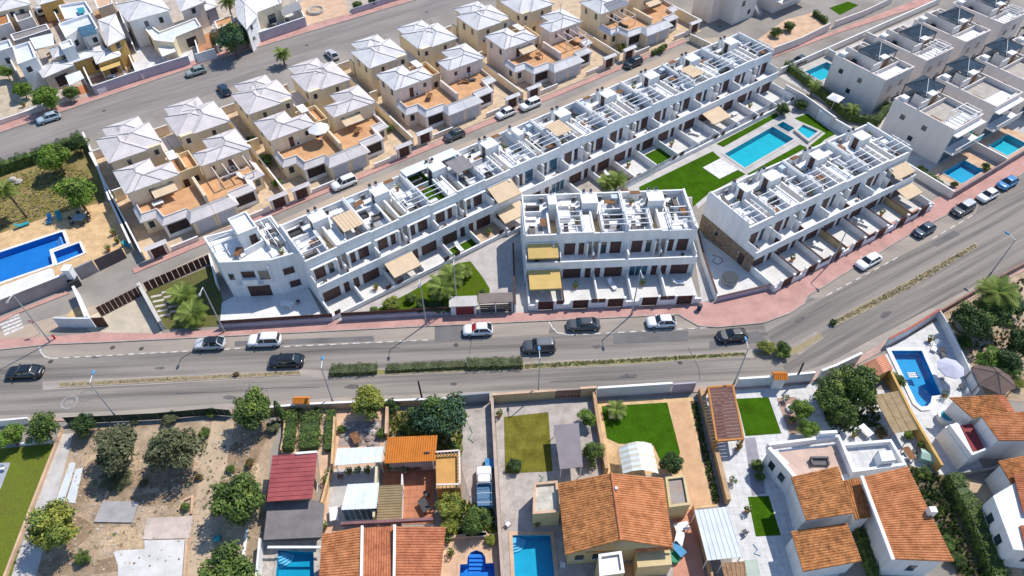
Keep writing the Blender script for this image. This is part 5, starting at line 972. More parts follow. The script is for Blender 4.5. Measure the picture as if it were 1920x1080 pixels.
# planted garden with hedges and gravel
pxsheet('garden', [(530, 772), (722, 766), (722, 870), (640, 1000), (606, 1000), (606, 945), (596, 852), (528, 850)], .03, SAND2)
pxsheet('gravel_bed', [(640, 792), (716, 788), (712, 836), (634, 838)], .045, GRAVEL)
pxsheet('patio', [(622, 880), (712, 872), (706, 985), (612, 985)], .045, CONC)
wall('street_wall', [(484, 776), (580, 768), (720, 762), (868, 757)], 1.3, .22, SAND2, 'sandy street wall before the hedge garden', cap=LEDGE)
wall('side_wall', [(538, 780), (536, 815), (530, 850)], .9, .2, SAND, 'sandy wall left of the clipped hedges')
wall('side_wall', [(630, 790), (625, 880), (606, 950)], 1.1, .25, SAND, 'ochre wall right of the narrow hedge')
wall('side_wall', [(728, 772), (726, 822)], 1.2, .35, SAND2, 'thick pinkish wall left of the bright orange roof')
o = W(572, 768); t = T('tiled_gate', 'small orange tiled gate hood in the sandy street wall', 'gate', (o.x, o.y, 0))
for x in (-.7, .7): MB().box(x - .2, x + .2, -.2, .2, 0, 2.0).build('pillar', SAND2, t, local=True)
MB().box(-.5, .5, -.04, .04, .1, 1.8).build('gate_leaf', DGRY, t, local=True)
tiles('roof', (o.x - 1, o.y - .5, 2.05), (o.x + 1, o.y - .5, 2.05), (o.x + 1, o.y, 2.45), (o.x - 1, o.y, 2.45), TBR, t); tiles('roof', (o.x + 1, o.y + .5, 2.05), (o.x - 1, o.y + .5, 2.05), (o.x - 1, o.y, 2.45), (o.x + 1, o.y, 2.45), TBR, t)
def ribcanopy(lab, E0, E1, R1, R0, mat, pitch=.6, name='canopy', posts=True, pm=WMET):
    q = [W(*p) for p in (E0, E1, R1, R0)]; c = sum(q, Vector()) / 4; t = T(name, lab, 'canopy', (c.x, c.y, 0)); ribs('cover', *q, mat, t, pitch)
    if posts:
        for p in q: d = (c - p) * .06; MB().tube((p.x + d.x, p.y + d.y, 0), (p.x + d.x, p.y + d.y, p.z - .06), .06, n=6).build('post', pm, t)
    return t
ribcanopy('white ribbed canopy behind the potted plants', (627, 873, 2.7), (716, 866, 2.7), (720, 837, 3.0), (632, 841, 3.0), POLY, .75)
t = ribcanopy('white framed conservatory roof over the pale patio', (640, 956, 2.6), (706, 953, 2.6), (711, 905, 2.9), (652, 908, 2.9), POLY, .72, 'conservatory')
p = XY([(640, 956), (706, 953)], 2.6); 
for k in range(6):
    a = Vector(p[0]).lerp(Vector(p[1]), k / 6 + .02); b = Vector(p[0]).lerp(Vector(p[1]), (k + 1) / 6 - .02); MB().line([a, b], .04, .1, 2.45).build('glass_panel', GLASSB, t)
ribcanopy('tan ribbed canopy between the conservatory and the red patio', (706, 980, 2.7), (711, 911, 2.9), (755, 909, 2.9), (753, 978, 2.7), TANM, .3)
# bright orange roofed annexe and its terrace
t = H('tiled_annexe', 'small house with bright orange tiled roof above the red patio', 'house', 770, 870)
body(t, [(722, 866), (814, 862), (817, 820), (727, 823)], 2.95, M('mauve_render', (.42, .36, .36), .85, .06, .8)); tiles('roof', W(720, 869, 3.0), W(816, 864, 3.0), W(820, 816, 3.9), W(726, 820, 3.9), TBR, t, pitch=.26)
pxsheet('patio', [(718, 872), (814, 868), (814, 982), (716, 984)], .05, M('red_tile_patio', (.47, .20, .115), .8, .1, .8, fine=.08, stripe=('xy', 2, .8, .14)))
t = flat('roof_terrace', [(817, 853), (862, 850), (863, 914), (818, 916)], 2.7, 'orange roof terrace with balustrade beside the bright orange roof', M('orange_render', (.58, .30, .11), .85, .06, .8), M('orange_floor', (.58, .31, .10), .8, .06, .8), 0, cat='terrace')
b4 = XY([(818, 854), (862, 851), (863, 914), (819, 915)], 2.7)
for a, b in ((b4[0], b4[1]), (b4[1], b4[2]), (b4[3], b4[2])):
    a, b = Vector(a), Vector(b); L = (b - a).length; MB().line([a, b], .18, 3.45, 3.55).build('balustrade_rail', PINKR, t); n = int(L / .38)
    me = MB().tube((0, 0, 2.71), (0, 0, 3.45), .07, n=6).mesh('baluster', LEDGE)
    for k in range(n): p = a.lerp(b, (k + .5) / n); inst('baluster', me, t, (p.x - t.location.x, p.y - t.location.y, 0))
wall('party_wall', [(712, 868), (706, 985)], 2.2, .25, M('pale_yellow_render', (.62, .57, .42), .85, .06, .8), 'pale yellow party wall left of the red patio')
wall('party_wall', [(757, 900), (754, 985)], 1.6, .15, WH, 'thin white wall beside the tan ribbed canopy')
for k, (x, y, kind, col, l) in enumerate([(733, 880, 'pot', 'terracotta', 'at the left corner of the red patio'), (776, 882, 'table', 'brown', 'against the wall of the red patio'), (800, 930, 'chair', 'dark', 'on the red patio'), (655, 888, 'pot', 'terracotta', 'in front of the white ribbed canopy'), (672, 887, 'pot', 'white', 'before the white ribbed canopy'), (690, 886, 'pot', 'brown', 'below the white ribbed canopy'), (628, 968, 'table', 'white', 'at the corner of the conservatory'), (796, 952, 'table', 'dark', 'at the lower end of the red patio')]):
    furn(kind, col, W(x, y, .07), .3 * k, l)
o = W(806, 872); t = T('satellite_dish', 'grey satellite dish on a pole above the red patio', 'satellite dish', (o.x, o.y, 0)); MB().tube((0, 0, 0), (0, 0, 3.1), .04).build('mast', MGRY, t, local=True); MB().rings([[(r * math.cos(i * .5236), -.1 - d, 3.2 + r * math.sin(i * .5236)) for i in range(12)] for r, d in ((.45, .18), (.3, .06), (.08, 0))]).build('dish', MGRY, t, local=True)
# three part tiled house at the bottom
t = H('tiled_house', 'long house with three red and orange tiled roof sections at the bottom', 'house', 715, 1060)
body(t, [(605, 1000), (740, 986), (834, 988), (822, 1150), (596, 1150)], 4.6, SAND2, ins=.5)
tiles('left_roof', W(604, 1001, 4.7), W(594, 1150, 4.7), W(675, 1150, 5.5), W(677, 988, 5.5), TO, t); tiles('middle_roof', W(682, 990, 4.8), W(739, 987, 4.8), W(737, 1150, 5.6), W(678, 1150, 5.6), TO2, t); tiles('right_roof', W(818, 1150, 4.6), W(836, 988, 4.6), W(742, 987, 5.6), W(740, 1150, 5.6), TO2, t)
for k, (a, b) in enumerate((((679.5, 987, 5.5), (676.5, 1150, 5.5)), ((740.5, 985, 5.55), (738.5, 1150, 5.55)))): MB().bar(W(*a), W(*b), .25, .45).build('verge_wall', LEDGE, t)
MB().bar(W(640, 983, 4.9), W(812, 974, 4.9), .3, .5).build('parapet', M('dark_red_parapet', (.23, .12, .12), .85, .15, 1), t)
pxsheet('sand_deck', [(834, 1006), (932, 998), (940, 1128), (815, 1128)], .04, SAND2)
pxsheet('garden', [(820, 920), (924, 955), (932, 998), (834, 1006)], .03, DIRT)
for k, (x, y) in enumerate([(871, 952), (869, 966), (868, 978), (867, 990), (866, 1000)]): tag(MB().prism([(W(x, y).x + .35 * math.cos(i), W(x, y).y + .28 * math.sin(i)) for i in range(6)], .03, .09).build('stepping_stone', STON2), f'{ORD[k]} stepping stone from the top between the garden bushes', 'stone', 'stepping stones in the pool garden')
wall('low_wall', [(836, 1012), (860, 1008), (914, 1004)], .5, .3, SAND2, 'low sand wall at the head of the arched pool')
o = W(893, 1004); t = T('garden_bench', 'grey stone bench by the arched pool', 'bench', (o.x, o.y, 0)); MB().box(-1.1, 1.1, -.3, .3, .35, .5).build('seat', STON2, t, local=True)
for x in (-.9, .9): MB().box(x - .15, x + .15, -.25, .25, 0, .35).build('leg', STON2, t, local=True)
# drive with the pickup
pxsheet('driveway', [(868, 764), (920, 760), (928, 955), (888, 958), (866, 880)], .035, PAVER)
pxsheet('garden', [(728, 772), (866, 766), (866, 856), (818, 852), (818, 820), (728, 820)], .03, M('garden_soil', (.27, .21, .12), .95, .2, 1.2, rgb2=(.12, .12, .04), fine=.25))
wall('street_gate_wall', [(860, 757), (918, 752)], 1.9, .2, M('grey_gate', (.30, .33, .36), .6, .06, 1), 'grey metal gate across the head of the driveway', 'gate')
wall('side_wall', [(923, 757), (929, 870), (936, 990), (945, 1128)], 1.5, .35, M('pinkish_wall', (.47, .36, .30), .9, .1, .7, fine=.1), 'long pinkish wall right of the driveway')
# lawn plot with the big orange house
pxsheet('yard', [(928, 760), (1118, 752), (1128, 890), (1260, 890), (1290, 1128), (948, 1128)], .03, PAVER)
pxsheet('lawn', [(945, 782), (1028, 773), (1036, 884), (947, 888)], .05, LAWN2)
wall('street_wall', [(924, 754), (1042, 746)], 1.7, .25, M('ochre_cream_wall', (.50, .40, .235), .85, .08, .7), 'ochre cream street wall before the olive lawn', cap=SAND2)
wall('street_wall', [(1086, 743), (1116, 741)], 1.8, .25, MATS['ochre_cream_wall'], 'short ochre cream street wall right of the brown gate', cap=SAND2)
o = W(1064, 746); t = T('gate', 'brown slatted driveway gate between the ochre walls', 'gate', (o.x, o.y, 0), R(4))
for k in range(14): MB().box(-1.55 + k * .222, -1.36 + k * .222, -.04, .04, .1, 1.7).build('slat', BROWNP, t, local=True)
for z in (.3, 1.5): MB().box(-1.55, 1.55, .04, .09, z, z + .08).build('rail', BROWNP, t, local=True)
t = canopy([(1038, 797), (1085, 793), (1093, 875), (1050, 880)], 2.5, M('mauve_grey_cover', (.25, .22, .235), .85, .06, .6), 'mauve grey flat canopy beside the olive lawn')
t = H('orange_roofed_house', 'big cream house with orange two-slope tiled roof beside the blue pool', 'house', 1150, 1000)
zl, zr = 4.0, 5.5
p = body(t, [(1050, 907), (1242, 897), (1256, 1024), (1062, 1036)], zl, M('cream_yellow_render', (.60, .48, .27), .85, .06, .8))
wins(t, p, [(0, .3, .9, 1.2, 2.4, GLASS), (0, .12, .9, 1.2, 2.3, GLASS), (3, .5, 1.2, 1.0, 2.3, GLASS), (2, .5, 1, 1, 2.2, GLASS)])
tiles('left_roof', W(1046, 906, zl + .15), W(1060, 1041, zl + .15), W(1164, 1012, zr), W(1146, 887, zr), TOB, t); tiles('right_roof', W(1262, 1027, zl + .15), W(1243, 896, zl + .15), W(1146, 887, zr), W(1164, 1012, zr), TO, t)
MB().tube(W(1146, 886, zr + .06), W(1164, 1013, zr + .06), .16, n=6).build('ridge', TO2, t); MB().prism([W(1155, 917, zr).xy + Vector(q) for q in ((-.14, -.14), (.14, -.14), (.14, .14), (-.14, .14))], zr - .5, zr + .35).build('chimney', LEDGE, t)
a = XY([(1066, 1036), (1162, 1013), (1256, 1024)], zl); MB().add([(a[0].x, a[0].y, zl - .05), (a[2].x, a[2].y, zl - .05), (a[1].x, a[1].y, zr - .25)], [(0, 1, 2)]).build('gable_wall', MATS['cream_yellow_render'], t)
b = flat('flat_annexe', [(1001, 908), (1045, 904), (1049, 962), (999, 966)], 3.0, 'low flat roofed annexe left of the big orange roof', MATS['cream_yellow_render'], M('stained_screed', (.56, .52, .45), .9, .15, 1.1, fine=.12), .3, cat='annexe', cop=SAND2)
b = flat('flat_annexe', [(1247, 897), (1283, 893), (1293, 948), (1254, 953)], 3.0, 'grey floored flat annexe right of the big orange roof', MATS['cream_yellow_render'], M('rusty_grey_screed', (.30, .27, .25), .9, .15, .8, rgb2=(.34, .24, .18)), .25, cat='annexe', cop=MATS['cream_yellow_render'])
b = flat('chimney_block', [(1122, 1042), (1164, 1036), (1170, 1076), (1124, 1082)], 4.6, 'white topped square chimney block below the big orange roof', MATS['cream_yellow_render'], LEDGE, .3, cat='chimney')
t = H('porch', 'small tiled porch pieces in front of the big orange house', 'porch', 1180, 1045)
tiles('left_tiles', W(1098, 1036, 3.6), W(1132, 1034, 3.6), W(1136, 1026, 4.0), W(1100, 1024, 4.0), TO, t); tiles('right_tiles', W(1190, 1036, 3.4), W(1262, 1030, 3.4), W(1258, 1022, 3.9), W(1196, 1020, 3.9), TO, t); body(t, [(1190, 1034), (1258, 1028), (1262, 1060), (1194, 1066)], 2.8, MATS['cream_yellow_render'], ins=.1); MB().prism(XY([(1150, 1060), (1235, 1052), (1240, 1128), (1150, 1128)]), .03, .12).build('porch_floor', ORFL, t)
t = H('garage_tent', 'arched pale polycarbonate car shelter on the lawn edge', 'shelter', 1198, 870)
for k in range(10):
    u0, u1 = k / 10, (k + 1) / 10; L = [W(1160 + 8 * u, 838 + 50 * u, 2.0) for u in (u0, u1)]; Rr = [W(1222 + 13 * u, 832 + 56 * u, 2.0) for u in (u0, u1)]
    for a_, b_ in ((0, .25), (.25, .5), (.5, .75), (.75, 1)):
        f = lambda i, s: L[i].lerp(Rr[i], s) + Vector((0, 0, .9 * math.sin(math.pi * s))); q = [f(0, a_), f(0, b_), f(1, b_), f(1, a_)]; MB().quad(*q).build('roof_panel', POLY if k % 2 else M('cream_polycarbonate', (.63, .61, .50), .4, .06, 1), t)
    MB().tube(f(0, 0), Vector((L[0].x, L[0].y, 0)), .03, n=6).build('frame_post', WMET, t)
# second lawn and paths
pxsheet('yard', [(1118, 752), (1300, 745), (1345, 950), (1290, 955), (1252, 890), (1130, 890)], .028, SAND)
pxsheet('lawn', [(1128, 762), (1251, 755), (1256, 775), (1275, 848), (1270, 872), (1240, 868), (1225, 835), (1160, 832), (1138, 822)], .05, TURF)
pxsheet('path', [(1256, 756), (1288, 754), (1332, 946), (1292, 952)], .045, M('tan_path', (.60, .37, .215), .85, .08, .8, fine=.06))
pxsheet('planting_strip', [(1294, 752), (1306, 752), (1350, 944), (1336, 946)], .05, M('bark_mulch', (.17, .10, .075), .95, .2, 2, fine=.25))
wall('side_wall', [(1112, 742), (1120, 800), (1136, 888)], 1.3, .4, M('tan_wall', (.50, .33, .19), .9, .1, .8), 'tan wall left of the bright lawn')
wall('side_wall', [(1311, 738), (1362, 946)], 1.3, .5, MATS['tan_wall'], 'tan wall right of the planted strip')
wall('street_wall', [(1118, 744), (1256, 735)], 2.0, .25, M('blue_white_wall', (.62, .66, .68), .8, .05, .8), 'bluish white street wall before the bright lawn', cap=LEDGE)
wall('street_wall', [(1258, 736), (1300, 733)], 1.9, .2, MATS['mauve_wall'], 'mauve gate panel at the head of the tan path', 'gate')
o = W(1153, 775); t = T('planter', 'white square planter on the bright lawn holding a small palm', 'planter', (o.x, o.y, 0)); MB().rim([(-.8, -.8), (.8, -.8), (.8, .8), (-.8, .8)], .2, .04, .5).build('rim', LEDGE, t, local=True); MB().box(-.6, .6, -.6, .6, .04, .35).build('soil', DIRT, t, local=True)
t = H('brown_pergola', 'brown slatted pergola with orange frame between the lawns', 'pergola', 1360, 800)
q = [W(1328, 726, 2.7), W(1374, 722, 2.7), W(1394, 822, 2.7), W(1344, 826, 2.7)]
for k in range(16):
    u0, u1 = (k + .08) / 16, (k + .92) / 16; MB().prism([q[0].lerp(q[3], u0).xy, q[1].lerp(q[2], u0).xy, q[1].lerp(q[2], u1).xy, q[0].lerp(q[3], u1).xy], 2.62, 2.7).build('slat', M('red_brown_slat', (.17, .085, .07), .75, .12, 1.5), t)
OFR = M('orange_frame', (.50, .22, .06), .7, .08, 1)
for a, b in ((0, 1), (1, 2), (2, 3), (3, 0)): MB().bar(q[a] + Vector((0, 0, -.1)), q[b] + Vector((0, 0, -.1)), .22, .26).build('beam', OFR, t)
for p in q: MB().box(p.x - .11, p.x + .11, p.y - .11, p.y + .11, 0, 2.45).build('post', OFR, t)
ribcanopy('white ribbed carport roof beside the marble path', (1302, 957, 2.7), (1326, 1051, 2.7), (1393, 1044, 2.9), (1362, 950, 2.9), WHM, .7, 'carport') if 0 else ribcanopy('white ribbed carport roof beside the marble path', (1326, 1051, 2.7), (1393, 1044, 2.7), (1362, 950, 2.9), (1302, 957, 2.9), WHM, .55, 'carport')
pxsheet('patio', [(1262, 960), (1298, 955), (1332, 1128), (1262, 1128)], .05, M('salmon_patio', (.55, .27, .19), .85, .08, .8, fine=.06))
wall('side_wall', [(1298, 955), (1330, 1080), (1340, 1128)], 1.2, .25, M('tan_wall', (.5, .33, .19)), 'tan wall between the salmon patio and the carport')
ribcanopy('brown thatched canopy at the bottom beside the carport', (1368, 1120, 2.3), (1402, 1120, 2.3), (1396, 1052, 2.5), (1352, 1056, 2.5), M('reed_cover', (.33, .2, .115), .9, .15, 3, fine=.25), .4)
canopy([(1396, 1050), (1420, 1048), (1436, 1128), (1408, 1128)], 2.3, M('sage_cover', (.42, .48, .40), .7, .06, 1), 'sage green flat cover at the bottom')
for k, (x, y, c) in enumerate([(1276, 992, 'white'), (1272, 1014, 'white'), (1270, 1034, 'blue')]): furn('table', c, W(x, y, .06), .2 + k, f'cluttered on the salmon patio, {ORD[k]} from the top')
o = W(1263, 1048); t = T('green_bin', 'round green plastic tub on the salmon patio', 'tub', (o.x, o.y, 0)); MB().rings([[(r * math.cos(i * .5236), r * math.sin(i * .5236), z) for i in range(12)] for r, z in ((.55, 0), (.65, .6), (.6, .62), (.5, .3))]).build('shell', GREENP, t, local=True)
# third lawn, marble paths and white house with terraces
pxsheet('yard', [(1366, 730), (1530, 720), (1700, 735), (1740, 880), (1530, 1128), (1380, 1128), (1362, 950), (1318, 740)], .026, MARB)
pxsheet('lawn', [(1381, 748), (1441, 745), (1465, 813), (1398, 818)], .05, TURF)
pxsheet('gravel_bed', [(1456, 747), (1492, 744), (1508, 812), (1480, 815)], .045, M('pink_gravel', (.40, .27, .225), .95, .1, 1.5, fine=.25))
pxsheet('lawn', [(1402, 932), (1441, 930), (1464, 1004), (1417, 1006)], .05, TURF)
pxsheet('terrace', [(1396, 822), (1416, 820), (1436, 925), (1410, 930)], .04, M('grey_blue_paving', (.30, .29, .33), .85, .08, .8))
wall('street_wall', [(1379, 726), (1440, 722), (1520, 714)], 1.9, .25, MATS['blue_white_wall'], 'bluish white street wall before the small square lawn', cap=LEDGE)
wall('street_wall', [(1532, 711), (1560, 700), (1606, 678)], 1.9, .25, MATS['blue_white_wall'], 'white street wall bending up beside the flowering trees', cap=LEDGE)
o = W(1453, 724); t = T('gate_pillar', 'white gate pillar with orange tiled cap in the street wall', 'pillar', (o.x, o.y, 0)); MB().box(-.7, .7, -.45, .45, 0, 2.2).build('pier', WH, t, local=True); tiles('cap_tiles', (o.x - .9, o.y - .6, 2.22), (o.x + .9, o.y - .6, 2.22), (o.x + .9, o.y, 2.6), (o.x - .9, o.y, 2.6), TBR, t); tiles('cap_tiles', (o.x + .9, o.y + .6, 2.22), (o.x - .9, o.y + .6, 2.22), (o.x - .9, o.y, 2.6), (o.x + .9, o.y, 2.6), TBR, t)
o = W(1481, 768); t = T('stone_ring', 'round white stone planter in the pink gravel bed', 'planter', (o.x, o.y, 0)); MB().rings([[(r * math.cos(i * .5236), r * math.sin(i * .5236), z) for i in range(12)] for r, z in ((.55, 0), (.55, .4), (.4, .4), (.4, .2))], cap=False).build('rim', LEDGE, t, local=True)
t = H('white_house', 'white house with weathered orange tiled roofs and two roof terraces', 'house', 1580, 960); ze = 5.0
p = body(t, [(1440, 846), (1570, 832), (1592, 890), (1600, 965), (1506, 978), (1486, 900)], 3.2, WH, 'lower_wall', ins=0); wins(t, ccw(p), [(4, .5, .8, 1.2, 2.4, GLASS), (5, .3, .8, 1.2, 2.4, GLASS), (5, .7, .8, 1.2, 2.4, GLASS), (4, .2, .8, 1.2, 2.4, GLASS)])
MB().prism(inset(ccw(XY([(1444, 848), (1568, 834), (1590, 890), (1490, 905)], 3.2)), .1), 3.2, 3.24).build('terrace_floor', M('pink_terrace_floor', (.58, .43, .36), .85, .08, .8), t)
ter = XY([(1436, 842), (1500, 834), (1566, 826), (1596, 888)], 3.2); MB().line([ter[0], ter[1], ter[2], ter[3]], .3, 3.2, 4.3).build('terrace_parapet', WH, t); MB().line(XY([(1438, 846), (1462, 872), (1490, 905)], 3.2), .45, 3.2, 4.1).build('terrace_parapet', WH, t); MB().line(XY([(1528, 826), (1560, 824)], 3.2), .35, 4.3, 5.0).build('parapet_step', WH, t)
p2 = body(t, [(1486, 898), (1572, 880), (1600, 962), (1512, 973)], ze, WH, 'upper_wall', z0=3.2, ins=.2)
tiles('upper_roof', W(1512, 976, ze + .1), W(1483, 894, ze + .1), W(1571, 874, ze + .7), W(1602, 962, ze + .7), TOB, t)
body(t, [(1486, 998), (1590, 984), (1613, 1052), (1508, 1070)], 3.6, WH, 'front_wall', ins=.2); tiles('front_roof', W(1506, 1072, 3.7), W(1483, 996, 3.7), W(1588, 980, 4.3), W(1616, 1052, 4.3), TOB, t)
tiles('middle_roof', W(1604, 974, 4.0), W(1634, 970, 4.0), W(1612, 896, 4.5), W(1582, 901, 4.5), TOB, t); body(t, [(1584, 902), (1612, 898), (1633, 970), (1604, 974)], 3.9, WH, 'middle_wall', ins=.1)
p = body(t, [(1622, 895), (1698, 879), (1782, 1048), (1678, 1044)], 5.3, WH, 'right_wall', ins=.2); wins(t, p, [(0, .55, .8, 1.6, 2.8, GLASS), (1, .4, 1.4, 2.6, 3.6, GLASS), (1, .78, 1.2, 2.6, 3.6, GLASS)])
tiles('right_roof', W(1674, 1048, 5.4), W(1616, 895, 5.4), W(1701, 874, 6.2), W(1789, 1053, 6.2), TO, t); MB().bar(W(1615, 893, 5.6), W(1674, 1050, 5.6), .35, .3).build('verge_wall', LEDGE, t)
MB().prism([W(1743, 962, 6.2).xy + Vector(q) for q in ((-.35, -.3), (.35, -.3), (.35, .3), (-.35, .3))], 5.4, 7.1).build('chimney', LEDGE, t)
MB().prism(XY([(1574, 840), (1664, 832), (1692, 876), (1596, 890)], 3.6), 0, 3.6, 0, 1).build('side_terrace', [WH, MARB], t); MB().rim(XY([(1572, 838), (1666, 830), (1695, 878), (1594, 892)], 3.6), .3, 3.61, 4.4).build('side_terrace_parapet', WH, t)
MB().prism(XY([(1648, 846), (1672, 844), (1680, 862), (1654, 865)], 5.2), 3.62, 5.2).build('stair_block', WH, t)
for k, (x, y, z, kd, c, l) in enumerate([(1535, 868, 3.26, 'sofa', 'grey', 'on the pink roof terrace'), (1462, 862, 3.26, 'lounger', 'white', 'on the pink roof terrace'), (1645, 858, 3.64, 'chair', 'dark', 'on the white side terrace'), (1700, 855, .05, 'table', 'brown', 'beside the green box right of the white house')]): furn(kd, c, W(x, y, z), k * .6, l)
ribcanopy('straw coloured flat canopy beside the white rimmed pool', (1676, 812, 2.5), (1721, 805, 2.5), (1684, 733, 2.6), (1637, 741, 2.6), M('straw_cover', (.34, .25, .145), .9, .1, 1.5, fine=.12), .9, pm=WOOD)
o = W(1735, 862); t = T('storage_box', 'pale green garden box beside the ochre wall', 'box', (o.x, o.y, 0), R(-20)); MB().box(-.8, .8, -.6, .6, 0, 1.0).build('body', M('pale_green_plastic', (.36, .50, .43), .6, .06, 1), t, local=True); MB().add([(-.9, -.7, 1), (.9, -.7, 1), (.9, .7, 1), (-.9, .7, 1), (-.9, 0, 1.3), (.9, 0, 1.3)], [(0, 1, 5, 4), (2, 3, 4, 5), (0, 4, 3), (1, 2, 5)]).build('lid', M('pale_green_plastic'), t, local=True)
wall('side_wall', [(1651, 690), (1700, 790), (1755, 885)], 1.7, .3, OCHRE, 'ochre wall along the white rimmed pool terrace')
# orange garden hut by the road
t = H('garden_hut', 'small garden hut with salmon gabled roof left of the white rimmed pool', 'hut', 1645, 700)
body(t, [(1622, 685), (1655, 672), (1668, 695), (1636, 708)], 2.0, OCHRE, ins=.1); tiles('roof', W(1636, 712, 2.0), W(1618, 682, 2.0), W(1640, 672, 2.6), W(1656, 700, 2.6), M('salmon_tile', (.56, .27, .17), .8, .1, 1, fine=.15), t); tiles('roof', W(1658, 664, 2.0), W(1674, 692, 2.0), W(1656, 700, 2.6), W(1640, 672, 2.6), MATS['salmon_tile'], t)
# pool terrace and right hand houses
pxsheet('pool_terrace', [(1655, 672), (1672, 650), (1760, 600), (1800, 645), (1850, 745), (1780, 760), (1850, 890), (1762, 890), (1700, 785)], .03, MARB)
wall('side_wall', [(1752, 592), (1770, 622), (1826, 742)], 1.5, .12, WH, 'thin white wall between the pool terrace and the tree garden')
wall('street_wall', [(1658, 650), (1700, 628), (1752, 595)], 1.7, .25, MATS['blue_white_wall'], 'white street wall above the white rimmed pool', cap=M('red_coping', (.38, .13, .1), .8, .1, 1))
wall('street_wall', [(1758, 590), (1860, 530), (1930, 493)], 1.0, .25, M('stone_red_wall', (.32, .2, .165), .9, .15, 1, fine=.15), 'low reddish wall along the tree garden')
pxsheet('garden', [(1758, 594), (1862, 534), (1990, 470), (1990, 760), (1830, 745), (1800, 690)], .028, M('sandy_garden', (.44, .345, .25), .95, .12, .7, rgb2=(.26, .2, .13), fine=.18))
parasol(1783, 690, 2.4, 1.65, .6, LILAC, 'large pale lilac parasol beside the white rimmed pool', 8)
o = W(1866, 705, 2.6); t = T('hexagonal_gazebo', 'brown hexagonal gazebo among the garden trees', 'gazebo', (o.x, o.y, 0)); rr = 2.6
hx = [(rr * math.cos(i * 1.0472 + .4), rr * math.sin(i * 1.0472 + .4), 2.3) for i in range(6)]
for k in range(6): MB().add([hx[k], hx[(k + 1) % 6], (0, 0, 3.3)], [(0, 1, 2)]).build('roof_panel', M('brown_gazebo_cover', (.16, .115, .10), .85, .1, 1), t, local=True); MB().bar(hx[k], (0, 0, 3.33), .08, .05).build('rib', DGRY, t, local=True); MB().tube((hx[k][0] * .93, hx[k][1] * .93, 0), (hx[k][0] * .93, hx[k][1] * .93, 2.35), .06, n=6).build('post', WOOD, t, local=True)
t = H('tiled_house', 'white house with steep orange roofs at the right edge', 'house', 1860, 800)
body(t, [(1786, 748), (1870, 744), (1884, 770), (1826, 782)], 3.8, WH, ins=.1); tiles('upper_roof', W(1824, 784, 3.9), W(1780, 745, 3.9), W(1866, 740, 4.6), W(1888, 772, 4.6), TOB, t); tiles('side_roof', W(1902, 772, 3.9), W(1884, 742, 3.9), W(1866, 740, 4.5), W(1888, 772, 4.5), TO2, t)
body(t, [(1842, 778), (1985, 770), (1985, 824), (1874, 822)], 4.8, WH, 'main_wall', ins=.1); tiles('main_roof', W(1873, 826, 4.9), W(1837, 776, 4.9), W(1990, 768, 6.2), W(1990, 826, 6.2), TO, t)
body(t, [(1772, 800), (1800, 790), (1850, 846), (1815, 862)], 2.6, WH, 'balcony_block', ins=0); MB().prism(XY([(1800, 798), (1822, 795), (1846, 843), (1824, 847)], 2.6), 2.61, 2.68).build('red_balcony_floor', M('red_floor', (.24, .05, .055), .7, .1, 1), t); MB().line(XY([(1776, 802), (1817, 858), (1846, 846)], 2.62), .2, 2.6, 3.4).build('balcony_parapet', WH, t)
t = H('tiled_house', 'white house with striped orange roof at the lower right edge', 'house', 1900, 880); body(t, [(1876, 868), (1985, 850), (1985, 920), (1898, 905)], 3.9, WH, ins=.1); tiles('roof', W(1897, 908, 4.0), W(1871, 864, 4.0), W(1985, 842, 4.7), W(1985, 905, 4.7), TOB, t)
t = H('tiled_house', 'white house with small windows at the bottom right corner', 'house', 1900, 1000); p = body(t, [(1862, 930), (1920, 895), (1990, 895), (1990, 1040), (1900, 1030)], 4.2, WH, ins=0); wins(t, p, [(0, .5, .9, 1.8, 3, GLASS), (1, .5, .9, 1.8, 3, GLASS), (4, .3, .9, 1.8, 3, GLASS), (4, .7, .9, 1.8, 3, GLASS)]); tiles('roof', W(1920, 965, 4.6), W(1900, 888, 4.6), W(1990, 880, 5.3), W(1990, 965, 5.3), TO2, t); tiles('roof', W(1935, 1075, 4.4), W(1912, 985, 4.4), W(1990, 980, 5.1), W(1990, 1075, 5.1), TO2, t)
pxsheet('alley', [(1800, 890), (1880, 920), (1930, 1128), (1885, 1128), (1825, 980)], .03, DIRTP)
pxsheet('garden', [(1700, 870), (1760, 890), (1800, 890), (1830, 990), (1890, 1128), (1800, 1128), (1790, 1050)], .029, M('dark_garden_soil', (.16, .12, .08), .95, .2, 1, rgb2=(.08, .075, .03), fine=.25))
t = H('round_tub', 'white round outdoor hot tub with blue cover beside the pool steps', 'hot tub', 1770, 785); o = W(1770, 787); t.location = (o.x, o.y, 0)
MB().rings([[(r * math.cos(i * .3927), r * math.sin(i * .3927), z) for i in range(16)] for r, z in ((.9, 0), (1.1, .9), (1.0, .92))]).build('shell', LEDGE, t, local=True); MB().prism([(.75 * math.cos(i * .3927), .75 * math.sin(i * .3927)) for i in range(16)], .93, .98).build('cover', TEALP, t, local=True)
wall('side_wall', [(1790, 893), (1850, 886), (1890, 870)], 1.0, .25, MGRY, 'dark low wall at the end of the marble terrace')

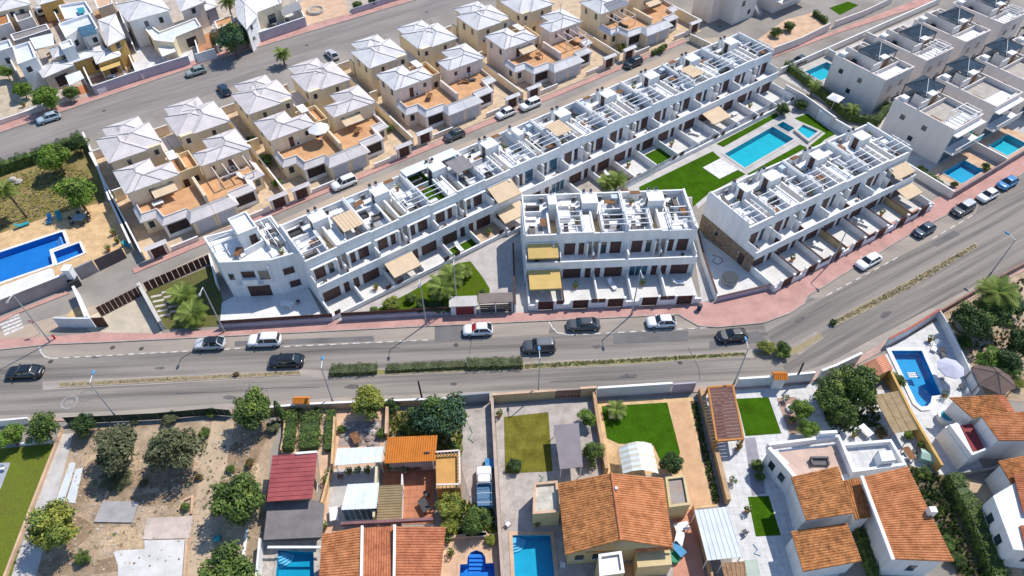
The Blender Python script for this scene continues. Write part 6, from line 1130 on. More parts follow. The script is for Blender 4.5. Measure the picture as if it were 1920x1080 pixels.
# worn soil patches, rubble and dead brush of the dirt lot
rs = random.Random(31)
for k, (x, y, a, b) in enumerate([(205, 872, 3.2, 1.8), (318, 885, 3.4, 1.7), (160, 905, 1.6, 2.4), (240, 1010, 2.6, 1.3), (300, 935, 2.8, 1.0), (462, 850, 2.0, 2.6), (470, 905, 1.3, 2.0), (140, 1000, 1.5, 2.0), (110, 1060, 2.2, 1.2), (430, 1010, 1.2, 1.8), (200, 1060, 2.0, .9), (350, 830, 1.6, 1.2), (420, 820, .8, 1.6)]):
    o = W(x, y); n = 18; ph = rs.random() * 6
    sheet('soil_patch', [(o.x + a * math.cos(i * 6.2832 / n) * (1 + .28 * math.sin(3 * i * .35 + ph) + .12 * rs.random()), o.y + b * math.sin(i * 6.2832 / n) * (1 + .25 * math.cos(2 * i * .35 + ph) + .12 * rs.random())) for i in range(n)], .0262 + k * .0002, M('dark_dry_soil', (.31, .22, .145), .95, .15, .9, bump=.5, rgb2=(.19, .135, .085), fine=.35) if k % 3 else M('straw_soil', (.50, .375, .245), .95, .15, 1.1, bump=.5, rgb2=(.34, .245, .15), fine=.35))
mb = MB()
for k in range(420):
    while 1:
        x, y = rs.uniform(120, 490), rs.uniform(800, 1075)
        if inside((x, y), [(145, 810), (480, 790), (500, 850), (490, 1070), (80, 1070)]) : break
    o = W(x, y); s = rs.uniform(.04, .16); mb.rings([[(o.x + r_ * (1 + .4 * rs.random()) * math.cos(i * 1.2566), o.y + r_ * (1 + .4 * rs.random()) * math.sin(i * 1.2566), z) for i in range(5)] for r_, z in ((s, .028), (s * .6, .028 + s * .8))], sm=False, mi=k % 3)
o = mb.build('rubble', [STON2, DIRTP, M('brown_stone', (.30, .22, .16), .95, .15, 2)], kind='stuff'); o['label'] = 'loose stones and rubble scattered over the dirt lot'; o['category'] = 'rubble'
# ---------------------------------------------------------------- pool garden between the terraces
pxsheet('pool_garden', [(1160, 345), (1172, 352), (1440, 200), (1500, 176), (1566, 238), (1618, 246), (1330, 372), (1308, 392), (1300, 372), (1192, 370), (1150, 372)], .02, CONC)
pxsheet('lawn', [(1198, 351), (1336, 284), (1351, 297), (1317.5, 315), (1348.7, 336.3), (1384, 319), (1398, 327), (1330, 362), (1299, 388), (1298, 369), (1202, 367)], .04, TURF)
pxsheet('lawn', [(1343, 270), (1455, 211), (1460, 218), (1356, 276)], .04, TURF); pxsheet('lawn', [(1400, 327), (1500, 271), (1513, 277), (1412, 331)], .04, TURF); pxsheet('lawn', [(1489, 222), (1514, 213), (1566, 252), (1546, 262), (1530, 279), (1519, 273), (1548, 250), (1503, 229)], .04, TURF)
tag(MB().prism(XY([(1317.5, 315), (1350, 298), (1383.5, 319), (1348.7, 336.3)]), .02, .12).build('stone_platform', M('speckled_white_paving', (.72, .71, .69), .8, .1, 1.6, rgb2=(.5, .49, .48), fine=.12)), 'square white stone platform on the pool lawn', 'platform')
fl = [W(1168, 356), W(1300, 282), W(1400, 228), W(1468, 192)]
t = T('garden_fence', 'glass and white post fence between the long terrace gardens and the pool lawn', 'fence', (fl[0].x, fl[0].y, 0))
MB().line([p.xy for p in fl], .2, 0, .45).build('plinth', WH, t)
n = 26
for k in range(n):
    a = fl[0].lerp(fl[3], k / n); b = fl[0].lerp(fl[3], (k + 1) / n); MB().box(a.x - .05, a.x + .05, a.y - .05, a.y + .05, .45, 1.5).build('post', WMET, t)
    MB().line([a.lerp(b, .06).xy, a.lerp(b, .94).xy], .03, .5, 1.45).build('panel', M('frosted_panel', (.52, .52, .55), .5, .05, 1), t)
pxsheet('planting_bed', [(1120, 366), (1165, 343), (1190, 368), (1125, 374)], .05, M('brown_bark_bed', (.20, .13, .10), .95, .2, 2, fine=.25))
# triangle garden and plaza before the long terrace
pxsheet('path', [(632, 602), (640, 592), (800, 522), (950, 440), (985, 440), (990, 470), (988, 562), (860, 592)], .02, M('speckled_paving', (.47, .43, .40), .9, .08, .8, fine=.1))
pxsheet('lawn', [(682, 592), (770, 548), (858, 494), (882, 490), (905, 520), (918, 541), (918, 562), (860, 577), (850, 582)], .04, LAWN)
wall('street_wall', [(412, 616), (600, 604), (626, 602)], .9, .25, MATS['mauve_wall'], 'mauve white street wall before the end house patio'); wall('street_wall', [(642, 601), (740, 596), (850, 589)], .9, .25, MATS['mauve_wall'], 'mauve white street wall before the triangular lawn')
for lab, pts in (('before the end house patio', [(412, 616), (626, 602)]), ('before the triangular lawn', [(642, 601), (848, 589)])):
    a, b = W(*pts[0]), W(*pts[1]); t = T('slat_fence', 'dark brown slatted fence on the street wall ' + lab, 'fence', (a.x, a.y, 0))
    for k in range(3): MB().line([a.xy, b.xy], .06, .95 + k * .24, 1.13 + k * .24).build('slat', BROWNP, t)
o = W(872, 588); t = T('gate_house', 'small white gate shelter with red brown door beside the triangular lawn', 'gate house', (o.x, o.y, 0), R(3)); MB().box(-1.9, 1.6, -.3, 1.2, 0, 2.0).build('wall', WH, t, local=True); MB().box(-2.1, 1.8, -.5, 1.4, 2.0, 2.15).build('roof', CONC, t, local=True); MB().box(-1.2, 1.3, -.36, -.3, .2, 1.8).build('door', M('red_brown_door', (.22, .05, .05), .6, .1, 2), t, local=True)
o = W(930, 585); t = T('bin_shelter', 'dark brown roofed bin shelter beside the white gate house', 'shelter', (o.x, o.y, 0), R(3)); MB().box(-2.4, 2.4, -.2, 1.6, 2.1, 2.25).build('roof', M('dull_brown_roof', (.21, .175, .16), .85, .1, 1), t, local=True)
for x in (-2.3, -.1, 2.2):
    for y in (-.1, 1.5): MB().box(x, x + .12, y - .06, y + .06, 0, 2.1).build('post', WH, t, local=True)
for k in range(4): MB().box(-2.2, 2.2, -.1, -.05, .2 + k * .4, .5 + k * .4).build('slat', DGRY, t, local=True)
# end house patio, palms corner and site entrance
pxsheet('patio', [(412, 610), (416, 568), (438, 556), (530, 552), (576, 536), (604, 590), (608, 602)], .03, M('bright_patio', (.72, .71, .69), .85, .05, .6, fine=.04))
pxsheet('garden', [(272, 548), (398, 498), (412, 540), (418, 566), (412, 612), (306, 618)], .025, M('dark_soil_lawn', (.10, .115, .03), .95, .2, 1, rgb2=(.12, .09, .05), fine=.2))
for i in range(2):
    for j in range(5):
        c = W(294 + 20 * i + j * 4, 556 + j * 9 - 8 * i); tag(MB().prism([c.xy + Vector(q) for q in ((-.75, -.35), (.65, .05), (.6, .45), (-.8, .05))], .03, .08).build('paving_slab', CONC), f'{ORD[j]} pale slab from the top in the {("left", "right")[i]} column beside the entrance palms', 'paving slab', 'pale slabs beside the entrance')
wall('side_wall', [(268, 546), (308, 618)], 1.8, .5, M('pale_stone_wall', (.56, .52, .47), .85, .06, .8), 'pale wall right of the sandy entrance drive')
wall('side_wall', [(398, 490), (412, 545)], 1.6, .2, WH, 'white wall left of the end house')
pxsheet('driveway', [(150, 600), (268, 552), (304, 626), (180, 630), (160, 612)], .03, M('sandy_concrete', (.52, .45, .35), .9, .1, .5, fine=.08))
o = W(190, 592); t = T('slat_gate', 'dark brown slatted sliding gate at the sandy entrance', 'gate', (o.x, o.y, 0)); a, b = W(190, 594), W(272, 552)
for k in range(10): MB().line([a.lerp(b, k / 10 + .004).xy, a.lerp(b, (k + 1) / 10 - .004).xy], .08, .1, 1.9).build('panel', BROWNP, t)
a, b = W(276, 546), W(398, 492); t = T('slat_fence', 'dark brown slatted fence above the entrance palms', 'fence', (a.x, a.y, 0))
for k in range(12): MB().line([a.lerp(b, k / 12 + .004).xy, a.lerp(b, (k + 1) / 12 - .004).xy], .08, .05, 1.7).build('panel', BROWNP, t)
wall('entrance_wall', [(148, 553), (160, 580), (172, 610)], 1.9, .35, WH, 'white pier wall at the left of the sandy entrance'); wall('entrance_wall', [(112, 612), (140, 613), (180, 613)], 1.9, .25, MATS['blue_white_wall'], 'bluish wall panel facing the road at the entrance'); wall('entrance_wall', [(182, 613), (204, 612)], 1.9, .1, BROWNP, 'brown panel beside the bluish entrance wall', 'gate')
pxsheet('planting_bed', [(118, 606), (134, 582), (156, 570), (170, 606)], .05, SAND)
o = W(152, 543); t = T('rubbish_container', 'dark waste container beside the white entrance pier', 'waste container', (o.x - 1.0, o.y + .8, 0), FA.a); MB().box(-.7, .7, -.5, .5, .1, 1.1).build('body', DGRY, t, local=True); MB().box(-.75, .75, -.55, .55, 1.1, 1.2).build('lid', M('green_black', (.04, .045, .045), .6, .1, 2), t, local=True)
for x in (-.6, .6):
    for y in (-.4, .4): MB().tube((x, y - .05, .06), (x, y + .05, .06), .07, n=8).build('wheel', RUB, t, local=True)
# ---------------------------------------------------------------- left pool terrace
pxsheet('dry_garden', [(-90, 352), (0, 322), (130, 282), (165, 270), (192, 345), (198, 378), (95, 405), (0, 438), (-90, 468)], .02, DEADL)
pxsheet('pool_terrace', [(-90, 468), (0, 438), (95, 405), (198, 378), (214, 384), (250, 472), (150, 518), (105, 530), (0, 566), (-90, 596)], .03, SAND)
pxsheet('terrace_edge', [(-90, 598), (0, 566), (105, 528), (100, 505), (94, 503), (0, 538), (-90, 566)], .045, M('white_terrace_edge', (.70, .69, .68), .85, .06, .8))
wall('retaining_wall', [(-60, 610), (0, 588), (140, 532)], 2.3, .3, M('mauve_grey_wall', (.36, .315, .30), .85, .08, .6), 'mauve grey street wall below the long blue pool', cap=LEDGE)
wall('retaining_wall', [(150, 524), (185, 508)], 2.3, .3, MATS['mauve_grey_wall'], 'short mauve grey wall right of the white pier'); wall('retaining_wall', [(187, 507), (238, 483)], 2.1, .15, M('dark_brown_panel', (.13, .10, .10), .7, .1, 1), 'dark brown panel fence at the corner of the sandstone terrace', 'fence')
o = W(143, 530); t = T('gate_pier', 'white square pier in the mauve street wall', 'pillar', (o.x, o.y, 0)); MB().box(-.5, .5, -.5, .5, 0, 3.0).build('shaft', WH, t, local=True); MB().box(-.6, .6, -.6, .6, 3.0, 3.15).build('cap', LEDGE, t, local=True)
wall('garden_wall', [(163, 262), (188, 320), (212, 385), (252, 470)], 1.6, .25, PINKR, 'pinkish wall between the dry garden and the first hip-roofed block', cap=LEDGE)
for k, (x, y, r, l) in enumerate([(44, 424, FA.a + 1.57, 'by the two palms of the sandstone terrace'), (94, 414, .3, 'left of the outdoor table'), (112, 408, .5, 'between the other lounger and the outdoor table'), (242, 462, 1.2, 'at the right corner of the sandstone terrace')]): furn('lounger', ('teal', 'blue', 'teal', 'teal')[k], W(x, y, .05), r, l)
o = W(152, 414); t = T('garden_table', 'square grey blue table on the sandstone terrace', 'table', (o.x, o.y, .03)); MB().box(-.9, .9, -.8, .8, .7, .76).build('top', M('grey_blue_top', (.33, .40, .44), .6, .06, 2), t, local=True)
for x in (-.8, .8):
    for y in (-.7, .7): MB().box(x - .05, x + .05, y - .05, y + .05, 0, .7).build('leg', DGRY, t, local=True)
for k in range(6): a = k * 1.0472; furn('chair', 'dark', (o.x + 1.4 * math.cos(a), o.y + 1.35 * math.sin(a), .03), a - 1.57, 'around the square table on the sandstone terrace', 'chairs around the square terrace table')
for k, (x, y, s) in enumerate([(24, 338, .9), (36, 342, 1.0)]):
    o = W(x, y); rr = random.Random(k); mb = MB(); mb.rings([[(r * (1 + .2 * rr.random()) * math.cos(i * .785), r * (1 + .2 * rr.random()) * math.sin(i * .785), z) for i in range(8)] for r, z in ((s * .6, 0), (s * .65, s * .3), (s * .3, s * .6))], sm=False); b = mb.build('boulder', STON2); b.location = (o.x, o.y, 0); tag(b, f'pale grey boulder in the dry garden, {("left", "right")[k]} of the pair', 'boulder')
# ---------------------------------------------------------------- planting
def tree_mesh(var, kind):
    cols = {'olive': ('olive', 'olived', 'olive'), 'mid': ('mid', 'dark', 'lite'), 'dark': ('dark', 'dark', 'mid'), 'brite': ('brite', 'mid', 'lite'), 'yel': ('yel', 'mid', 'lite'), 'pine': ('pine', 'dark', 'mid'), 'rust': ('rust', 'olive', 'dark')}[kind]
    def f():
        r = random.Random(100 + var); mb = MB(); lobes = []
        for i in range(26):
            d = Vector((r.gauss(0, 1), r.gauss(0, 1), r.gauss(.25, .8))).normalized(); lobes.append((d * r.uniform(.3, .76), r.uniform(.2, .36)))
        lobes.append((Vector((0, 0, .05)), .5))
        for c, rad in lobes:
            tone = r.choice((0, 0, 0, 1, 2))
            for i in range(int(820 * rad)):
                d = Vector((r.gauss(0, 1), r.gauss(0, 1), r.gauss(.2, 1))).normalized(); p = c + d * rad * (r.uniform(.6, 1.05) if r.random() < .85 else r.uniform(1.0, 1.35)); p.z *= .86
                nn = (d + Vector((r.gauss(0, .55), r.gauss(0, .55), r.gauss(.25, .5)))).normalized(); leafquad(mb, p, nn, r.uniform(.04, .085), r, tone if r.random() < .7 else r.choice((0, 1, 2)))
        return mb
    return shared(('crown', var, kind), f, [LF[c] for c in cols])
def trunk_mesh(var):
    def f():
        r = random.Random(var); mb = MB(); p = Vector((0, 0, 0)); 
        q = Vector((r.uniform(-.06, .06), r.uniform(-.06, .06), .45)); mb.tube(p, q, .075, .055, 7)
        for i in range(5): a = i * 1.2566 + r.random(); e = q + Vector((.38 * math.cos(a), .38 * math.sin(a), .4 + .2 * r.random())); mb.tube(q, e, .04, .015, 5)
        return mb
    return shared(('trunk', var), f, BARK)
KN = {'olive': 'grey-green', 'mid': 'green', 'dark': 'dark green', 'brite': 'bright green', 'yel': 'yellow-green', 'pine': 'blue-green', 'rust': 'rusty brown'}
tcount = [0]
def tree(px, py, rp, kind, lab, name='tree', hfac=1.0, cat=None):
    """crown centre read at (px, py) with radius rp in plan pixels"""
    k = FPX / ((CAMH - 2) / (_s + (py - 540) / FPX * _c)); rad = rp / k; zc = rad * (1.15 if name == 'tree' else .75) * hfac
    o = W(px, py, zc); v = tcount[0] % 5; tcount[0] += 1; rz = tcount[0] * 1.7
    t = T(name, lab, cat or name.replace('_', ' '), (o.x, o.y, 0), rz)
    inst('crown', tree_mesh(v, kind), t, (0, 0, zc), sc=(rad * 1.05, rad * 1.05, rad * (.95 if name == 'tree' else .8)))
    inst('trunk', trunk_mesh(v), t, sc=(rad * .9, rad * .9, zc))
    return t
TR = [(215, 838, 50, 'olive', 'left grey-green olive tree in the dirt lot'), (322, 838, 55, 'olive', 'right grey-green olive tree in the dirt lot'), (444, 934, 55, 'mid', 'round green tree at the right of the dirt lot'), (98, 986, 52, 'yel', 'yellow-green round tree over the lower path'), (430, 1072, 60, 'mid', 'green tree at the bottom edge of the dirt lot'),
 (16, 818, 28, 'brite', 'bright green tree at the far left of the near pavement'), (78, 802, 34, 'mid', 'feathery green tree above the left lawn'), (156, 798, 26, 'dark', 'dark bushy tree at the head of the path'), (474, 770, 42, 'mid', 'broad green tree left of the hedge garden'), (687, 755, 36, 'yel', 'yellow-green pine above the gravel bed'), (828, 776, 54, 'pine', 'large blue-green tree left of the driveway'), (782, 786, 28, 'mid', 'green tree touching the large blue-green tree'),
 (845, 948, 30, 'yel', 'yellow-green tree left of the stepping stones'), (842, 985, 20, 'yel', 'small yellow-green tree above the arched pool deck'), (896, 978, 30, 'mid', 'green tree right of the stepping stones'), (1099, 782, 20, 'brite', 'bright green tree beside the brown gate'), (1110, 845, 24, 'mid', 'green tree right of the mauve canopy'), (1258, 868, 25, 'dark', 'dark palm-like bush at the corner of the bright lawn'),
 (1502, 768, 23, 'brite', 'bright green tree left of the flowering trees'), (1514, 802, 22, 'brite', 'bright green tree beside the pink gravel'), (1560, 742, 40, 'mid', 'leafy tree behind the bending street wall'), (1606, 722, 46, 'mid', 'large white flowering tree by the bending street wall'), (1582, 775, 30, 'mid', 'lower leafy tree under the flowering tree'),
 (1826, 605, 40, 'dark', 'dark tree in the sandy garden'), (1862, 590, 36, 'mid', 'green tree under the big palm'), (1858, 672, 30, 'brite', 'bright green tree above the hexagonal gazebo'), (1890, 680, 32, 'dark', 'dark tree at the right of the gazebo'), (1918, 640, 32, 'dark', 'very dark tree at the right edge'), (1906, 575, 22, 'pine', 'blue-green small tree at the right edge'),
 (104, 296, 32, 'brite', 'bright green tree by the hedge of the dry garden'), (140, 358, 40, 'brite', 'large bright green tree in the dry garden'), (144, 270, 20, 'dark', 'dark tree at the corner of the upper street'), (84, 182, 27, 'brite', 'bright round tree before the arched villa'), (132, 174, 16, 'mid', 'small green tree beside the villa gate'), (40, 166, 18, 'brite', 'green tree left of the arched villa'), (434, 70, 34, 'pine', 'dark blue-green tree by the upper street'), (460, 64, 22, 'dark', 'dark tree beside the blue-green tree'), (408, 72, 17, 'rust', 'rusty brown tree beside the dark trees'), (10, 135, 15, 'brite', 'small tree at the left edge of the villas')]
for x, y, r, kd, l in TR: tree(x, y, r, kd, l)
SH = [(250, 790, 10, 'olive', 'left scrub bush behind the green mesh fence'), (318, 784, 17, 'olive', 'scrub bush behind the middle of the green mesh fence'), (396, 772, 12, 'mid', 'right scrub bush behind the green mesh fence'), (512, 800, 15, 'olive', 'scrub below the broad green tree'), (468, 868, 11, 'rust', 'dry brown bush right of the dirt track'), (482, 925, 12, 'olive', 'scrub beside the red roofed shed'), (372, 895, 9, 'rust', 'small dead bush left of the dirt track'), (268, 905, 10, 'olive', 'scrub below the right olive tree'), (700, 582, 10, 'mid', 'shrub at the tip of the triangular lawn'), (770, 560, 12, 'mid', 'shrub in the middle of the triangular lawn'), (838, 578, 13, 'dark', 'shrub left of the white gate house'), (880, 512, 9, 'mid', 'shrub at the top corner of the triangular lawn'), (905, 548, 8, 'mid', 'shrub at the right corner of the triangular lawn'), (155, 1046, 17, 'mid', 'low green shrub at the bottom of the dirt lot'), (348, 950, 10, 'mid', 'small shrub in the curved planting bed'), (432, 880, 10, 'mid', 'small shrub beside the dirt track'), (382, 812, 14, 'mid', 'shrub at the top of the dirt track'), (735, 757, 17, 'dark', 'dark shrub between the pine and the big tree'), (965, 872, 17, 'dark', 'dark round shrub on the olive lawn'), (1343, 855, 9, 'yel', 'yellow shrub below the brown pergola'), (1421, 872, 14, 'mid', 'green shrub on the grey terrace'), (1425, 894, 11, 'mid', 'lower shrub on the grey terrace'),
 (1682, 714, 18, 'mid', 'shrub beside the garden hut'), (1652, 812, 14, 'rust', 'brownish shrub below the straw canopy'), (1704, 816, 11, 'brite', 'bright shrub below the straw canopy'), (1806, 640, 17, 'mid', 'clipped ball shrub in the sandy garden'), (1908, 716, 16, 'yel', 'yellow-green shrub right of the gazebo'), (1736, 886, 15, 'mid', 'shrub below the pale green box'), (1775, 1020, 20, 'mid', 'shrub beside the long clipped hedge'), (1795, 1050, 18, 'dark', 'dark shrub beside the long clipped hedge'),
 (735, 570, 18, 'yel', 'yellow-green round shrub on the triangular lawn'), (790, 572, 18, 'dark', 'dark shrub behind the street wall'), (818, 575, 18, 'dark', 'dark shrub under the lawn palms'), (470, 264, 13, 'mid', 'shrub between the first and second hip-roofed blocks'), (498, 300, 16, 'mid', 'larger shrub between the first and second blocks'), (520, 342, 12, 'brite', 'bright shrub at the lane end between the first blocks'), (727, 240, 12, 'mid', 'shrub beside the second block gate'), (1455, 60, 13, 'mid', 'left round shrub behind the top right street wall'), (1480, 49, 13, 'mid', 'right round shrub behind the top right street wall'), (1468, 205, 16, 'dark', 'dark shrub at the head of the pool lawn'), (1500, 196, 14, 'dark', 'dark shrub beside the grey garden wall'),
 (1438, 650, 18, 'yel', 'left rounded shrub on the central reservation'), (1470, 655, 20, 'mid', 'right rounded shrub on the central reservation'), (1563, 604, 8, 'dark', 'small tuft at the end of the curved verge'), (443, 701, 6, 'rust', 'small dry tuft on the left verge'), (560, 765, 10, 'mid', 'left ball shrub of the orange gate hood'), (593, 764, 9, 'mid', 'right ball shrub of the orange gate hood'), (850, 838, 16, 'mid', 'shrub beside the bright orange roof'), (920, 1012, 13, 'yel', 'yellow shrub right of the stone bench'), (640, 805, 10, 'mid', 'shrub in the gravel bed'), (716, 812, 12, 'mid', 'shrub right of the gravel bed'), (1240, 92, 10, 'mid', 'shrub before the fifth block porch'), (1165, 88, 9, 'yel', 'shrub beside the fourth block gate'), (670, 10, 12, 'mid', 'left shrub behind the top street wall'), (700, 2, 12, 'dark', 'right shrub behind the top street wall'), (1575, 128, 9, 'dark', 'shrub beside the nearest villa pool'), (1790, 345, 8, 'dark', 'shrub at the blue villa pool'), (1850, 312, 10, 'mid', 'shrub right of the blue villa pool'), (1765, 345, 7, 'rust', 'brown shrub left of the blue villa pool')]
for x, y, r, kd, l in SH: tree(x, y, r, kd, l, 'shrub')
def cypress(px, py, h, lab):
    o = W(px, py); t = T('conifer', lab, 'conifer', (o.x, o.y, 0)); r = random.Random(px); mb = MB()
    for i in range(420):
        z = r.uniform(.05, 1); rad = .16 * (1 - z) ** .6 * r.uniform(.8, 1.1) + .01; a = r.uniform(0, 6.28); d = Vector((math.cos(a), math.sin(a), .5)).normalized(); leafquad(mb, Vector((rad * math.cos(a), rad * math.sin(a), z)) * h, d, .2, r, r.choice((0, 1)))
    mb.build('crown', [LF['dark'], LF['mid']], t, local=True); MB().tube((0, 0, 0), (0, 0, h * .8), .1, .03, 6).build('trunk', BARK, t, local=True)
cypress(531, 788, 4.2, 'dark leaning conifer beside the hedge garden')
# hedges
def hedge(pts, w, h, kind, lab, px=True, dens=85):
    p = [Vector(q) for q in (XY(pts) if px else pts)]; r = random.Random(len(lab)); mb = MB(); cols = {'mid': ('mid', 'dark', 'lite'), 'dark': ('dark', 'mid', 'dark'), 'olive': ('olive', 'olived', 'mid'), 'dry': ('rust', 'olive', 'mid'), 'brite': ('brite', 'mid', 'lite')}[kind]
    core = MB().line(p, w * .8, 0, h * .88)
    for i in range(len(p) - 1):
        a, b = p[i], p[i + 1]; e = (b - a); L = e.length; e.normalize(); nn = Vector((-e.y, e.x))
        for k in range(int(L * (w + 2 * h) * dens)):
            u = r.uniform(0, L); s = r.uniform(-(w / 2 + h), w / 2 + h); wob = 1 + .13 * math.sin(u * 2.1) + .1 * math.sin(u * 5.3 + 1)
            if abs(s) < w / 2: q = a + e * u + nn * s; pos = Vector((q.x, q.y, h * wob * r.uniform(.9, 1.04))); d = Vector((r.gauss(0, .5), r.gauss(0, .5), 1))
            else: sg = 1 if s > 0 else -1; q = a + e * u + nn * sg * w / 2 * wob; pos = Vector((q.x, q.y, (abs(s) - w / 2) * wob)); d = Vector((nn.x * sg + r.gauss(0, .5), nn.y * sg + r.gauss(0, .5), .4))
            leafquad(mb, pos, d.normalized(), r.uniform(.07, .14), r, r.choice((0, 0, 1, 2)))
    o = W(*pts[0]) if px else Vector((*pts[0], 0)); t = T('hedge', lab, 'hedge', (o.x, o.y, 0)); mb.build('foliage', [LF[c] for c in cols], t); core.build('branches', LF[cols[1]], t)
hedge([(622, 698), (708, 694)], 1.5, .75, 'olive', 'short dense hedge on the central reservation'); hedge([(726, 693), (872, 686)], 1.1, .55, 'olive', 'brownish hedge stretch on the central reservation'); hedge([(875, 686), (980, 683)], 1.5, .75, 'olive', 'long green hedge stretch on the central reservation')
hedge([(585, 778), (582, 845)], 2.4, .9, 'mid', 'wide clipped hedge block in the hedge garden'); hedge([(551, 778), (543, 848)], 1.2, 1.2, 'mid', 'left clipped hedge in the hedge garden'); hedge([(622, 776), (617, 848)], 1.0, .9, 'mid', 'narrow clipped hedge beside the ochre wall')
hedge([(1778, 900), (1818, 975), (1872, 1110)], 1.7, 1.8, 'mid', 'long clipped hedge in the lower right corner'); hedge([(1606, 1000), (1640, 1100)], .9, 1.3, 'mid', 'narrow hedge between the tiled roofs at the lower right')
hedge([(-40, 340), (0, 326), (80, 300), (160, 268)], 1.6, 2.0, 'dark', 'dark hedge along the upper left street'); hedge([(1472, 128), (1540, 180), (1590, 225), (1640, 235), (1662, 205)], 1.2, 1.6, 'mid', 'green hedge round the nearest grey villa'); hedge([(1720, 318), (1772, 358)], .8, .9, 'mid', 'low hedge beside the blue villa pool'); hedge([(1222, 105), (1248, 90)], .7, 1.0, 'mid', 'hedge before the fifth block porch')
hedge([(1525, 28), (1548, 45)], .8, 1.2, 'dark', 'dark hedge behind the top right street wall')
# palms: every frond a part, one shared frond mesh
def frond_mesh(dry=False):
    def f():
        mb = MB(); n = 13; pts = [Vector((t_ * 1.0, 0, .36 * t_ - .62 * t_ * t_)) for t_ in [i / n for i in range(n + 1)]]
        for i in range(n): mb.bar(pts[i], pts[i + 1], .025, .02, 1)
        for i in range(1, n):
            l = .34 * math.sin(math.pi * (.12 + .85 * i / n)) + .05
            for s in (-1, 1):
                b = pts[i]; e = b + Vector((l * .55, s * l, -l * .35)); c = Vector((.03, 0, 0)); mb.quad(b - c, b + c, e, mi=0)
                b = pts[i].lerp(pts[i - 1], .5); e = b + Vector((l * .6, s * l * .9, -l * .2)); mb.quad(b - c, b + c, e, mi=0)
        return mb
    return shared(('frond', dry), f, {0: [LF['lite'], LF['mid']], 1: [DRYF, DRYF], 2: [LF['olive'], LF['olived']]}[int(dry)])
def palm(px, py, h, L, lab, nf=22, lean=(0, 0), grey=False):
    o = W(px, py); t = T('palm_tree', lab, 'palm tree', (o.x, o.y, 0)); top = Vector((lean[0], lean[1], h)); mb = MB(); r = random.Random(px)
    for i in range(8): a, b = i / 8, (i + 1) / 8; f = lambda u: Vector((lean[0] * u * u, lean[1] * u * u, h * u)); mb.tube(f(a), f(b), .2 - .06 * a, .165 - .06 * a, 8)
    mb.build('trunk', BARK, t, local=True)
    for i in range(nf):
        a = i * 2.39996; tier = i / nf; inst('frond', frond_mesh(2 if grey else 0), t, top, (r.uniform(-.15, .15), -.75 + 1.15 * tier + r.uniform(-.1, .1), a), L * r.uniform(.85, 1.1))
    for i in range(5): inst('dry_frond', frond_mesh(True), t, top - Vector((0, 0, .15)), (0, .75 + r.uniform(-.1, .15), i * 1.3 + .4), L * .75)
palm(534, 122, 2.6, 1.9, 'bright young palm on the edge of the upper street'); palm(388, 38, 5.5, 2.0, 'left tall palm behind the arched porch villa'); palm(440, 48, 5.5, 2.1, 'right tall palm behind the arched porch villa'); palm(50, 408, 5.2, 2.0, 'leaning palm in the dry garden', lean=(-1.2, .6)); palm(10, 424, 5.0, 2.0, 'palm at the left edge of the dry garden', lean=(-1.0, .6))
palm(348, 566, 1.6, 2.1, 'upper bushy palm beside the entrance', 26); palm(366, 600, 1.4, 2.2, 'lower bushy palm beside the entrance', 26); palm(830, 566, 3.2, 2.1, 'left palm on the triangular lawn'); palm(850, 545, 3.4, 2.0, 'right palm on the triangular lawn beside the lamp post'); palm(872, 520, 1.6, 1.3, 'small palm at the far corner of the triangular lawn', 14)
palm(1136, 368, 3.0, 1.9, 'left palm behind the middle terrace'); palm(1153, 366, 3.2, 1.9, 'right palm behind the middle terrace'); palm(1154, 776, 1.0, 1.4, 'small palm in the white planter', 16); palm(222, 900, .7, 1.9, 'low grey palm between the olive trees', 20, grey=True); palm(1838, 592, 4.8, 2.9, 'big spreading palm by the road at the right', 30); palm(1520, 178, 2.2, 1.5, 'small palm below the nearest grey villa', 16); palm(1592, 222, 2.0, 1.6, 'second small palm below the nearest grey villa', 16); palm(1810, 275, 2.0, 1.3, 'yellowish palm beside the second front villa', 14)
for x, y, s, l in ((155, 798, 1.5, 'spiky'),): pass
# loose ground cover of the lot, verges and gardens
def scatter(name, poly, n, mats, size, seed, lab, cat, h=.1):
    p = XY(poly); r = random.Random(seed); mb = MB(); xs = [q[0] for q in p]; ys = [q[1] for q in p]; c = 0
    while c < n:
        q = (r.uniform(min(xs), max(xs)), r.uniform(min(ys), max(ys)))
        if not inside(q, p): continue
        c += 1; s = size * r.uniform(.5, 1.4); a = r.uniform(0, 6.28); mi = r.randrange(len(mats))
        for k in range(3): b = a + k * 2.1; mb.add([(q[0] - .4 * s * math.sin(b), q[1] + .4 * s * math.cos(b), .03), (q[0] + .4 * s * math.sin(b), q[1] - .4 * s * math.cos(b), .03), (q[0] + s * .5 * math.cos(b), q[1] + s * .5 * math.sin(b), .03 + h * r.uniform(.5, 1.5))], [(0, 1, 2)], mi)
    o = mb.build(name, mats, kind='stuff'); o['label'] = lab; o['category'] = cat
WEED = M('dry_weed', (.36, .265, .16), .95, .25, 2); WEED2 = M('grey_weed', (.40, .33, .25), .95, .2, 2)
scatter('dry_weeds', [(145, 830), (480, 800), (495, 860), (490, 1000), (420, 1060), (360, 1020), (365, 960), (200, 1060), (75, 1060)], 420, [WEED, WEED2, LF['olive'], WEED2], .42, 1, 'dry brown weeds covering the dirt lot', 'weeds', .07)
scatter('verge_grass', [(985, 684), (1396, 662), (1396, 666), (985, 691)], 700, [LF['olive'], WEED, LF['mid']], .3, 2, 'patchy grass on the central reservation', 'grass', .12)
scatter('verge_grass', [(1566, 601), (1700, 530), (1828, 458), (1833, 463), (1706, 540), (1569, 608)], 700, [LF['olive'], WEED, WEED2], .3, 3, 'dry grass on the curved verge', 'grass', .1)
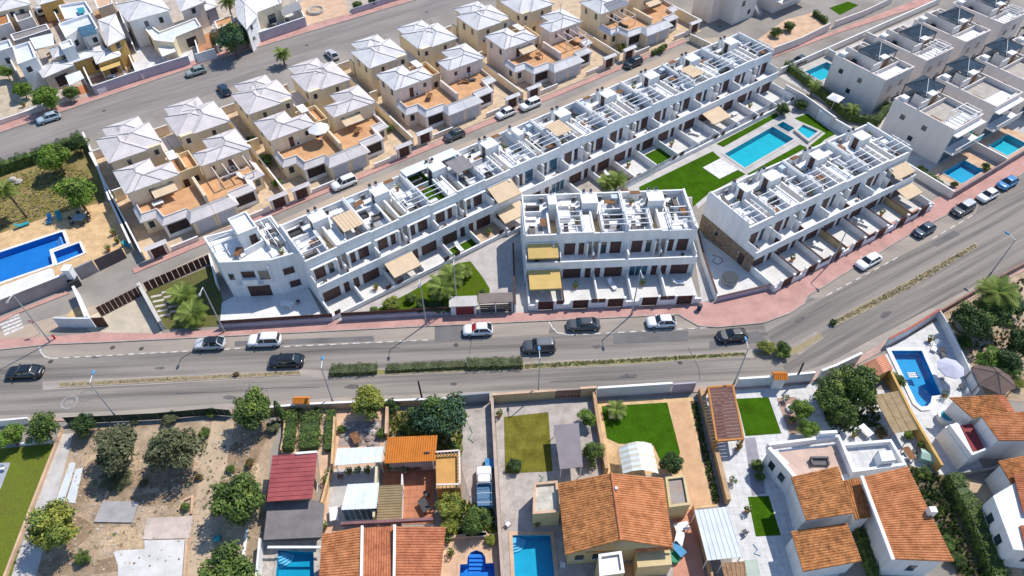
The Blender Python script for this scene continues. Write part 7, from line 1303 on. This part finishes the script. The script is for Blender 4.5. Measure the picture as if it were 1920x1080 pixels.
scatter('verge_grass', [(114, 720), (560, 697), (562, 701), (114, 724)], 500, [WEED, WEED2, LF['olive']], .28, 4, 'sparse dry grass on the left verge', 'grass', .07)
scatter('garden_plants', [(1700, 875), (1765, 892), (1800, 990), (1860, 1110), (1800, 1110), (1790, 1050)], 450, [LF['dark'], LF['mid'], LF['olive']], .45, 5, 'mixed low plants beside the tiled house', 'plants', .4)
scatter('garden_plants', [(728, 774), (866, 768), (866, 850), (820, 850), (818, 818), (730, 818)], 600, [LF['mid'], LF['olive'], LF['yel']], .4, 6, 'undergrowth around the large blue-green tree', 'plants', .35)
scatter('garden_plants', [(822, 922), (924, 957), (930, 996), (836, 1004)], 500, [LF['mid'], LF['dark'], LF['yel']], .4, 7, 'undergrowth beside the stepping stones', 'plants', .4)
scatter('garden_plants', [(1296, 754), (1306, 754), (1349, 942), (1338, 944)], 220, [LF['dark'], LF['mid']], .35, 8, 'low plants in the mulch strip', 'plants', .3)
scatter('garden_plants', [(1525, 735), (1640, 720), (1650, 800), (1560, 815)], 700, [LF['dark'], LF['mid'], LF['olive']], .4, 9, 'undergrowth below the flowering trees', 'plants', .35)
scatter('garden_plants', [(1770, 600), (1860, 540), (1920, 520), (1920, 700), (1840, 690)], 500, [LF['olive'], LF['mid'], WEED], .4, 10, 'loose plants in the sandy garden', 'plants', .3)
scatter('dry_grass', [(-20, 345), (130, 295), (180, 345), (190, 372), (0, 430)], 1200, [WEED, LF['olive'], LF['yel']], .35, 11, 'dry grass of the left garden', 'grass', .15)
rr = random.Random(21)
for k in range(26):
    x, y = rr.uniform(642, 712), rr.uniform(796, 834); o = W(x, y); s = rr.uniform(.2, .5); b = MB().rings([[(r_ * (1 + .25 * rr.random()) * math.cos(i * 1.0472), r_ * (1 + .25 * rr.random()) * math.sin(i * 1.0472), z) for i in range(6)] for r_, z in ((s, 0), (s * .9, s * .4), (s * .4, s * .7))], sm=False).build('rock', [STON2, GRAVEL][k % 2]); b.location = (o.x, o.y, .045); tag(b, 'loose garden rock in the gravel bed', 'rock', 'rocks in the gravel bed')

# everyday clutter in the yards
CL = [('pot', 'terracotta', 1482, 792, 'on the pink gravel bed'), ('pot', 'white', 1470, 752, 'at the corner of the small square lawn'), ('pot', 'terracotta', 1600, 818, 'behind the white house terrace'), ('table', 'white', 1620, 812, 'in the yard behind the white side terrace'), ('pot', 'white', 1645, 806, 'in the yard beside the straw canopy'), ('chair', 'white', 1690, 862, 'beside the brown yard table'), ('chair', 'dark', 1712, 850, 'right of the brown yard table'), ('pot', 'terracotta', 1722, 840, 'beside the pale green box'),
 ('lounger', 'white', 1752, 652, 'at the head of the white rimmed pool'), ('lounger', 'grey', 1768, 668, 'right of the white pool lounger'), ('chair', 'dark', 1800, 728, 'below the lilac parasol'), ('chair', 'white', 1812, 738, 'at the lower end of the pool terrace'), ('pot', 'terracotta', 1768, 745, 'by the rounded end of the pool'), ('pot', 'brown', 1742, 640, 'in the rocky corner of the pool terrace'),
 ('sofa', 'brown', 1060, 850, 'under the mauve canopy'), ('table', 'dark', 1065, 826, 'under the upper end of the mauve canopy'), ('pot', 'terracotta', 937, 780, 'at the corner of the olive lawn'), ('pot', 'white', 1110, 876, 'against the tan wall'), ('pot', 'terracotta', 1006, 985, 'beside the low flat annexe'), ('chair', 'white', 952, 985, 'above the blue rectangular pool'), ('chair', 'white', 1055, 1062, 'right of the blue rectangular pool'),
 ('pot', 'terracotta', 1384, 840, 'at the lower end of the brown pergola'), ('pot', 'white', 1372, 905, 'beside the tan wall on the marble path'), ('chair', 'dark', 1395, 1000, 'beside the white ribbed carport'), ('pot', 'terracotta', 1400, 960, 'left of the dark small lawn'), ('pot', 'brown', 840, 1016, 'at the corner of the sand deck'), ('pot', 'terracotta', 846, 1040, 'left of the arched pool'), ('pot', 'terracotta', 613, 905, 'beside the ochre wall'), ('pot', 'white', 618, 890, 'above the pale patio'), ('chair', 'brown', 640, 896, 'on the pale patio'), ('table', 'brown', 668, 826, 'beside the gravel bed'), ('pot', 'terracotta', 745, 880, 'second in the corner of the red patio'), ('pot', 'white', 760, 884, 'third along the wall of the red patio'), ('chair', 'white', 735, 925, 'on the red patio near the tan canopy'), ('pot', 'terracotta', 610, 990, 'below the pale patio'),
 ('pot', 'white', 60, 832, 'on the edging of the left lawn'), ('chair', 'white', 8, 880, 'on the blue grey terrace'), ('pot', 'terracotta', 205, 470, 'by the wall of the sandstone terrace'), ('pot', 'terracotta', 214, 440, 'upper one by the wall of the sandstone terrace'), ('pot', 'brown', 222, 455, 'between the pots by the sandstone terrace wall'), ('table', 'white', 540, 575, 'on the bright patio of the end house'), ('chair', 'dark', 560, 568, 'beside the table of the end house patio')]
for k, (kd, c, x, y, l) in enumerate(CL): furn(kd, c, W(x, y, .06), .7 * k, l)
for k, (pts, m, l) in enumerate([([(1010, 890), (1018, 896), (1012, 902), (1022, 905), (1030, 898)], GREENP, 'green garden hose lying beside the flat annexe'), ([(1412, 1020), (1420, 1030), (1414, 1038), (1426, 1042)], BLUEP, 'blue garden hose on the marble path'), ([(880, 800), (886, 812), (878, 822), (888, 830)], GREENP, 'green hose on the driveway pavers'), ([(1335, 478), (1350, 482), (1356, 490), (1346, 496), (1336, 490), (1340, 484)], DGRY, 'dark coiled hose on the patio below the stone gable')]):
    p = [W(x, y, .08) for x, y in pts]; mb = MB()
    for i in range(len(p) - 1): mb.tube(p[i], p[i + 1], .035, n=5)
    tag(mb.build('garden_hose', m), l, 'hose')
# ---------------------------------------------------------------- vehicles
def ring(x0, x1, w, z, r=.35, n=4, ft=1.0):        # rounded plan outline
    pts = []
    for cx, cy, a0 in ((x1 - r, w - r, 0), (x0 + r, w - r, 90), (x0 + r, -w + r, 180), (x1 - r, -w + r, 270)):
        for i in range(n): a = R(a0 + 90 * i / (n - 1)); pts.append((cx + r * math.cos(a), cy + r * math.sin(a), z))
    return pts
CARG = M('car_glass', (.015, .025, .03), .05, .2, 1, spec=.8)
def paint(name, c): return M('paint_' + name, c, .28, .03, 1, spec=.5, coat=.8)
COL = {'black': (.012, .014, .018), 'white': (.78, .78, .78), 'silver': (.52, .53, .54), 'dark grey': (.06, .065, .07), 'grey': (.16, .165, .17), 'navy': (.012, .03, .065), 'bright blue': (.01, .20, .46), 'pale blue': (.40, .50, .56), 'grey green': (.28, .33, .30)}
SPEC = {'sedan': (4.6, .90, .90, 1.42, -1.75, 1.05), 'hatch': (4.1, .88, .92, 1.48, -1.85, .85), 'suv': (4.45, .93, 1.0, 1.66, -2.0, .95), 'estate': (4.7, .91, .92, 1.5, -2.15, 1.0)}
def car(px, py, ang, kind, col, lab, roof=None, shade=None):
    L, hw, zb, zt, cb, cf = SPEC[kind]; pm = paint(col.replace(' ', '_'), COL[col]); o = W(px, py, .6); t = T('car', lab, 'car', (o.x, o.y, .0), R(ang), 'cars on the streets')
    x0, x1 = -L / 2, L / 2
    def bodym():
        mb = MB(); mb.rings([ring(x0 + .12, x1 - .12, hw - .1, .22), ring(x0 + .02, x1 - .02, hw - .02, .38), ring(x0, x1, hw, .6), ring(x0 + .05, x1 - .1, hw - .03, zb - .14, .4), ring(x0 + .14, x1 - .28, hw - .1, zb - .03, .42), ring(x0 + .2, x1 - .5, hw - .16, zb, .42)], mi=0); return mb
    inst('body', shared(('body', kind, col), bodym, [pm]), t)
    def cabin():
        mb = MB(); a = ring(cb - .05, cf + .0, hw - .12, zb - .02, .25); b = ring(cb + .42 * (kind != 'suv') + .15, cf - .62, hw - .3, zt - .07, .22); mb.rings([a, b], cap=False, mi=0); return mb
    inst('windows', shared(('windows', kind), cabin, [CARG]), t)
    rm = paint((roof or col).replace(' ', '_'), COL[roof or col])
    def roofm():
        mb = MB(); mb.rings([ring(cb + .42 * (kind != 'suv') + .13, cf - .6, hw - .285, zt - .08, .22), ring(cb + .42 * (kind != 'suv') + .2, cf - .68, hw - .33, zt - .02, .22), ring(cb + .42 * (kind != 'suv') + .4, cf - .85, hw - .45, zt, .22)], mi=0); return mb
    inst('roof', shared(('roof', kind, roof or col), roofm, [rm]), t)
    xb, xf = cb + .42 * (kind != 'suv') + .15, cf - .62
    for s in (-1, 1):
        for k, (p, q, a, b) in enumerate((((cf - .02, s * (hw - .15), zb), (xf - .02, s * (hw - .31), zt - .06), .07, .07), ((cb, s * (hw - .15), zb), (xb + .02, s * (hw - .31), zt - .06), .12, .1), ((-.15, s * (hw - .115), zb), (-.2, s * (hw - .285), zt - .06), .1, .07))):
            inst('pillar', shared(('pillar', kind, col, s, k), lambda: MB().bar(p, q, a, b), [pm]), t)
    wm_ = shared(('tyre',), lambda: MB().tube((0, -.11, 0), (0, .11, 0), .32, n=14), RUB); rm_ = shared(('rim',), lambda: MB().tube((0, -.115, 0), (0, .115, 0), .2, n=10), RIM)
    for x in (x0 + .8, x1 - .85):
        for s in (-1, 1): w_ = inst('wheel', wm_, t, (x, s * (hw - .1), .32)); inst('rim', rm_, w_, (0, s * .004, 0))
    for s in (-1, 1):
        inst('headlight', shared(('headlight',), lambda: MB().box(-.1, .1, -.14, .14, -.05, .05), M('head_lens', (.5, .5, .5), .2, .05, 3)), t, (x1 - .16, s * (hw - .33), zb - .26)); inst('tail_light', shared(('tail_light',), lambda: MB().box(-.06, .06, -.1, .1, -.05, .05), M('tail_lens', (.22, .02, .02), .4, .1, 3)), t, (x0 + .1, s * (hw - .3), zb - .26)); inst('wing_mirror', shared(('wing_mirror', col), lambda: MB().box(-.07, .07, -.1, .1, -.06, .06), pm), t, (cf - .25, s * (hw + .02), zb + .06))
    for x in (x0 - .012, x1 + .012): inst('number_plate', shared(('number_plate',), lambda: MB().box(-.01, .01, -.26, .26, -.06, .06), LIGHT), t, (x, 0, .5))
    inst('sill', shared(('sill', kind), lambda: MB().rings([ring(x0 + .1, x1 - .1, hw - .08, .2), ring(x0 + .005, x1 - .005, hw - .005, .34)], mi=0), [RUB]), t)
    if shade: MB().add([(cf - .06, -hw + .25, zb + .03), (cf - .06, hw - .25, zb + .03), (xf + .03, hw - .38, zt - .06), (xf + .03, -hw + .38, zt - .06)], [(0, 1, 2, 3)]).build('sun_shade', RED, t, local=True)
    return t
CARS = [(46, 697, 183, 'sedan', 'black', 'black saloon driving at the far left of the main road'), (393, 644, 183, 'hatch', 'silver', 'silver hatchback with black roof parked by a lamp post', 'black'), (496, 638, 183, 'suv', 'white', 'white estate parked beside the end house patio'), (537, 676, 183, 'sedan', 'black', 'black saloon driving near the gap in the central reservation'), (896, 618, 183, 'hatch', 'white', 'white hatchback with red windscreen shade', None, 1), (1011, 649, 183, 'suv', 'dark grey', 'dark grey car driving at the end of the long hedge', 'grey'), (1094, 608, 183, 'sedan', 'dark grey', 'dark grey saloon parked before the middle terrace'), (1240, 603, 183, 'hatch', 'white', 'white hatchback parked at the corner of the pink pavement'), (1373, 629, 186, 'hatch', 'black', 'black hatchback driving below the pink pavement corner'),
 (1629, 489, 212, 'sedan', 'white', 'white saloon parked along the curve'), (1733, 431, 212, 'hatch', 'navy', 'navy blue car driving up the curve'), (1806, 391, 211, 'suv', 'dark grey', 'dark grey car with silver roof parked at the upper right', 'silver'), (1852, 366, 211, 'hatch', 'white', 'white car between the grey and the bright blue cars'), (1889, 343, 211, 'hatch', 'bright blue', 'bright blue car at the right edge'),
 (91, 221, 216, 'hatch', 'pale blue', 'pale blue car parked on the upper left street'), (367, 134, 216, 'hatch', 'grey green', 'grey green car parked under the white wall'), (420, 168, 126, 'hatch', 'navy', 'dark blue car half hidden behind a gate'), (645, 343, 216, 'suv', 'white', 'white car parked by the garage doors of the second block'), (852, 253, 216, 'hatch', 'dark grey', 'dark grey car parked by the third block garage'), (948, 212, 216, 'hatch', 'white', 'left white car of the pair in the lane'), (994, 196, 216, 'suv', 'white', 'right white car of the pair in the lane'), (1187, 118, 216, 'suv', 'black', 'black car parked in the lane near its closed end'), (1498, 114, 216, 'hatch', 'black', 'black car parked by the nearest grey villa pool'), (622, 102, 126, 'hatch', 'silver', 'silver car under the carport of the second block'), (76, 20, 126, 'hatch', 'white', 'white car in a villa yard at the top left')]
for c_ in CARS: car(*c_)
# pickup with open blue bed
o = W(908, 915, .5); t = T('pickup_truck', 'white cabbed pickup with blue open bed in the driveway', 'pickup', (o.x, o.y, .035), R(93))
MB().rings([ring(-2.5, 2.5, .82, .35, .2), ring(-2.5, 2.5, .86, .6, .2), ring(-2.5, 2.45, .84, .85, .2)]).build('chassis', paint('pickup_blue', (.04, .15, .3)), t, local=True)
MB().rings([ring(.55, 2.5, .86, .6, .25), ring(.55, 2.5, .86, .95, .25), ring(.6, 2.3, .78, 1.02, .25)]).build('bonnet', paint('white', COL['white']), t, local=True)
MB().rings([ring(.1, 1.55, .82, .95, .2), ring(.2, 1.1, .7, 1.55, .2)], cap=False).build('cab_windows', CARG, t, local=True); MB().rings([ring(.18, 1.15, .72, 1.53, .2), ring(.25, 1.0, .66, 1.62, .2)]).build('cab_roof', paint('white', COL['white']), t, local=True)
MB().box(-2.45, .05, -.8, .8, .86, .92).build('bed_floor', M('bed_blue', (.10, .19, .30), .6, .1, 2), t, local=True)
for a in ((-2.5, .1, -.84, -.78), (-2.5, .1, .78, .84), (-2.5, -2.44, -.78, .78), (.04, .1, -.78, .78)): MB().box(*a, .86, 1.25).build('bed_side', paint('pickup_blue', (.04, .15, .3)), t, local=True)
for x in (-2.3, -1.2, 0): MB().tube((x, -.8, 1.7), (x, .8, 1.7), .03, n=6).build('rack_bar', WMET, t, local=True); [MB().tube((x, s * .8, 1.25), (x, s * .8, 1.7), .03, n=6).build('rack_post', WMET, t, local=True) for s in (-1, 1)]
for x in (-1.6, 1.6):
    for s in (-1, 1): w_ = inst('wheel', MCACHE[('tyre',)], t, (x, s * .76, .33)); inst('rim', MCACHE[('rim',)], w_, (0, s * .004, 0))
o = W(923, 872); t = T('hand_trailer', 'small blue two-wheeled trailer in front of the pickup', 'trailer', (o.x - .3, o.y, .035), R(90)); MB().box(-.6, .6, -.5, .5, .35, .45).build('bed', BLUEP, t, local=True); MB().box(-.6, .6, -.52, -.46, .45, .75).box(-.6, .6, .46, .52, .45, .75).build('side_board', BLUEP, t, local=True); MB().tube((.6, 0, .4), (1.4, 0, .35), .03).build('drawbar', DGRY, t, local=True)
for s in (-1, 1): MB().tube((0, s * .55, .25), (0, s * .65, .25), .25, n=12).build('wheel', RUB, t, local=True)
# ---------------------------------------------------------------- lamp posts and poles
def lamp(px, py, h, ang, lab, head=MGRY, arm=1.0):
    o = W(px, py); t = T('street_lamp', lab, 'street lamp', (o.x, o.y, .1), R(ang), 'street lamps'); MB().tube((0, 0, 0), (0, 0, h), .1, .06, 10).build('post', M('galvanised_post', (.42, .42, .43), .5, .08, 1), t, local=True); MB().tube((0, 0, 0), (0, 0, .9), .14, .12, 10).build('base', MGRY, t, local=True); MB().tube((0, 0, h - .05), (arm, 0, h + .12), .05, .04, 8).build('arm', WMET, t, local=True); MB().rings([[(arm + .35 + a * math.cos(i * .7854), b * math.sin(i * .7854), h + z) for i in range(8)] for a, b, z in ((.38, .17, .06), (.42, .2, .14), (.25, .1, .24))]).build('head', head, t, local=True); MB().box(arm + .1, arm + .6, -.12, .12, h + .03, h + .055).build('lens', LIGHT, t, local=True)
BH = M('blue_lamp_head', (.12, .30, .50), .4, .05, 1)
for x, y, l in [(95, 642, 'at the lane mouth'), (421, 623, 'beside the silver car with black roof'), (799, 608, 'before the triangular lawn'), (1184, 591, 'before the middle terrace'), (1559, 492, 'on the pink pavement before the right terrace')]: lamp(x, y, 9.0 if x > 100 else 9.6, -87 if x < 1300 else -58, 'grey street lamp ' + l)
for x, y, l in [(219, 783, 'opposite the speed marking'), (625, 756, 'before the hedge garden'), (1009, 738, 'before the ochre cream wall'), (1376, 720, 'beside the brown pergola'), (1853, 519, 'beside the big palm at the right')]: lamp(x, y, 7.4, 93 if x < 1500 else 118, 'blue headed street lamp ' + l, BH)
lamp(857, 572, 8.0, 90, 'grey lamp post standing in the triangular lawn')
for x, y, h, l in [(793, 754, 4.6, 'before the large blue-green tree'), (1490, 717, 4.2, 'at the bend of the white street wall')]:
    o = W(x, y); p = MB().tube((o.x, o.y, 0), (o.x - .15, o.y, h), .14, .1, 8).build('wooden_pole', M('dark_wood_pole', (.07, .055, .045), .85, .2, 2)); tag(p, 'dark wooden pole ' + l, 'pole')
# traffic signs at the lane mouth, bins and round spa cover
o = W(76, 625); t = T('road_sign', 'round red and white road sign at the lane mouth', 'road sign', (o.x, o.y, .1)); MB().tube((0, 0, 0), (0, 0, 2.6), .035).build('post', MGRY, t, local=True); MB().tube((0, -.03, 2.4), (0, -.06, 2.4), .33, n=16).build('disc', RED, t, local=True); MB().tube((0, -.061, 2.4), (0, -.065, 2.4), .23, n=16).build('face', LEDGE, t, local=True)
o = W(104, 636); t = T('fire_hydrant', 'small red hydrant on the pink pavement at the lane mouth', 'hydrant', (o.x, o.y, .12)); MB().tube((0, 0, 0), (0, 0, .7), .13, .11, 10).build('barrel', RED, t, local=True); MB().tube((0, 0, .7), (0, 0, .82), .15, .06, 10).build('cap', RED, t, local=True)
o = W(1310, 582); t = T('waste_bin', 'dark blue waste bin on the pink pavement corner', 'bin', (o.x, o.y, .12)); MB().tube((0, 0, .1), (0, 0, .95), .3, .36, 12).build('body', M('bin_blue', (.03, .05, .12), .6, .1, 2), t, local=True); MB().tube((0, 0, .95), (0, 0, 1.05), .38, .3, 12).build('lid', DGRY, t, local=True)
o = W(1367, 528); t = T('spa_cover', 'round dark covered hot tub on the patio beside the stone wall', 'hot tub', (o.x, o.y, .03)); MB().prism([(1.15 * math.cos(i * .3927), 1.15 * math.sin(i * .3927)) for i in range(16)], 0, .85).build('shell', MGRY, t, local=True); MB().prism([(1.22 * math.cos(i * .3927), 1.22 * math.sin(i * .3927)) for i in range(16)], .85, .98).build('cover', M('dark_cover', (.055, .065, .08), .6, .1, 2), t, local=True)
pxsheet('patio', [(1312, 440), (1404, 505), (1440, 540), (1345, 563), (1326, 520)], .03, PATIO)
wall('street_wall', [(1342, 566), (1440, 543), (1446, 540)], 1.0, .22, MATS['mauve_wall'], 'mauve white corner wall below the stone gable', cap=BROWNP); wall('side_wall', [(1304, 440), (1316, 490), (1340, 562)], 1.4, .25, WH, 'white wall between the middle and right terraces', cap=BROWNP)
pxsheet('side_alley', [(1296, 392), (1318, 440), (1340, 560), (1316, 568), (1300, 470)], .028, CONC)
for k, x in enumerate((965, 983)): pass
pxsheet('side_alley', [(948, 445), (988, 440), (990, 585), (960, 588)], .028, CONC)
wall('side_wall', [(962, 470), (966, 585)], 1.6, .2, WH, 'white wall left of the middle terrace', cap=BROWNP)
